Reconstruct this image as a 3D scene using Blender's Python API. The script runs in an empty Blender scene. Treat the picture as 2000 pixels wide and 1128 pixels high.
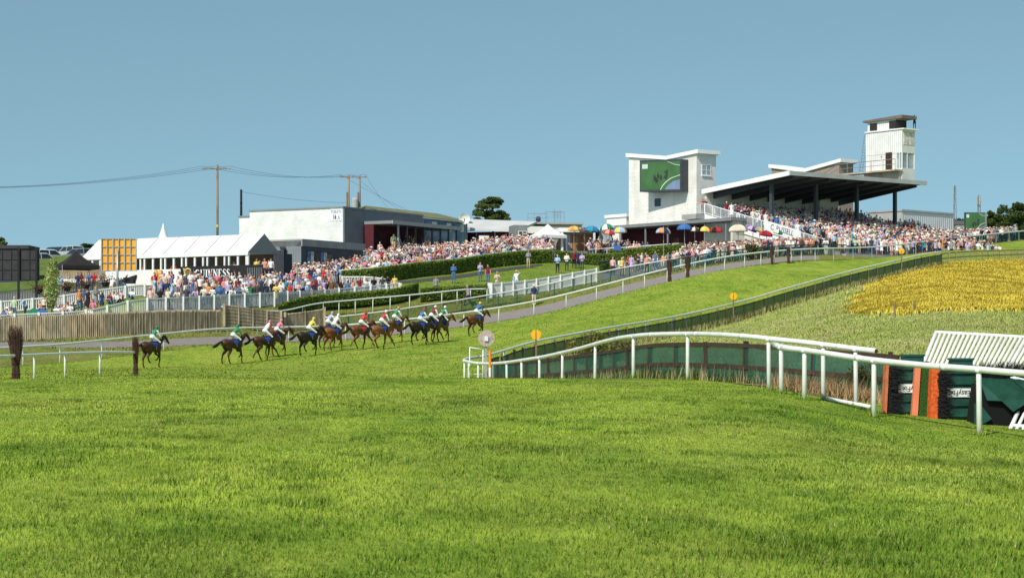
import bpy, math, random
import numpy as np
from mathutils import Vector, Matrix, Quaternion
random.seed(7); RNG = np.random.default_rng(11)
SC = bpy.context.scene
COL = SC.collection
F, CX, HY = 3889.0, 1000.0, 672.0       # focal length in photo pixels, principal column, eye-level row
PI = math.pi

# ------------------------------------------------------------------ materials
MATS = {}
def mat(name, col, rough=0.7, var=0.12, scale=3.0, bump=0.0, spec=0.3, metal=0.0, trans=0.0, stretch=(1, 1, 1), col2=None, space='Object', emit=0.0, detail=4):
    if name in MATS: return MATS[name]
    m = bpy.data.materials.new(name); m.use_nodes = True
    nt = m.node_tree; b = nt.nodes['Principled BSDF']
    b.inputs['Roughness'].default_value = rough
    b.inputs['Metallic'].default_value = metal
    b.inputs['Specular IOR Level'].default_value = spec
    c = (*col, 1)
    if var > 0 or bump > 0 or col2:
        tc = nt.nodes.new('ShaderNodeTexCoord'); mp = nt.nodes.new('ShaderNodeMapping')
        mp.inputs['Scale'].default_value = stretch
        nt.links.new(tc.outputs[space], mp.inputs['Vector'])
        nz = nt.nodes.new('ShaderNodeTexNoise'); nz.inputs['Scale'].default_value = scale; nz.inputs['Detail'].default_value = detail
        nt.links.new(mp.outputs[0], nz.inputs['Vector'])
        rp = nt.nodes.new('ShaderNodeValToRGB')
        rp.color_ramp.elements[0].position = 0.3; rp.color_ramp.elements[1].position = 0.7
        lo = col2 if col2 else tuple(max(0, v * (1 - var)) for v in col)
        hi = col if col2 else tuple(min(1, v * (1 + var)) for v in col)
        rp.color_ramp.elements[0].color = (*lo, 1); rp.color_ramp.elements[1].color = (*hi, 1)
        nt.links.new(nz.outputs['Fac'], rp.inputs['Fac'])
        nt.links.new(rp.outputs['Color'], b.inputs['Base Color'])
        if bump > 0:
            bp = nt.nodes.new('ShaderNodeBump'); bp.inputs['Strength'].default_value = bump; bp.inputs['Distance'].default_value = 0.05
            nt.links.new(nz.outputs['Fac'], bp.inputs['Height']); nt.links.new(bp.outputs[0], b.inputs['Normal'])
    else:
        b.inputs['Base Color'].default_value = c
    if emit > 0:
        b.inputs['Emission Color'].default_value = c; b.inputs['Emission Strength'].default_value = emit
    if trans > 0:
        out = nt.nodes['Material Output']
        tl = nt.nodes.new('ShaderNodeBsdfTranslucent'); mx = nt.nodes.new('ShaderNodeMixShader')
        mx.inputs[0].default_value = trans
        src = b.inputs['Base Color'].links
        if src: nt.links.new(src[0].from_socket, tl.inputs['Color'])
        else: tl.inputs['Color'].default_value = c
        nt.links.new(b.outputs[0], mx.inputs[1]); nt.links.new(tl.outputs[0], mx.inputs[2])
        nt.links.new(mx.outputs[0], out.inputs['Surface'])
    MATS[name] = m
    return m

def attr_mat(name, rough=0.8, trans=0.0, attr='Col', spec=0.2):
    if name in MATS: return MATS[name]
    m = bpy.data.materials.new(name); m.use_nodes = True
    nt = m.node_tree; b = nt.nodes['Principled BSDF']; b.inputs['Roughness'].default_value = rough
    b.inputs['Specular IOR Level'].default_value = spec
    a = nt.nodes.new('ShaderNodeAttribute'); a.attribute_name = attr
    nt.links.new(a.outputs['Color'], b.inputs['Base Color'])
    if trans > 0:
        tl = nt.nodes.new('ShaderNodeBsdfTranslucent'); mx = nt.nodes.new('ShaderNodeMixShader'); mx.inputs[0].default_value = trans
        nt.links.new(a.outputs['Color'], tl.inputs['Color'])
        nt.links.new(b.outputs[0], mx.inputs[1]); nt.links.new(tl.outputs[0], mx.inputs[2])
        nt.links.new(mx.outputs[0], nt.nodes['Material Output'].inputs['Surface'])
    MATS[name] = m
    return m

def brick_mat(name, c1, c2, mortar, bw, bh, rough=0.85, bump=0.4, space='Object', vec=None):
    """block work laid out on the surface's own UV-less coordinates: horizontal run along dir, courses in z"""
    if name in MATS: return MATS[name]
    m = bpy.data.materials.new(name); m.use_nodes = True
    nt = m.node_tree; b = nt.nodes['Principled BSDF']; b.inputs['Roughness'].default_value = rough
    g = nt.nodes.new('ShaderNodeNewGeometry'); dp = nt.nodes.new('ShaderNodeVectorMath'); dp.operation = 'DOT_PRODUCT'
    dp.inputs[1].default_value = vec
    nt.links.new(g.outputs['Position'], dp.inputs[0])
    sx = nt.nodes.new('ShaderNodeSeparateXYZ'); nt.links.new(g.outputs['Position'], sx.inputs[0])
    cb = nt.nodes.new('ShaderNodeCombineXYZ')
    nt.links.new(dp.outputs['Value'], cb.inputs[0]); nt.links.new(sx.outputs[2], cb.inputs[1])
    br = nt.nodes.new('ShaderNodeTexBrick')
    br.inputs['Scale'].default_value = 1.0; br.inputs['Brick Width'].default_value = bw; br.inputs['Row Height'].default_value = bh
    br.inputs['Mortar Size'].default_value = 0.012; br.inputs['Color1'].default_value = (*c1, 1); br.inputs['Color2'].default_value = (*c2, 1)
    br.inputs['Mortar'].default_value = (*mortar, 1)
    nt.links.new(cb.outputs[0], br.inputs['Vector'])
    nz = nt.nodes.new('ShaderNodeTexNoise'); nz.inputs['Scale'].default_value = 0.7; nz.inputs['Detail'].default_value = 5
    nt.links.new(g.outputs['Position'], nz.inputs['Vector'])
    mr = nt.nodes.new('ShaderNodeMapRange'); mr.inputs[1].default_value = 0.3; mr.inputs[2].default_value = 0.7; mr.inputs[3].default_value = 0.86; mr.inputs[4].default_value = 1.06
    nt.links.new(nz.outputs['Fac'], mr.inputs[0])
    mx = nt.nodes.new('ShaderNodeVectorMath'); mx.operation = 'SCALE'
    nt.links.new(br.outputs['Color'], mx.inputs[0]); nt.links.new(mr.outputs[0], mx.inputs['Scale'])
    nt.links.new(mx.outputs[0], b.inputs['Base Color'])
    bp = nt.nodes.new('ShaderNodeBump'); bp.inputs['Strength'].default_value = bump; bp.inputs['Distance'].default_value = 0.02
    bp.invert = True
    nt.links.new(br.outputs['Fac'], bp.inputs['Height']); nt.links.new(bp.outputs[0], b.inputs['Normal'])
    MATS[name] = m
    return m

def rib_mat(name, col, vec, pitch, rough=0.5, amt=0.25, dirt=None):
    """vertical ribbed sheet: ribs as bump plus a thin darker line in each groove"""
    if name in MATS: return MATS[name]
    m = bpy.data.materials.new(name); m.use_nodes = True
    nt = m.node_tree; b = nt.nodes['Principled BSDF']; b.inputs['Roughness'].default_value = rough
    g = nt.nodes.new('ShaderNodeNewGeometry'); dp = nt.nodes.new('ShaderNodeVectorMath'); dp.operation = 'DOT_PRODUCT'
    dp.inputs[1].default_value = vec
    nt.links.new(g.outputs['Position'], dp.inputs[0])
    mu = nt.nodes.new('ShaderNodeMath'); mu.operation = 'MULTIPLY'; mu.inputs[1].default_value = 2 * PI / pitch
    nt.links.new(dp.outputs['Value'], mu.inputs[0])
    sn = nt.nodes.new('ShaderNodeMath'); sn.operation = 'SINE'; nt.links.new(mu.outputs[0], sn.inputs[0])
    mr = nt.nodes.new('ShaderNodeMapRange'); mr.inputs[1].default_value = -1; mr.inputs[2].default_value = -0.6
    mr.inputs[3].default_value = 1 - amt; mr.inputs[4].default_value = 1
    nt.links.new(sn.outputs[0], mr.inputs[0])
    nz = nt.nodes.new('ShaderNodeTexNoise'); nz.inputs['Scale'].default_value = 0.9; nz.inputs['Detail'].default_value = 5
    nt.links.new(g.outputs['Position'], nz.inputs['Vector'])
    rp = nt.nodes.new('ShaderNodeValToRGB'); rp.color_ramp.elements[0].position = 0.3; rp.color_ramp.elements[1].position = 0.65
    rp.color_ramp.elements[0].color = (*(dirt or tuple(v * 0.8 for v in col)), 1); rp.color_ramp.elements[1].color = (*col, 1)
    nt.links.new(nz.outputs['Fac'], rp.inputs['Fac'])
    mx = nt.nodes.new('ShaderNodeVectorMath'); mx.operation = 'SCALE'
    nt.links.new(rp.outputs['Color'], mx.inputs[0]); nt.links.new(mr.outputs[0], mx.inputs['Scale'])
    nt.links.new(mx.outputs[0], b.inputs['Base Color'])
    bp = nt.nodes.new('ShaderNodeBump'); bp.inputs['Strength'].default_value = 0.5; bp.inputs['Distance'].default_value = 0.03
    nt.links.new(sn.outputs[0], bp.inputs['Height']); nt.links.new(bp.outputs[0], b.inputs['Normal'])
    MATS[name] = m
    return m

# ------------------------------------------------------------------ object helpers
def tag(o, label=None, cat=None, group=None, kind=None):
    if label: o['label'] = label
    if cat: o['category'] = cat
    if group: o['group'] = group
    if kind: o['kind'] = kind
    return o
def empty(name, loc, label, cat, group=None):
    o = bpy.data.objects.new(name, None); COL.objects.link(o); o.location = loc; o.empty_display_size = 0.2
    return tag(o, label, cat, group)
def wloc(o):
    v = Vector(o.location)
    while o.parent: o = o.parent; v = v + Vector(o.location)
    return v

class MB:
    """collects shapes in world (or given) coordinates; build() links them as one mesh object"""
    def __init__(s): s.v = []; s.f = []; s.m = []
    def add(s, vs, fs, mi=0):
        k = len(s.v); s.v += [tuple(v) for v in vs]
        for f in fs: s.f.append([k + i for i in f]); s.m.append(mi)
    def hexa(s, p, mi=0):      # p: 4 bottom corners (ccw from above), 4 top corners
        s.add(p, [(3, 2, 1, 0), (4, 5, 6, 7), (0, 1, 5, 4), (1, 2, 6, 5), (2, 3, 7, 6), (3, 0, 4, 7)], mi)
    def box(s, c, size, ax=None, ay=None, az=None, mi=0):
        ax = Vector(ax) if ax else Vector((1, 0, 0)); ay = Vector(ay) if ay else Vector((0, 1, 0)); az = Vector(az) if az else Vector((0, 0, 1))
        c = Vector(c); x, y, z = ax * size[0] / 2, ay * size[1] / 2, az * size[2] / 2
        s.hexa([c - x - y - z, c + x - y - z, c + x + y - z, c - x + y - z, c - x - y + z, c + x - y + z, c + x + y + z, c - x + y + z], mi)
    def bar(s, a, b, w, h=None, mi=0, up=(0, 0, 1)):
        a, b = Vector(a), Vector(b); d = (b - a); L = d.length; d = d / max(L, 1e-9)
        up = Vector(up)
        if abs(d.dot(up)) > 0.98: up = Vector((0, 1, 0))
        sd = d.cross(up).normalized(); up = sd.cross(d).normalized()
        s.box((a + b) / 2, (L, w, h or w), d, sd, up, mi)
    def prism(s, poly, z0, z1, mi=0):
        n = len(poly)
        s.add([(p[0], p[1], z0) for p in poly] + [(p[0], p[1], z1) for p in poly],
              [tuple(range(n - 1, -1, -1)), tuple(range(n, 2 * n))] + [(i, (i + 1) % n, n + (i + 1) % n, n + i) for i in range(n)], mi)
    def extr(s, poly3, d, mi=0):
        n = len(poly3); d = Vector(d); P = [Vector(p) for p in poly3]
        s.add(P + [p + d for p in P], [tuple(range(n - 1, -1, -1)), tuple(range(n, 2 * n))] + [(i, (i + 1) % n, n + (i + 1) % n, n + i) for i in range(n)], mi)
    def loft(s, path, rad, n=8, mi=0, side=None, caps=True, closed=False):
        """tube through path; rad: list of r or (r_side, r_up)"""
        P = [Vector(p) for p in path]; R = [(r, r) if not isinstance(r, (tuple, list)) else r for r in (rad if isinstance(rad, (list, tuple)) else [rad] * len(P))]
        sd = None; rings = []
        for i, p in enumerate(P):
            if closed: t = P[(i + 1) % len(P)] - P[i - 1]
            else: t = P[min(i + 1, len(P) - 1)] - P[max(i - 1, 0)]
            t.normalize()
            if sd is None:
                ref = Vector(side) if side else (Vector((0, 0, 1)).cross(t) if abs(t.z) < 0.95 else Vector((1, 0, 0)))
                sd = ref
            sd = (sd - t * sd.dot(t)).normalized(); up = t.cross(sd)
            rings.append([p + sd * (R[i][0] * math.cos(2 * PI * k / n)) + up * (R[i][1] * math.sin(2 * PI * k / n)) for k in range(n)])
        vs = [v for r in rings for v in r]; fs = []; m = len(P)
        for i in range(m if closed else m - 1):
            j = (i + 1) % m
            for k in range(n): fs.append((i * n + k, i * n + (k + 1) % n, j * n + (k + 1) % n, j * n + k))
        if caps and not closed: fs += [tuple(range(n - 1, -1, -1)), tuple(range((m - 1) * n, m * n))]
        s.add(vs, fs, mi)
    def ball(s, c, r, n=8, m=5, mi=0):
        r = (r, r, r) if not isinstance(r, (tuple, list)) else r
        vs = [(c[0], c[1], c[2] - r[2])]
        for j in range(1, m):
            a = -PI / 2 + PI * j / m
            for k in range(n): vs.append((c[0] + r[0] * math.cos(a) * math.cos(2 * PI * k / n), c[1] + r[1] * math.cos(a) * math.sin(2 * PI * k / n), c[2] + r[2] * math.sin(a)))
        vs.append((c[0], c[1], c[2] + r[2])); fs = []
        for k in range(n): fs.append((0, 1 + (k + 1) % n, 1 + k))
        for j in range(m - 2):
            for k in range(n): fs.append((1 + j * n + k, 1 + j * n + (k + 1) % n, 1 + (j + 1) * n + (k + 1) % n, 1 + (j + 1) * n + k))
        t = len(vs) - 1
        for k in range(n): fs.append((t, 1 + (m - 2) * n + k, 1 + (m - 2) * n + (k + 1) % n))
        s.add(vs, fs, mi)
    def mesh(s, name, mats, off=Vector((0, 0, 0)), smooth=False):
        me = bpy.data.meshes.new(name)
        o = Vector(off)
        me.from_pydata([(v[0] - o.x, v[1] - o.y, v[2] - o.z) for v in s.v], [], s.f)
        for m in (mats if isinstance(mats, (list, tuple)) else [mats]): me.materials.append(m)
        me.polygons.foreach_set('material_index', s.m)
        if smooth: me.polygons.foreach_set('use_smooth', [True] * len(s.f))
        me.update()
        return me
    def build(s, name, mats, parent=None, smooth=False, label=None, cat=None, group=None, kind=None, loc=None):
        if parent is not None: off = wloc(parent); pos = Vector((0, 0, 0))
        elif loc is not None: off = Vector(loc); pos = off
        else:
            a = np.array(s.v); off = Vector((float(a[:, 0].mean()), float(a[:, 1].mean()), float(a[:, 2].min()))); pos = off
        o = bpy.data.objects.new(name, s.mesh(name, mats, off, smooth)); COL.objects.link(o)
        o.location = pos
        if parent is not None: o.parent = parent
        return tag(o, label, cat, group, kind)

def part(name, me, parent, loc, rz=0, scale=None):
    o = bpy.data.objects.new(name, me); COL.objects.link(o); o.parent = parent; o.location = loc
    if rz: o.rotation_euler = (0, 0, rz)
    if scale: o.scale = scale
    return o
def copy_tree(o, parent=None):
    c = o.copy(); COL.objects.link(c)
    if parent is not None: c.parent = parent
    for ch in list(o.children): copy_tree(ch, c)
    return c

def np_mesh(name, V, Q, colors=None, mats=None, tri=False, smooth=False, matidx=None):
    """mesh from numpy verts (n,3) and faces (m,k)"""
    me = bpy.data.meshes.new(name)
    k = Q.shape[1]
    me.vertices.add(len(V)); me.vertices.foreach_set('co', V.astype(np.float32).ravel())
    me.loops.add(Q.size); me.loops.foreach_set('vertex_index', Q.astype(np.int32).ravel())
    me.polygons.add(len(Q)); me.polygons.foreach_set('loop_start', np.arange(0, Q.size, k, dtype=np.int32))
    if smooth: me.polygons.foreach_set('use_smooth', np.ones(len(Q), bool))
    if matidx is not None: me.polygons.foreach_set('material_index', matidx.astype(np.int32))
    if colors is not None:
        ca = me.color_attributes.new('Col', 'FLOAT_COLOR', 'POINT')
        ca.data.foreach_set('color', np.concatenate([colors, np.ones((len(V), 1))], 1).astype(np.float32).ravel())
    for m in (mats or []): me.materials.append(m)
    me.update(calc_edges=True)
    return me
def link_np(name, me, parent=None, **kw):
    o = bpy.data.objects.new(name, me); COL.objects.link(o)
    if parent is not None: o.parent = parent; o.location = -wloc(parent)
    return tag(o, **kw)

# ------------------------------------------------------------------ interpolation and terrain
def pchip(xk, yk, x):
    xk = np.asarray(xk, float); yk = np.asarray(yk, float); x = np.asarray(x, float)
    h = np.diff(xk); d = np.diff(yk) / h; m = np.zeros_like(yk)
    if len(xk) > 2:
        w1 = 2 * h[1:] + h[:-1]; w2 = h[1:] + 2 * h[:-1]
        ok = d[:-1] * d[1:] > 0
        with np.errstate(divide='ignore', invalid='ignore'):
            mm = (w1 + w2) / (w1 / d[:-1] + w2 / d[1:])
        m[1:-1] = np.where(ok, mm, 0)
    m[0] = d[0]; m[-1] = d[-1]
    i = np.clip(np.searchsorted(xk, x) - 1, 0, len(h) - 1)
    t = np.clip((x - xk[i]) / h[i], 0, 1)
    return (yk[i] * (2 * t**3 - 3 * t**2 + 1) + h[i] * m[i] * (t**3 - 2 * t**2 + t) + yk[i + 1] * (-2 * t**3 + 3 * t**2) + h[i + 1 - 1] * m[i + 1] * (t**3 - t**2))
def zy(D, y): return (HY - y) / F * D

# each row of the ground: knots (column, distance, height); built from where feet and posts meet the ground
def rowY(*k): return [(p, D, zy(D, y)) for p, D, y in k]
ROWS = [
 [(0, 3, -1.72), (2000, 3, -1.74)],
 [(0, 14, -1.66), (1000, 14, -1.66), (2000, 14, -1.74)],
 [(0, 28, -1.36), (1000, 28, -1.34), (1500, 29, -1.42), (1800, 32, -1.66), (2000, 33, -1.74)],
 [(0, 50, -.90), (400, 50, -.88), (930, 50, -.87), (1237, 50, -.87), (1343, 49, -.885), (1502, 44, -1.01), (1608, 42.8, -1.2), (1700, 41.5, -1.36), (1850, 40, -1.5), (2000, 39, -1.62)],
 [(0, 72, -1.65), (780, 72, -1.72), (930, 76, -1.95), (1050, 68, -1.6), (1165, 62, -1.25), (1300, 58, -1.0), (1440, 54, -1.0), (1560, 52, -1.0), (2000, 52, -.92)],
 [(0, 97, -1.55), (200, 97, -1.5), (435, 101, -1.65), (640, 102, -1.65), (780, 100, -1.72), (930, 89, -1.72), (1050, 101, -1.0), (1165, 114, -.3), (1300, 129, .55), (1440, 144, 1.9), (1560, 154, 3.45), (1700, 167, 5.4), (1850, 184, 7.5), (2000, 206, 8.9)],
 [(0, 112, -1.55), (200, 121, -1.52), (300, 127, -1.5), (435, 132, -1.37), (640, 139, -.65), (780, 142, -.15), (930, 151, .5), (1050, 152, 1.6), (1165, 154, 2.55), (1300, 157, 3.7), (1440, 164, 4.9), (1560, 172, 6.0), (1700, 184, 7.1), (1850, 201, 9.0), (2000, 222, 10.8)],
 [(0, 119, -1.4), (100, 125, -1.2), (200, 131, -.88), (300, 137, -.5), (435, 145, 0.0), (640, 153.5, .25), (780, 157, .75), (930, 161.5, 1.55), (1050, 165, 2.45), (1165, 167.5, 3.7), (1300, 171, 5.3), (1440, 177.5, 6.8), (1560, 185, 7.65), (1700, 197, 8.45), (1850, 214, 10.2), (2000, 238, 12.4)],
 rowY((0, 129, 676), (200, 136, 678), (435, 146, 671), (640, 154.3, 664.5), (780, 158, 652), (930, 162.3, 633.5), (1050, 165.8, 614), (1165, 168.3, 586), (1300, 171.8, 551.5), (1440, 178.3, 523), (1560, 185.8, 507.5)) + [(1700, 197.8, 8.5), (1850, 214.8, 10.25), (2000, 238.8, 12.45)],
 rowY((0, 133, 668), (200, 139.5, 667), (435, 150, 657), (640, 159, 653), (780, 164, 640), (930, 168, 618), (1050, 172, 598), (1165, 175, 570), (1300, 178, 538), (1440, 184, 512), (1560, 191, 500), (1700, 203, 500)) + [(1850, 221, 10.6), (2000, 245, 12.8)],
 rowY((0, 140, 666), (200, 143.5, 656), (435, 152, 648), (550, 157, 651), (640, 160.3, 647), (780, 165, 630), (930, 171, 606), (1050, 175, 584), (1165, 178.5, 557), (1300, 182, 532), (1440, 187, 510), (1560, 194, 499), (1700, 206, 497), (1850, 224, 482)) + [(2000, 248, 13.0)],
 rowY((0, 141.3, 660), (200, 144.7, 646), (435, 153.5, 632), (540, 158.5, 620), (640, 162.6, 618), (780, 167.3, 605), (930, 172, 589), (1050, 177.5, 572), (1165, 181, 551), (1300, 188, 530), (1440, 192, 508.5), (1560, 198, 498), (1700, 209, 496), (1850, 227, 481)) + [(2000, 251, 13.1)],
 rowY((0, 143, 645), (160, 145.3, 636), (220, 146.8, 624), (264, 148, 613), (350, 151, 608), (435, 155, 603), (540, 160, 597), (640, 166, 591), (780, 171.5, 578), (850, 174, 575), (930, 175.5, 577), (1050, 179.5, 567), (1165, 183, 548), (1300, 190, 528), (1440, 195, 507.5), (1560, 201, 497), (1700, 212, 495), (1850, 230, 480)) + [(2000, 254, 13.3)],
 rowY((0, 154, 612), (100, 154.5, 603), (157, 155, 595), (200, 155.6, 588), (285, 157, 578), (435, 166, 576), (540, 171, 570), (640, 177, 562), (747, 182, 549), (820, 188, 540), (892, 194, 532.5), (960, 200, 522), (1025, 205, 515), (1077, 208, 512), (1165, 210, 518), (1300, 213, 504), (1440, 212, 497), (1560, 214, 488), (1700, 222, 486), (1850, 240, 474)) + [(2000, 265, 13.8)],
 rowY((0, 176, 575), (200, 178, 562), (435, 180, 556), (540, 195, 544), (640, 210, 530), (747, 220, 505), (892, 222, 501), (1025, 224, 489), (1165, 227, 484), (1300, 231, 480), (1440, 226, 484), (1560, 230, 484), (1700, 234, 482), (1850, 252, 470)) + [(2000, 280, 14.6)],
 rowY((0, 240, 503), (100, 240, 500), (200, 240, 500), (435, 260, 500), (640, 280, 480), (892, 290, 475), (1165, 300, 476), (1440, 300, 478), (1700, 300, 478), (1850, 320, 466), (2000, 350, 462)),
 [(0, 500, 12), (1400, 500, 16), (1750, 500, 24), (1860, 520, 27.5), (2000, 520, 28)],
 [(0, 1200, -10), (2000, 1200, -10)],
 [(0, 6000, -60), (2000, 6000, -60)],
]
NR = len(ROWS)
def row_eval(k, px):
    r = ROWS[k]; xs = [a[0] for a in r]
    px = np.clip(np.asarray(px, float), xs[0], xs[-1])
    return pchip(xs, [a[1] for a in r], px), pchip(xs, [a[2] for a in r], px)
# lookup table
TPX = np.arange(-2400, 4401, 8.0)
TD = np.concatenate([np.arange(3, 60, 1.0), np.arange(60, 300, 0.5), np.arange(300, 600, 5.0), np.arange(600, 6001, 100.0)])
_DK = np.stack([row_eval(k, TPX)[0] for k in range(NR)]); _ZK = np.stack([row_eval(k, TPX)[1] for k in range(NR)])
TT = np.stack([pchip(_DK[:, i], _ZK[:, i], TD) for i in range(len(TPX))])
def hz(X, Y):
    X = np.asarray(X, float); Y = np.maximum(np.asarray(Y, float), 3.0)
    px = np.clip(CX + F * X / Y, TPX[0], TPX[-1] - 1)
    i = np.clip(((px - TPX[0]) / 8).astype(int), 0, len(TPX) - 2); a = (px - TPX[0]) / 8 - i
    j = np.clip(np.searchsorted(TD, Y, side='right') - 1, 0, len(TD) - 2); b = np.clip((Y - TD[j]) / (TD[j + 1] - TD[j]), 0, 1)
    return (TT[i, j] * (1 - a) * (1 - b) + TT[i + 1, j] * a * (1 - b) + TT[i, j + 1] * (1 - a) * b + TT[i + 1, j + 1] * a * b)
def H(x, y): return float(hz(x, y))
def G(px, D, h=0.0):
    x = (px - CX) / F * D
    return Vector((x, D, H(x, D) + h))
def P(px, py, D): return Vector(((px - CX) / F * D, D, (HY - py) / F * D))
def proj(v): return (CX + F * v[0] / v[1], HY - F * v[2] / v[1])

def gpath(knots, h=0.0, step=1.0):
    """knots (px, D): a line on the ground, sampled about every step metres"""
    pts = [((p - CX) / F * D, D) for p, D in knots]
    d = np.concatenate([[0], np.cumsum([math.dist(a, b) for a, b in zip(pts, pts[1:])])])
    n = max(2, int(d[-1] / step) + 1); s = np.linspace(0, d[-1], n)
    X = pchip(d, [p[0] for p in pts], s); Y = pchip(d, [p[1] for p in pts], s)
    Z = hz(X, Y) + h
    return [Vector((a, b, c)) for a, b, c in zip(X, Y, Z)]
def smooth_z(path, it=6):
    z = np.array([p.z for p in path])
    for _ in range(it):
        z[1:-1] = (z[:-2] + 2 * z[1:-1] + z[2:]) / 4
    return [Vector((p.x, p.y, float(c))) for p, c in zip(path, z)]
def along(path, pxs):
    """points of path where it passes the given photo columns (in path order)"""
    out = []; c = [CX + F * p.x / p.y for p in path]; k = 0
    for t in pxs:
        for i in range(k, len(c) - 1):
            if (c[i] - t) * (c[i + 1] - t) <= 0 and c[i] != c[i + 1]:
                f = (t - c[i]) / (c[i + 1] - c[i]); out.append(path[i].lerp(path[i + 1], f)); k = i; break
    return out
def every(path, step, start=0.0):
    out = []; acc = start
    for a, b in zip(path, path[1:]):
        L = (b - a).length
        while acc <= L: out.append(a.lerp(b, acc / L)); acc += step
        acc -= L
    return out
# ------------------------------------------------------------------ ground: one sheet split by what covers it
def grass_mat(name, dark, light, dry, sc=1.0):
    m = bpy.data.materials.new(name); m.use_nodes = True; MATS[name] = m
    nt = m.node_tree; b = nt.nodes['Principled BSDF']; b.inputs['Roughness'].default_value = 0.95; b.inputs['Specular IOR Level'].default_value = 0.1
    g = nt.nodes.new('ShaderNodeNewGeometry')
    def noise(scale, detail, stretch):
        mp = nt.nodes.new('ShaderNodeMapping'); mp.inputs['Scale'].default_value = stretch
        nt.links.new(g.outputs['Position'], mp.inputs['Vector'])
        n = nt.nodes.new('ShaderNodeTexNoise'); n.inputs['Scale'].default_value = scale; n.inputs['Detail'].default_value = detail
        nt.links.new(mp.outputs[0], n.inputs['Vector']); return n.outputs['Fac']
    fine = noise(5.0 * sc, 6, (1, .45, .3)); big = noise(.22 * sc, 5, (1, .8, .3)); mid = noise(1.1 * sc, 5, (1, .5, .3))
    def ramp(fac, a, bcol, p0, p1):
        r = nt.nodes.new('ShaderNodeValToRGB'); r.color_ramp.elements[0].position = p0; r.color_ramp.elements[1].position = p1
        r.color_ramp.elements[0].color = (*a, 1); r.color_ramp.elements[1].color = (*bcol, 1); nt.links.new(fac, r.inputs['Fac']); return r.outputs['Color']
    def mix(f, a, bb):
        x = nt.nodes.new('ShaderNodeMix'); x.data_type = 'RGBA'
        if isinstance(f, float): x.inputs[0].default_value = f
        else: nt.links.new(f, x.inputs[0])
        nt.links.new(a, x.inputs[6]); nt.links.new(bb, x.inputs[7]); return x.outputs[2]
    c1 = ramp(fine, dark, light, .35, .65)
    c2 = ramp(mid, dark, light, .4, .62)
    c = mix(.5, c1, c2)
    fb = ramp(big, (0, 0, 0), (1, 1, 1), .42, .68)
    dr = ramp(fine, tuple(v * .8 for v in dry), dry, .3, .7)
    sc_ = nt.nodes.new('ShaderNodeMath'); sc_.operation = 'MULTIPLY'; sc_.inputs[1].default_value = .55
    nt.links.new(fb, sc_.inputs[0])
    c = mix(sc_.outputs[0], c, dr)
    nt.links.new(c, b.inputs['Base Color'])
    bp = nt.nodes.new('ShaderNodeBump'); bp.inputs['Strength'].default_value = .9; bp.inputs['Distance'].default_value = .12
    nt.links.new(fine, bp.inputs['Height']); nt.links.new(bp.outputs[0], b.inputs['Normal'])
    return m
M_TURF = grass_mat('turf', (.12, .205, .018), (.275, .355, .04), (.39, .42, .07))
M_LAWN = grass_mat('lawn', (.10, .17, .02), (.20, .27, .035), (.27, .29, .06))
M_VERGE = grass_mat('verge', (.10, .13, .025), (.22, .23, .05), (.30, .26, .09))
M_ROUGH = grass_mat('rough_ground', (.20, .27, .05), (.37, .42, .10), (.50, .44, .19))
M_CROPG = grass_mat('crop_ground', (.48, .36, .03), (.70, .52, .05), (.74, .54, .06))
M_HILL = grass_mat('far_grass', (.07, .12, .02), (.14, .19, .04), (.2, .2, .07), .3)
M_ROAD = mat('asphalt', (.27, .235, .215), .9, .1, 2.5, .15, space='Object', col2=(.21, .185, .17))
M_PAVE = mat('terrace_tarmac', (.16, .155, .15), .9, .15, .8, .1)
M_PATH = mat('dark_path', (.065, .06, .06), .9, .2, 1.5, .1)

# loop of running rail and mesh fence round the rough infield (column, distance)
RAIL_B = [(1711, 41.5), (1672, 42), (1608, 42.8), (1502, 44), (1420, 46), (1343, 49), (1237, 53), (1177, 57), (1131, 61), (1098, 64), (1052, 68), (1002, 73), (979, 76), (946, 79.5), (920, 82), (906, 85), (914, 87.5), (936, 89.5)]
RAIL_C = [(936, 89.5), (979, 94.5), (1048, 102), (1111, 108), (1177, 115), (1243, 122.5), (1309, 130), (1375, 137), (1441, 144), (1500, 149), (1571, 155), (1642, 161.5), (1691, 166), (1748, 171.5), (1803, 178), (1840, 182.5)]
FENCE_FAR = [(1840, 182.5), (1900, 190), (1960, 199), (2060, 214), (2300, 250)]
def XYp(p, D): return ((p - CX) / F * D, D)
LOOP = [XYp(2300, 36), XYp(1900, 40.5)] + [XYp(p, D) for p, D in RAIL_B + RAIL_C[1:] + FENCE_FAR[1:]] + [XYp(2600, 250), XYp(2600, 36)]
LOOP = np.array(LOOP)
FB = [(1755, 45.8), (1700, 46.6), (1640, 47.2), (1560, 48), (1497, 48.6), (1420, 50.5), (1343, 53), (1250, 57), (1195, 61), (1150, 65), (1111, 68.5), (1062, 73), (1016, 78), (985, 82), (958, 86), (960, 90), (975, 92)]
FC = [(978, 93), (1012, 98), (1048, 101), (1111, 107), (1177, 114), (1243, 121), (1309, 128.5), (1375, 135.5), (1441, 142.3), (1500, 147.2), (1571, 153), (1642, 159.5), (1691, 164), (1748, 169.5), (1803, 176), (1840, 180.5)]
INFIELD = np.array([XYp(2300, 40), XYp(1900, 44)] + [XYp(p, D) for p, D in FB + FC + FENCE_FAR[1:]] + [XYp(2600, 250), XYp(2600, 40)])
def inside(poly, x, y):
    x = np.asarray(x); y = np.asarray(y); r = np.zeros(x.shape, bool); n = len(poly)
    for i in range(n):
        x1, y1 = poly[i]; x2, y2 = poly[(i + 1) % n]
        c = ((y1 > y) != (y2 > y)) & (x < (x2 - x1) * (y - y1) / (y2 - y1 + 1e-12) + x1)
        r ^= c
    return r
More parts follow.
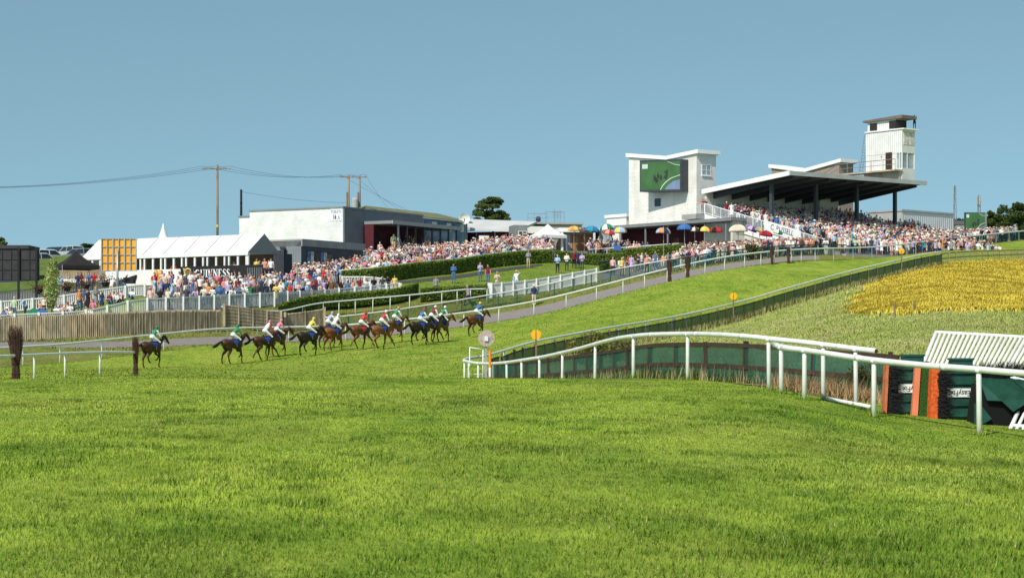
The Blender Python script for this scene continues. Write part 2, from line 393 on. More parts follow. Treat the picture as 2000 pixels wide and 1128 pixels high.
# crop edge in (column, distance)
CROP = np.array([XYp(p, D) for p, D in [(1672, 116), (1760, 102), (1850, 100), (2000, 99), (2250, 97), (2400, 200), (2150, 220), (1990, 202), (1930, 192), (1850, 181), (1790, 173), (1740, 164), (1700, 154), (1678, 140), (1662, 126)]])

PXG = np.concatenate([np.arange(-2400, -200, 60), np.arange(-200, 2201, 10), np.arange(2240, 4401, 60)]).astype(float)
SUB = [8, 10, 16, 18, 18, 26, 16, 2, 3, 4, 4, 3, 10, 14, 10, 8, 6, 6]
def build_ground():
    VD, VZ, rid = [], [], []
    for k in range(NR - 1):
        D0, _ = row_eval(k, PXG); D1, _ = row_eval(k + 1, PXG)
        for s in range(SUB[k]):
            t = s / SUB[k]; VD.append(D0 * (1 - t) + D1 * t); rid.append(k)
    D1, _ = row_eval(NR - 1, PXG); VD.append(D1)
    VD = np.stack(VD)                        # (rows, cols)
    X = (PXG[None] - CX) / F * VD; Z = hz(X, VD)
    nr, nc = VD.shape
    V = np.stack([X, VD, Z], -1).reshape(-1, 3)
    ii, jj = np.meshgrid(np.arange(nr - 1), np.arange(nc - 1), indexing='ij')
    Q = np.stack([ii * nc + jj, ii * nc + jj + 1, (ii + 1) * nc + jj + 1, (ii + 1) * nc + jj], -1).reshape(-1, 4)
    cen = V[Q].mean(1); cpx = CX + F * cen[:, 0] / cen[:, 1]
    band = np.array(rid)[ii.ravel()]
    zone = np.zeros(len(Q), int)                                   # 0 course turf
    inl = inside(INFIELD, cen[:, 0], cen[:, 1]) & (band >= 2) & (band <= 5)
    zone[inl] = 1
    zone[inl & inside(CROP, cen[:, 0], cen[:, 1])] = 2
    zone[(band == 7)] = 3; zone[(band == 8)] = 4; zone[(band >= 9) & (band <= 11)] = 3
    lawn = (band == 12)
    zone[lawn] = 6
    zone[lawn & (cpx < 292)] = 5; zone[lawn & (cpx > 770) & (cpx < 1172)] = 5
    zone[(band == 11) & (cpx > 1172)] = 6
    zone[band == 13] = 6
    zone[band >= 14] = 7
    zone[(band >= 7) & (cpx > 1600) & (band <= 9)] = 3
    out = []
    for z, (nm, m) in enumerate([('course_turf', M_TURF), ('rough_ground', M_ROUGH), ('crop_field', M_CROPG), ('verge', M_VERGE), ('road', M_ROAD), ('lawn', M_LAWN), ('terrace_ground', M_PAVE), ('far_ground', M_HILL)]):
        q = Q[zone == z]
        u, inv = np.unique(q, return_inverse=True)
        me = np_mesh(nm, V[u], inv.reshape(-1, 4), mats=[m], smooth=True)
        out.append(link_np(nm, me, kind='structure'))
    return out
build_ground()
def strip(name, m, left, right, lift=.02, n=60, **kw):
    """a thin sheet between two ground lines given as (column, distance) knots"""
    A = gpath(left, lift, .5); B = gpath(right, lift, .5)
    def res(p):
        a = np.array([tuple(v) for v in p]); d = np.concatenate([[0], np.cumsum(np.linalg.norm(np.diff(a[:, :2], axis=0), axis=1))]); s = np.linspace(0, d[-1], n)
        return np.stack([np.interp(s, d, a[:, k]) for k in range(3)], 1)
    A, B = res(A), res(B); b = MB(); K = 5
    rows = []
    for k in range(K + 1):
        R = A * (1 - k / K) + B * k / K; R[:, 2] = hz(R[:, 0], R[:, 1]) + lift; rows.append(R)
    V = np.concatenate(rows); ii, jj = np.meshgrid(np.arange(K), np.arange(n - 1), indexing='ij')
    Q = np.stack([ii * n + jj, ii * n + jj + 1, (ii + 1) * n + jj + 1, (ii + 1) * n + jj], -1).reshape(-1, 4)
    return link_np(name, np_mesh(name, V, Q, mats=[m], smooth=True), **kw)
strip('path', M_PATH, [(760, 178.5), (820, 182), (892, 187.5), (960, 194), (1025, 200), (1060, 203.5)], [(750, 180), (820, 185), (892, 191), (960, 197), (1025, 202.5), (1060, 205)], .03, kind='structure')

# ------------------------------------------------------------------ sky, sun, camera
SUN_AZ = math.atan2(-.52, -.854)          # direction towards the sun: left and behind the camera
SUN_EL = math.radians(46)
w = bpy.data.worlds.new('World'); SC.world = w; w.use_nodes = True
nt = w.node_tree; bg = nt.nodes['Background']
sk = nt.nodes.new('ShaderNodeTexSky'); sk.sky_type = 'NISHITA'; sk.sun_disc = False
sk.sun_elevation = SUN_EL; sk.sun_rotation = SUN_AZ; sk.air_density = 1.0; sk.dust_density = 0.4; sk.ozone_density = 2.5
tc = nt.nodes.new('ShaderNodeTexCoord'); mp = nt.nodes.new('ShaderNodeMapping'); mp.inputs['Location'].default_value = (0, 0, .23)
nt.links.new(tc.outputs['Generated'], mp.inputs[0]); nt.links.new(mp.outputs[0], sk.inputs['Vector'])
tint = nt.nodes.new('ShaderNodeMix'); tint.data_type = 'RGBA'; tint.blend_type = 'MULTIPLY'; tint.inputs[0].default_value = 1
tint.inputs[7].default_value = (1.05, 1.12, .84, 1)
nt.links.new(sk.outputs[0], tint.inputs[6]); nt.links.new(tint.outputs[2], bg.inputs['Color'])
bg.inputs['Strength'].default_value = 0.145
sd = Vector((math.sin(SUN_AZ) * math.cos(SUN_EL), math.cos(SUN_AZ) * math.cos(SUN_EL), math.sin(SUN_EL)))
L = bpy.data.lights.new('sun', 'SUN'); L.energy = 4.0; L.angle = math.radians(.55); L.color = (1, .95, .87)
so = bpy.data.objects.new('sun', L); COL.objects.link(so); so.rotation_euler = sd.to_track_quat('Z', 'Y').to_euler(); so.location = (0, 0, 60)
cd = bpy.data.cameras.new('camera'); cam = bpy.data.objects.new('camera', cd); COL.objects.link(cam)
cam.location = (0, 0, 0); cam.rotation_euler = (PI / 2, 0, 0)
cd.sensor_width = 36; cd.lens = 36 * F / 2000; cd.shift_y = (HY - 564) / 2000; cd.clip_end = 20000; cd.clip_start = .1
cd.dof.use_dof = True; cd.dof.focus_distance = 90; cd.dof.aperture_fstop = 7.1
SC.camera = cam
SC.view_settings.view_transform = 'Standard'; SC.view_settings.look = 'None'; SC.view_settings.exposure = 0.18; SC.view_settings.gamma = 1
SC.render.film_transparent = False
SC.cycles.use_denoising = True
SC.cycles.max_bounces = 6; SC.cycles.transparent_max_bounces = 12
# ------------------------------------------------------------------ figures: lofted limbs fused into one skin
def fuse(mb, voxel, ratio=None, smooth_it=2):
    me = mb.mesh('tmp', [MATS.get('tmpm') or mat('tmpm', (.5, .5, .5), var=0)])
    o = bpy.data.objects.new('tmp', me); COL.objects.link(o)
    r = o.modifiers.new('r', 'REMESH'); r.mode = 'VOXEL'; r.voxel_size = voxel
    if smooth_it:
        s = o.modifiers.new('s', 'SMOOTH'); s.iterations = smooth_it; s.factor = .5
    if ratio:
        d = o.modifiers.new('d', 'DECIMATE'); d.ratio = ratio
    dg = bpy.context.evaluated_depsgraph_get()
    out = bpy.data.meshes.new_from_object(o.evaluated_get(dg))
    bpy.data.objects.remove(o); bpy.data.meshes.remove(me)
    return out
def assign(me, segs, nm):
    """material per face from the nearest labelled bone; segs: (a, b, radius, index)"""
    n = len(me.polygons); C = np.zeros(n * 3); me.polygons.foreach_get('center', C); C = C.reshape(-1, 3)
    best = np.full(n, 1e9); idx = np.zeros(n, np.int32)
    for a, b, r, i in segs:
        a = np.array(a); b = np.array(b); ab = b - a; L = ab @ ab
        t = np.clip(((C - a) @ ab) / max(L, 1e-9), 0, 1)
        d = np.linalg.norm(C - (a + t[:, None] * ab), axis=1) / r
        k = d < best; best[k] = d[k]; idx[k] = i
    me.polygons.foreach_set('material_index', idx); me.polygons.foreach_set('use_smooth', np.ones(n, bool))
    return idx

_FUSED = {}
SKIN, TOP, BOT, HAIR, SHOE = range(5)
def person_mesh(pose, hair='short', sleeve='short', skirt=False, build=1.0, ratio=None, voxel=.021, fingers=True):
    """standing, walking or sitting figure facing -Y, feet at the origin, about 1.75 m tall"""
    b = MB(); segs = []
    q = dict(pel=(0, 0, .95), che=(0, .0, 1.36), lean=0, hip=.095, sh=.19)
    L = POSES[pose]
    def V(k, d): return Vector(L.get(k, d))
    pel = V('pel', (0, 0, .94)); che = V('che', (0, .01, 1.38)); nek = V('nek', (0, .01, 1.50)); hed = V('hed', (0, -.02, 1.645))
    fw = build
    up = (che - pel).normalized()
    b.loft([pel - up * .11, pel - up * .02, pel.lerp(che, .35), pel.lerp(che, .75), che, che + (nek - che) * .62, nek, nek.lerp(hed, .55)],
           [(.12 * fw, .10 * fw), (.168 * fw, .125 * fw), (.148 * fw, .11 * fw), (.172 * fw, .122 * fw), (.183 * fw, .115 * fw), (.115, .085), (.062, .062), (.055, .058)], 10, side=(1, 0, 0))
    segs += [(pel - up * .1, pel, .15, BOT), (pel + up * .07, che + up * .07, .16, TOP), (nek, nek.lerp(hed, .4), .06, SKIN)]
    hd = (hed - nek).normalized()
    b.ball(hed, (.077, .098, .118), 12, 8)
    f = Vector(L.get('face', (0, -1, 0)))
    b.ball(hed + f * .098 - hd * .012, (.017, .022, .024), 6, 4)
    sdv = f.cross(Vector((0, 0, 1))).normalized()
    for s in (-1, 1): b.ball(hed + sdv * (s * .078) - hd * .01, (.014, .022, .03), 6, 4)
    segs += [(hed - hd * .05 + f * .02, hed + hd * .04 + f * .02, .10, SKIN)]
    hands = []
    for s, k in ((-1, 'l'), (1, 'r')):
        sh = V('sh' + k, tuple(che + Vector((s * .185, .0, .045)))); el = V('el' + k, (s * .245, .03, 1.13)); ha = V('ha' + k, (s * .25, -.04, .89))
        d = (ha - el).normalized()
        b.loft([sh - Vector((s * .06, 0, -.02)), sh, sh.lerp(el, .5), el, el.lerp(ha, .35), ha], [.065, .068, .052, .043, .042, .029], 8)
        b.loft([ha - d * .01, ha + d * .05, ha + d * .095], [(.03, .024), (.042, .018), (.034, .014)], 8, side=(0, 1, 0))
        sl = {'short': .75, 'long': 1.0, 'none': .0}[sleeve]
        if sl > 0: segs.append((sh, sh.lerp(el, min(sl, .99)), .06, TOP))
        if sl < 1: segs.append((sh.lerp(el, max(sl, .3)), ha + d * .1, .05, SKIN))
        else: segs += [(el, el.lerp(ha, .9), .05, TOP), (ha, ha + d * .1, .04, SKIN)]
        hands.append((ha, d, s))
        hp = pel + Vector((s * .09, 0, -.03)); kn = V('kn' + k, (s * .11, -.02, .50)); an = V('an' + k, (s * .115, .03, .085)); to = V('to' + k, tuple(an + Vector((s * .02, -.17, -.055))))
        b.loft([hp, hp.lerp(kn, .45), kn, kn.lerp(an, .35), an], [.098 * fw, .083 * fw, .058, .058, .04], 9)
        b.loft([an + (an - to) * .35 + Vector((0, 0, -.02)), an.lerp(to, .5) + Vector((0, 0, .0)), to + (to - an) * .12], [(.038, .042), (.042, .036), (.034, .022)], 8)
        segs += [(an + Vector((0, 0, -.02)), to, .05, SHOE)]
        if skirt: segs += [(kn.lerp(an, .15), an, .06, SKIN), (hp, kn, .1, TOP)]
        elif pose in ('shorts',): segs += [(hp, kn.lerp(hp, .15), .09, BOT), (kn, an, .06, SKIN)]
        else: segs += [(hp, kn, .09, BOT), (kn, an, .06, BOT)]
    if skirt:
        kl, kr = V('knl', (-.11, -.02, .5)), V('knr', (.11, -.02, .5)); mid = (kl + kr) / 2
        b.loft([pel + up * .08, pel, pel.lerp(mid, .5), mid - Vector((0, 0, .03))], [(.15, .11), (.18, .14), (.21, .17), (.25, .21)], 12, side=(1, 0, 0))
        segs += [(pel, mid, .2, TOP)]
    fk = (pose, skirt, build, ratio, voxel)
    if fk not in _FUSED: _FUSED[fk] = fuse(b, voxel, ratio)
    me = _FUSED[fk].copy()
    assign(me, segs, 5)
    # hair or hat and separate fingers are joined on the fused skin
    x = MB(); hc = hed + hd * .022 - f * .014
    def cap(rx, ry, rz, low):
        n, m = 10, 5; vs = []; fs = []
        for j in range(m + 1):
            a = PI / 2 * (1 - j / m) + 0 if j < m else -low
            for k in range(n):
                ph = 2 * PI * k / n; dirv = sdv * math.cos(ph) + f * math.sin(ph)
                lo = a if j < m else (-low if math.sin(ph) < .35 else .62)
                vs.append(hc + dirv * (rx if abs(math.cos(ph)) > .7 else ry) * math.cos(lo) + hd * rz * math.sin(lo))
        for j in range(m):
            for k in range(n): fs.append((j * n + k, (j + 1) * n + k, (j + 1) * n + (k + 1) % n, j * n + (k + 1) % n))
        x.add(vs, fs, HAIR)
    if hair in ('short', 'bald'):
        if hair == 'short': cap(.086, .102, .115, .45)
    elif hair == 'long':
        cap(.09, .106, .118, .5)
        x.loft([hed + hd * .05 - f * .05, hed - f * .085 - hd * .03, hed - f * .085 - hd * .16, hed - f * .06 - hd * .24], [(.07, .05), (.092, .05), (.085, .04), (.05, .025)], 8, HAIR, side=sdv)
    elif hair == 'hat':
        x.loft([hed + hd * .055, hed + hd * .062, hed + hd * .066, hed + hd * .13, hed + hd * .145], [(.17, .18), (.17, .18), (.09, .108), (.08, .098), (.03, .04)], 12, HAIR, side=sdv)
    elif hair == 'cap':
        cap(.089, .106, .12, .2)
        x.loft([hed + f * .08 + hd * .055, hed + f * .17 + hd * .04], [(.07, .012), (.05, .008)], 8, HAIR, side=sdv)
    if fingers:
        for ha, d, s in hands:
            pl = Vector((0, 1, 0)); pl = (pl - d * pl.dot(d))
            if pl.length < .1: pl = Vector((1, 0, 0)) - d * d.x
            pl.normalize(); nrm = d.cross(pl)
            for k, ln in enumerate((.068, .078, .073, .056)):
                o = ha + d * .085 + pl * ((k - 1.5) * .019)
                x.loft([o, o + d * ln * .5, o + d * ln * .85 - nrm * (s * .02)], [.0095, .009, .007], 5, SKIN)
            o = ha + d * .03 - pl * .036
            x.loft([o, o + d * .03 - pl * .022, o + d * .062 - pl * .024], [.011, .010, .008], 5, SKIN)
    off = len(me.vertices); nv = off + len(x.v); nf0 = len(me.polygons)
    V0 = np.zeros(off * 3); me.vertices.foreach_get('co', V0); mi = np.zeros(nf0, np.int32); me.polygons.foreach_get('material_index', mi)
    out = bpy.data.meshes.new('person_' + pose)
    out.from_pydata(V0.reshape(-1, 3).tolist() + x.v, [], [list(p.vertices) for p in me.polygons] + [[i + off for i in f_] for f_ in x.f])
    out.polygons.foreach_set('material_index', np.concatenate([mi, np.array(x.m, np.int32)]))
    out.polygons.foreach_set('use_smooth', np.ones(len(out.polygons), bool))
    bpy.data.meshes.remove(me); out.update()
    for _ in range(5): out.materials.append(MATS['tmpm'])
    return out

POSES = {
 'stand': {},
 'stand_side': dict(elr=(.25, .02, 1.12), har=(.20, -.12, .92), ell=(-.26, .02, 1.14), hal=(-.27, -.06, .90), knl=(-.13, -.05, .5), anl=(-.15, .0, .085)),
 'clap': dict(ell=(-.25, -.06, 1.16), hal=(-.07, -.26, 1.26), elr=(.25, -.06, 1.16), har=(.07, -.26, 1.26)),
 'folded': dict(ell=(-.26, -.05, 1.15), hal=(.08, -.19, 1.2), elr=(.26, -.05, 1.15), har=(-.08, -.17, 1.15)),
 'phone': dict(elr=(.26, -.14, 1.22), har=(.10, -.30, 1.52), ell=(-.25, .0, 1.14), hal=(-.2, -.14, .96)),
 'shade': dict(elr=(.33, -.1, 1.5), har=(.10, -.16, 1.70), ell=(-.25, .02, 1.14), hal=(-.24, -.08, .92)),
 'binoc': dict(ell=(-.27, -.13, 1.38), hal=(-.07, -.17, 1.60), elr=(.27, -.13, 1.38), har=(.07, -.17, 1.60)),
 'cheer': dict(elr=(.30, -.04, 1.58), har=(.22, -.08, 1.86), ell=(-.25, .0, 1.14), hal=(-.2, -.14, 1.0)),
 'shorts': dict(ell=(-.26, .0, 1.14), hal=(-.2, -.16, 1.0)),
 'walk': dict(che=(0, -.03, 1.38), nek=(0, -.04, 1.5), hed=(0, -.07, 1.645), knl=(-.1, -.22, .54), anl=(-.1, -.30, .11), knr=(.1, .06, .5), anr=(.1, .36, .14), tor=(.1, .22, .04),
              ell=(-.25, .12, 1.14), hal=(-.24, .16, .9), elr=(.25, -.08, 1.13), har=(.23, -.26, .98)),
 'lean': dict(pel=(0, .12, .93), che=(0, -.06, 1.30), nek=(0, -.12, 1.41), hed=(0, -.19, 1.53), ell=(-.27, -.24, 1.08), hal=(-.05, -.40, 1.10), elr=(.27, -.24, 1.08), har=(.05, -.40, 1.10),
              knl=(-.11, .06, .5), knr=(.11, .08, .5), anl=(-.11, .12, .085), anr=(.12, .14, .085)),
 'sit': dict(pel=(0, 0, .12), che=(0, .05, .53), nek=(0, .04, .65), hed=(0, .0, .80), knl=(-.14, -.42, .34), anl=(-.12, -.72, .07), knr=(.14, -.42, .34), anr=(.14, -.70, .07), tol=(-.13, -.88, .05), tor=(.15, -.86, .05),
             ell=(-.26, -.1, .34), hal=(-.12, -.36, .42), elr=(.26, -.1, .34), har=(.12, -.36, .42)),
 'chair': dict(pel=(0, .1, .50), che=(0, .12, .92), nek=(0, .10, 1.04), hed=(0, .06, 1.19), knl=(-.13, -.34, .52), anl=(-.12, -.32, .085), knr=(.13, -.34, .52), anr=(.13, -.30, .085),
             ell=(-.26, -.02, .72), hal=(-.1, -.28, .64), elr=(.26, -.02, .72), har=(.1, -.28, .64)),
}
CLOTH = {
 'white': (.80, .79, .76), 'cream': (.74, .66, .52), 'pale pink': (.72, .45, .44), 'pink': (.68, .22, .30), 'coral': (.64, .30, .22), 'red': (.52, .03, .04), 'burgundy': (.20, .02, .04),
 'orange': (.62, .27, .10), 'yellow': (.74, .55, .12), 'pale green': (.46, .56, .38), 'green': (.03, .22, .10), 'teal': (.03, .28, .32), 'pale blue': (.36, .52, .70), 'blue': (.06, .15, .38),
 'navy': (.025, .04, .10), 'black': (.018, .018, .02), 'grey': (.27, .27, .29), 'charcoal': (.06, .06, .07), 'lilac': (.46, .38, .62), 'purple': (.20, .07, .33), 'khaki': (.50, .41, .27), 'beige': (.60, .50, .37), 'brown': (.16, .085, .045), 'denim': (.09, .16, .28)}
HAIRC = {'dark': (.022, .015, .012), 'brown': (.09, .045, .022), 'fair': (.42, .27, .11), 'grey': (.42, .40, .38), 'ginger': (.30, .09, .025)}
SKINC = [(.62, .34, .24), (.56, .29, .20), (.68, .40, .29), (.50, .24, .16)]
def cmat(c): return mat('cloth ' + c, CLOTH[c], .85, .14, 6, spec=.15)
def hmat(c): return mat('hair ' + c, HAIRC[c], .6, .2, 20)
def smat(i): return mat('skin %d' % i, SKINC[i], .6, .08, 5)
_PM = {}
def pmesh(pose, hair, sleeve='short', skirt=False, ratio=.34):
    k = (pose, hair, sleeve, skirt, ratio)
    if k not in _PM: _PM[k] = person_mesh(pose, hair, sleeve, skirt, 1.0, ratio)
    return _PM[k]
N_PERSON = [0]
USED = set()
def person(loc, rz, pose, top, bot, hair, hairc, label, group=None, sleeve='short', skirt=False, h=1.0, skin=None, shoe='black', hatc=None):
    me = pmesh(pose, hair, sleeve, skirt)
    o = bpy.data.objects.new('person', me); COL.objects.link(o)
    o.location = loc; o.rotation_euler = (0, 0, rz); o.scale = (h, h, h)
    hm = hmat(hairc) if hair not in ('hat', 'cap') else cmat(hatc or 'cream')
    for i, m in enumerate((smat(skin if skin is not None else random.randrange(4)), cmat(top), cmat(bot), hm, cmat(shoe))):
        o.material_slots[i].link = 'OBJECT'; o.material_slots[i].material = m
    N_PERSON[0] += 1
    return tag(o, label, 'person', group)

# ------------------------------------------------------------------ horses (forward +X, left +Y)
GAITS = {
 # per leg: joints (hip/elbow, knee/stifle, hock/knee, fetlock, toe) as x, z
 0: dict(hl=[(-.62, 1.20), (-.48, .92), (-.82, .62), (-.92, .25), (-.86, .05)], hr=[(-.62, 1.20), (-.40, .90), (-.60, .56), (-.52, .20), (-.42, .05)],
         fl=[(.52, 1.12), (.60, .88), (.92, .80), (.84, .52), (.72, .46)], fr=[(.52, 1.12), (.58, .86), (.72, .50), (.70, .18), (.76, .05)]),
 1: dict(hl=[(-.62, 1.20), (-.36, .92), (-.50, .58), (-.30, .24), (-.20, .06)], hr=[(-.62, 1.20), (-.52, .92), (-.92, .66), (-1.16, .36), (-1.22, .22)],
         fl=[(.52, 1.12), (.56, .84), (.52, .46), (.36, .16), (.40, .04)], fr=[(.52, 1.12), (.66, .90), (.98, .66), (1.16, .36), (1.24, .26)]),
 2: dict(hl=[(-.62, 1.20), (-.46, .92), (-.72, .58), (-.72, .20), (-.64, .05)], hr=[(-.62, 1.20), (-.36, .95), (-.62, .70), (-.50, .40), (-.38, .32)],
         fl=[(.52, 1.12), (.56, .86), (.84, .72), (.66, .46), (.54, .50)], fr=[(.52, 1.12), (.55, .84), (.60, .48), (.50, .16), (.55, .04)]),
}
def horse_mesh(g):
    b = MB(); segs = []; BODY, DARK = 0, 1
    b.loft([(-1.02, 0, 1.33), (-.92, 0, 1.36), (-.7, 0, 1.385), (-.42, 0, 1.37), (-.1, 0, 1.33), (.22, 0, 1.28), (.5, 0, 1.27), (.72, 0, 1.30), (.86, 0, 1.32)],
           [(.13, .15), (.24, .235), (.315, .285), (.30, .265), (.285, .27), (.295, .305), (.275, .31), (.21, .245), (.10, .13)], 14, side=(0, 1, 0))
    nk = [(.55, 0, 1.45), (.78, 0, 1.58), (.98, 0, 1.74), (1.16, 0, 1.90), (1.26, 0, 1.97)]
    b.loft(nk, [(.17, .24), (.125, .20), (.095, .16), (.085, .125), (.075, .10)], 12, side=(0, 1, 0))
    hd = [(1.20, 0, 1.98), (1.30, 0, 1.95), (1.42, 0, 1.85), (1.58, 0, 1.68), (1.70, 0, 1.55), (1.75, 0, 1.50)]
    b.loft(hd, [(.06, .08), (.09, .125), (.088, .12), (.065, .085), (.06, .07), (.045, .05)], 10, side=(0, 1, 0))
    for s in (-1, 1):
        b.loft([(1.22, s * .05, 2.03), (1.23, s * .065, 2.10), (1.24, s * .06, 2.17)], [(.03, .02), (.032, .02), (.008, .008)], 6)
    segs += [((-1, 0, 1.34), (.8, 0, 1.3), .26, BODY), ((.6, 0, 1.5), (1.2, 0, 1.93), .15, BODY), ((1.22, 0, 1.96), (1.55, 0, 1.7), .1, BODY), ((1.62, 0, 1.62), (1.75, 0, 1.5), .08, DARK)]
    for k, s, front in (('hl', 1, 0), ('hr', -1, 0), ('fl', 1, 1), ('fr', -1, 1)):
        J = GAITS[g][k]; w = [.14, .165, .15, .145, .145] if not front else [.13, .15, .14, .14, .14]
        R = [.25, .175, .078, .052, .056] if not front else [.16, .105, .066, .049, .054]
        p = [Vector((x, s * w[i], z)) for i, (x, z) in enumerate(J)]
        path = [p[0] + Vector((-.05 if not front else .0, 0, .12)), p[0], p[1], p[1].lerp(p[2], .6), p[2], p[2].lerp(p[3], .5), p[3], p[3].lerp(p[4], .6), p[4]]
        rr = [(R[0] * .5, R[0] * .9), (R[0] * .62, R[0]), (R[1] * .75, R[1]), R[1] * .58, R[2], R[2] * .62, R[3], .044, R[4]]
        b.loft(path, rr, 9, side=(0, 1, 0))
        b.loft([p[4] + Vector((-.01, 0, .02)), p[4] + Vector((.02, 0, -.045))], [.048, .062], 9, side=(0, 1, 0))
        segs += [(p[0], p[1], .17, BODY), (p[1], p[1].lerp(p[2], .6), .1, BODY), (p[2], p[3], .06, DARK), (p[3], p[4], .06, DARK)]
    me = fuse(b, .028, .5, 3)
    assign(me, segs, 2)
    me.name = 'horse'; me.materials.clear()
    for _ in range(2): me.materials.append(MATS['tmpm'])
    return me
def horse_extras():
    t = MB()     # streaming tail
    rnd = random.Random(3)
    t.loft([(-1.0, 0, 1.42), (-1.14, 0, 1.46), (-1.35, 0, 1.36), (-1.6, 0, 1.20), (-1.78, 0, 1.12), (-1.9, 0, 1.10)], [.045, .06, .085, .10, .075, .02], 8, side=(0, 1, 0))
    for k in range(14):
        a = rnd.uniform(-.07, .07); z = rnd.uniform(-.07, .07)
        t.loft([(-1.3, a * .6, 1.38 + z * .5), (-1.62, a * 1.3, 1.19 + z), (-1.95 - rnd.random() * .15, a * 2, 1.06 + z * 1.6)], [.025, .022, .004], 5)
    m = MB()     # short plaited mane along the crest
    for k in range(16):
        f = k / 15; c = Vector((.62 + .62 * f, 0, 1.70 + .35 * f)); m.ball(c, (.05, .022, .035), 6, 4)
    sc = MB()    # saddle cloth: a shell over the back
    vs = []; n = 9
    for i, x in enumerate((-.18, .06, .34)):
        for k in range(n):
            a = math.radians(-100 + 200 * k / (n - 1)); vs.append((x + (.05 if abs(a) > 1 else 0), .302 * math.sin(a), 1.31 + .302 * math.cos(a) * (1.02 if i < 2 else 1.06)))
    sc.add(vs, [(i * n + k, i * n + k + 1, (i + 1) * n + k + 1, (i + 1) * n + k) for i in range(2) for k in range(n - 1)])
    num = []
    for s in (-1, 1):
        q = MB(); q.box((.09, s * .308, 1.25), (.055, .008, .17)); num.append(q)
    sd = MB()
    sd.loft([(-.10, 0, 1.63), (.08, 0, 1.615), (.26, 0, 1.65)], [(.16, .03), (.12, .025), (.11, .03)], 8, side=(0, 1, 0))
    br = MB()
    for s in (-1, 1):
        br.loft([(1.24, s * .085, 2.0), (1.36, s * .096, 1.86), (1.62, s * .072, 1.62)], .011, 5)
        br.loft([(1.64, s * .07, 1.60), (1.3, s * .12, 1.62), (.86, s * .1, 1.82)], .009, 5)
    br.loft([(1.52 + .0, -.075, 1.76), (1.545, 0, 1.80), (1.52, .075, 1.76)], .011, 5)
    br.loft([(1.33, -.095, 1.97), (1.37, 0, 2.01), (1.33, .095, 1.97)], .011, 5)
    return t, m, sc, num, sd, br
JSILK, JSLV, JBRE, JBOOT, JSKIN = range(5)
def jockey_mesh(v=0):
    """crouched over the withers, in the horse's own frame"""
    b = MB(); segs = []; dz = (.0, .08, -.05)[v]
    hip = Vector((.02, 0, 1.95 + dz)); che = Vector((.31, 0, 2.29 + dz * .8)); nek = Vector((.42, 0, 2.42 + dz)); hed = Vector((.52, 0, 2.53 + dz))
    up = (che - hip).normalized()
    b.loft([hip - up * .15, hip - up * .04, hip.lerp(che, .4), che, nek - up * .02, nek + Vector((.05, 0, .04))], [(.13, .13), (.19, .165), (.15, .13), (.19, .13), (.09, .08), (.058, .058)], 10, side=(0, 1, 0))
    b.ball(hed, (.098, .077, .115), 12, 8)
    b.ball(hed + Vector((.098, 0, -.015)), (.022, .016, .022), 6, 4)
    segs += [(hip - up * .12, hip + up * .04, .16, JBRE), (hip + up * .12, che, .15, JSILK), (che, nek, .1, JSILK), (hed, hed + Vector((.03, 0, -.03)), .11, JSKIN)]
    hands = []
    for s in (-1, 1):
        sh = che + Vector((.03, s * .175, .03)); el = Vector((.50, s * .27, 1.98 + dz * .5)); ha = Vector((.80, s * .10, 1.84))
        d = (ha - el).normalized()
        b.loft([sh - Vector((0, s * .06, 0)), sh, sh.lerp(el, .5), el, ha], [.06, .07, .06, .05, .03], 8)
        b.loft([ha, ha + d * .05, ha + d * .085], [(.03, .026), (.042, .03), (.035, .026)], 8)
        segs += [(sh, el, .07, JSLV), (el, el.lerp(ha, .85), .06, JSLV), (ha, ha + d * .09, .05, JSKIN)]
        hands.append((ha, d, s))
        hp = hip + Vector((0, s * .09, -.02)); kn = Vector((.42, s * .33, 1.60)); an = Vector((.06, s * .345, 1.27)); to = Vector((.22, s * .37, 1.19))
        b.loft([hp, hp.lerp(kn, .5), kn, kn.lerp(an, .4), an], [.105, .09, .064, .058, .042], 9)
        b.loft([an + Vector((-.05, 0, -.03)), an.lerp(to, .5), to + Vector((.05, 0, -.01))], [(.036, .04), (.042, .038), (.034, .024)], 8)
        segs += [(hp, kn, .09, JBRE), (kn.lerp(an, .15), an, .06, JBOOT), (an, to, .05, JBOOT)]
    me = fuse(b, .02, .35, 2); assign(me, segs, 5)
    x = MB()
    for ha, d, s in hands:
        pl = Vector((0, 0, 1)); pl = (pl - d * pl.dot(d)).normalized()
        for k in range(4):
            o = ha + d * .075 + pl * ((k - 1.5) * .019)
            x.loft([o, o + d * .03 - Vector((0, s * .02, 0)), o + d * .01 - Vector((0, s * .045, 0))], [.0095, .009, .007], 5, JSKIN)
        o = ha + d * .03 + pl * .03; x.loft([o, o + d * .03 + pl * .018, o + d * .05 + pl * .01], [.011, .01, .008], 5, JSKIN)
    off = len(me.vertices); V0 = np.zeros(off * 3); me.vertices.foreach_get('co', V0); mi = np.zeros(len(me.polygons), np.int32); me.polygons.foreach_get('material_index', mi)
    out = bpy.data.meshes.new('person')
    out.from_pydata(V0.reshape(-1, 3).tolist() + x.v, [], [list(p.vertices) for p in me.polygons] + [[i + off for i in f] for f in x.f])
    out.polygons.foreach_set('material_index', np.concatenate([mi, np.array(x.m, np.int32)])); out.polygons.foreach_set('use_smooth', np.ones(len(out.polygons), bool)); out.update()
    for _ in range(5): out.materials.append(MATS['tmpm'])
    cap = MB(); hc = hed + Vector((-.01, 0, .03))
    cap.ball(hc, (.125, .102, .115), 12, 7)
    cap.loft([hc + Vector((.09, 0, .01)), hc + Vector((.18, 0, -.01))], [(.075, .014), (.05, .008)], 8, side=(0, 1, 0))
    gog = MB(); gog.loft([hed + Vector((.04, -.075, .01)), hed + Vector((.098, 0, .015)), hed + Vector((.04, .075, .01))], .02, 6)
    return out, cap, gog
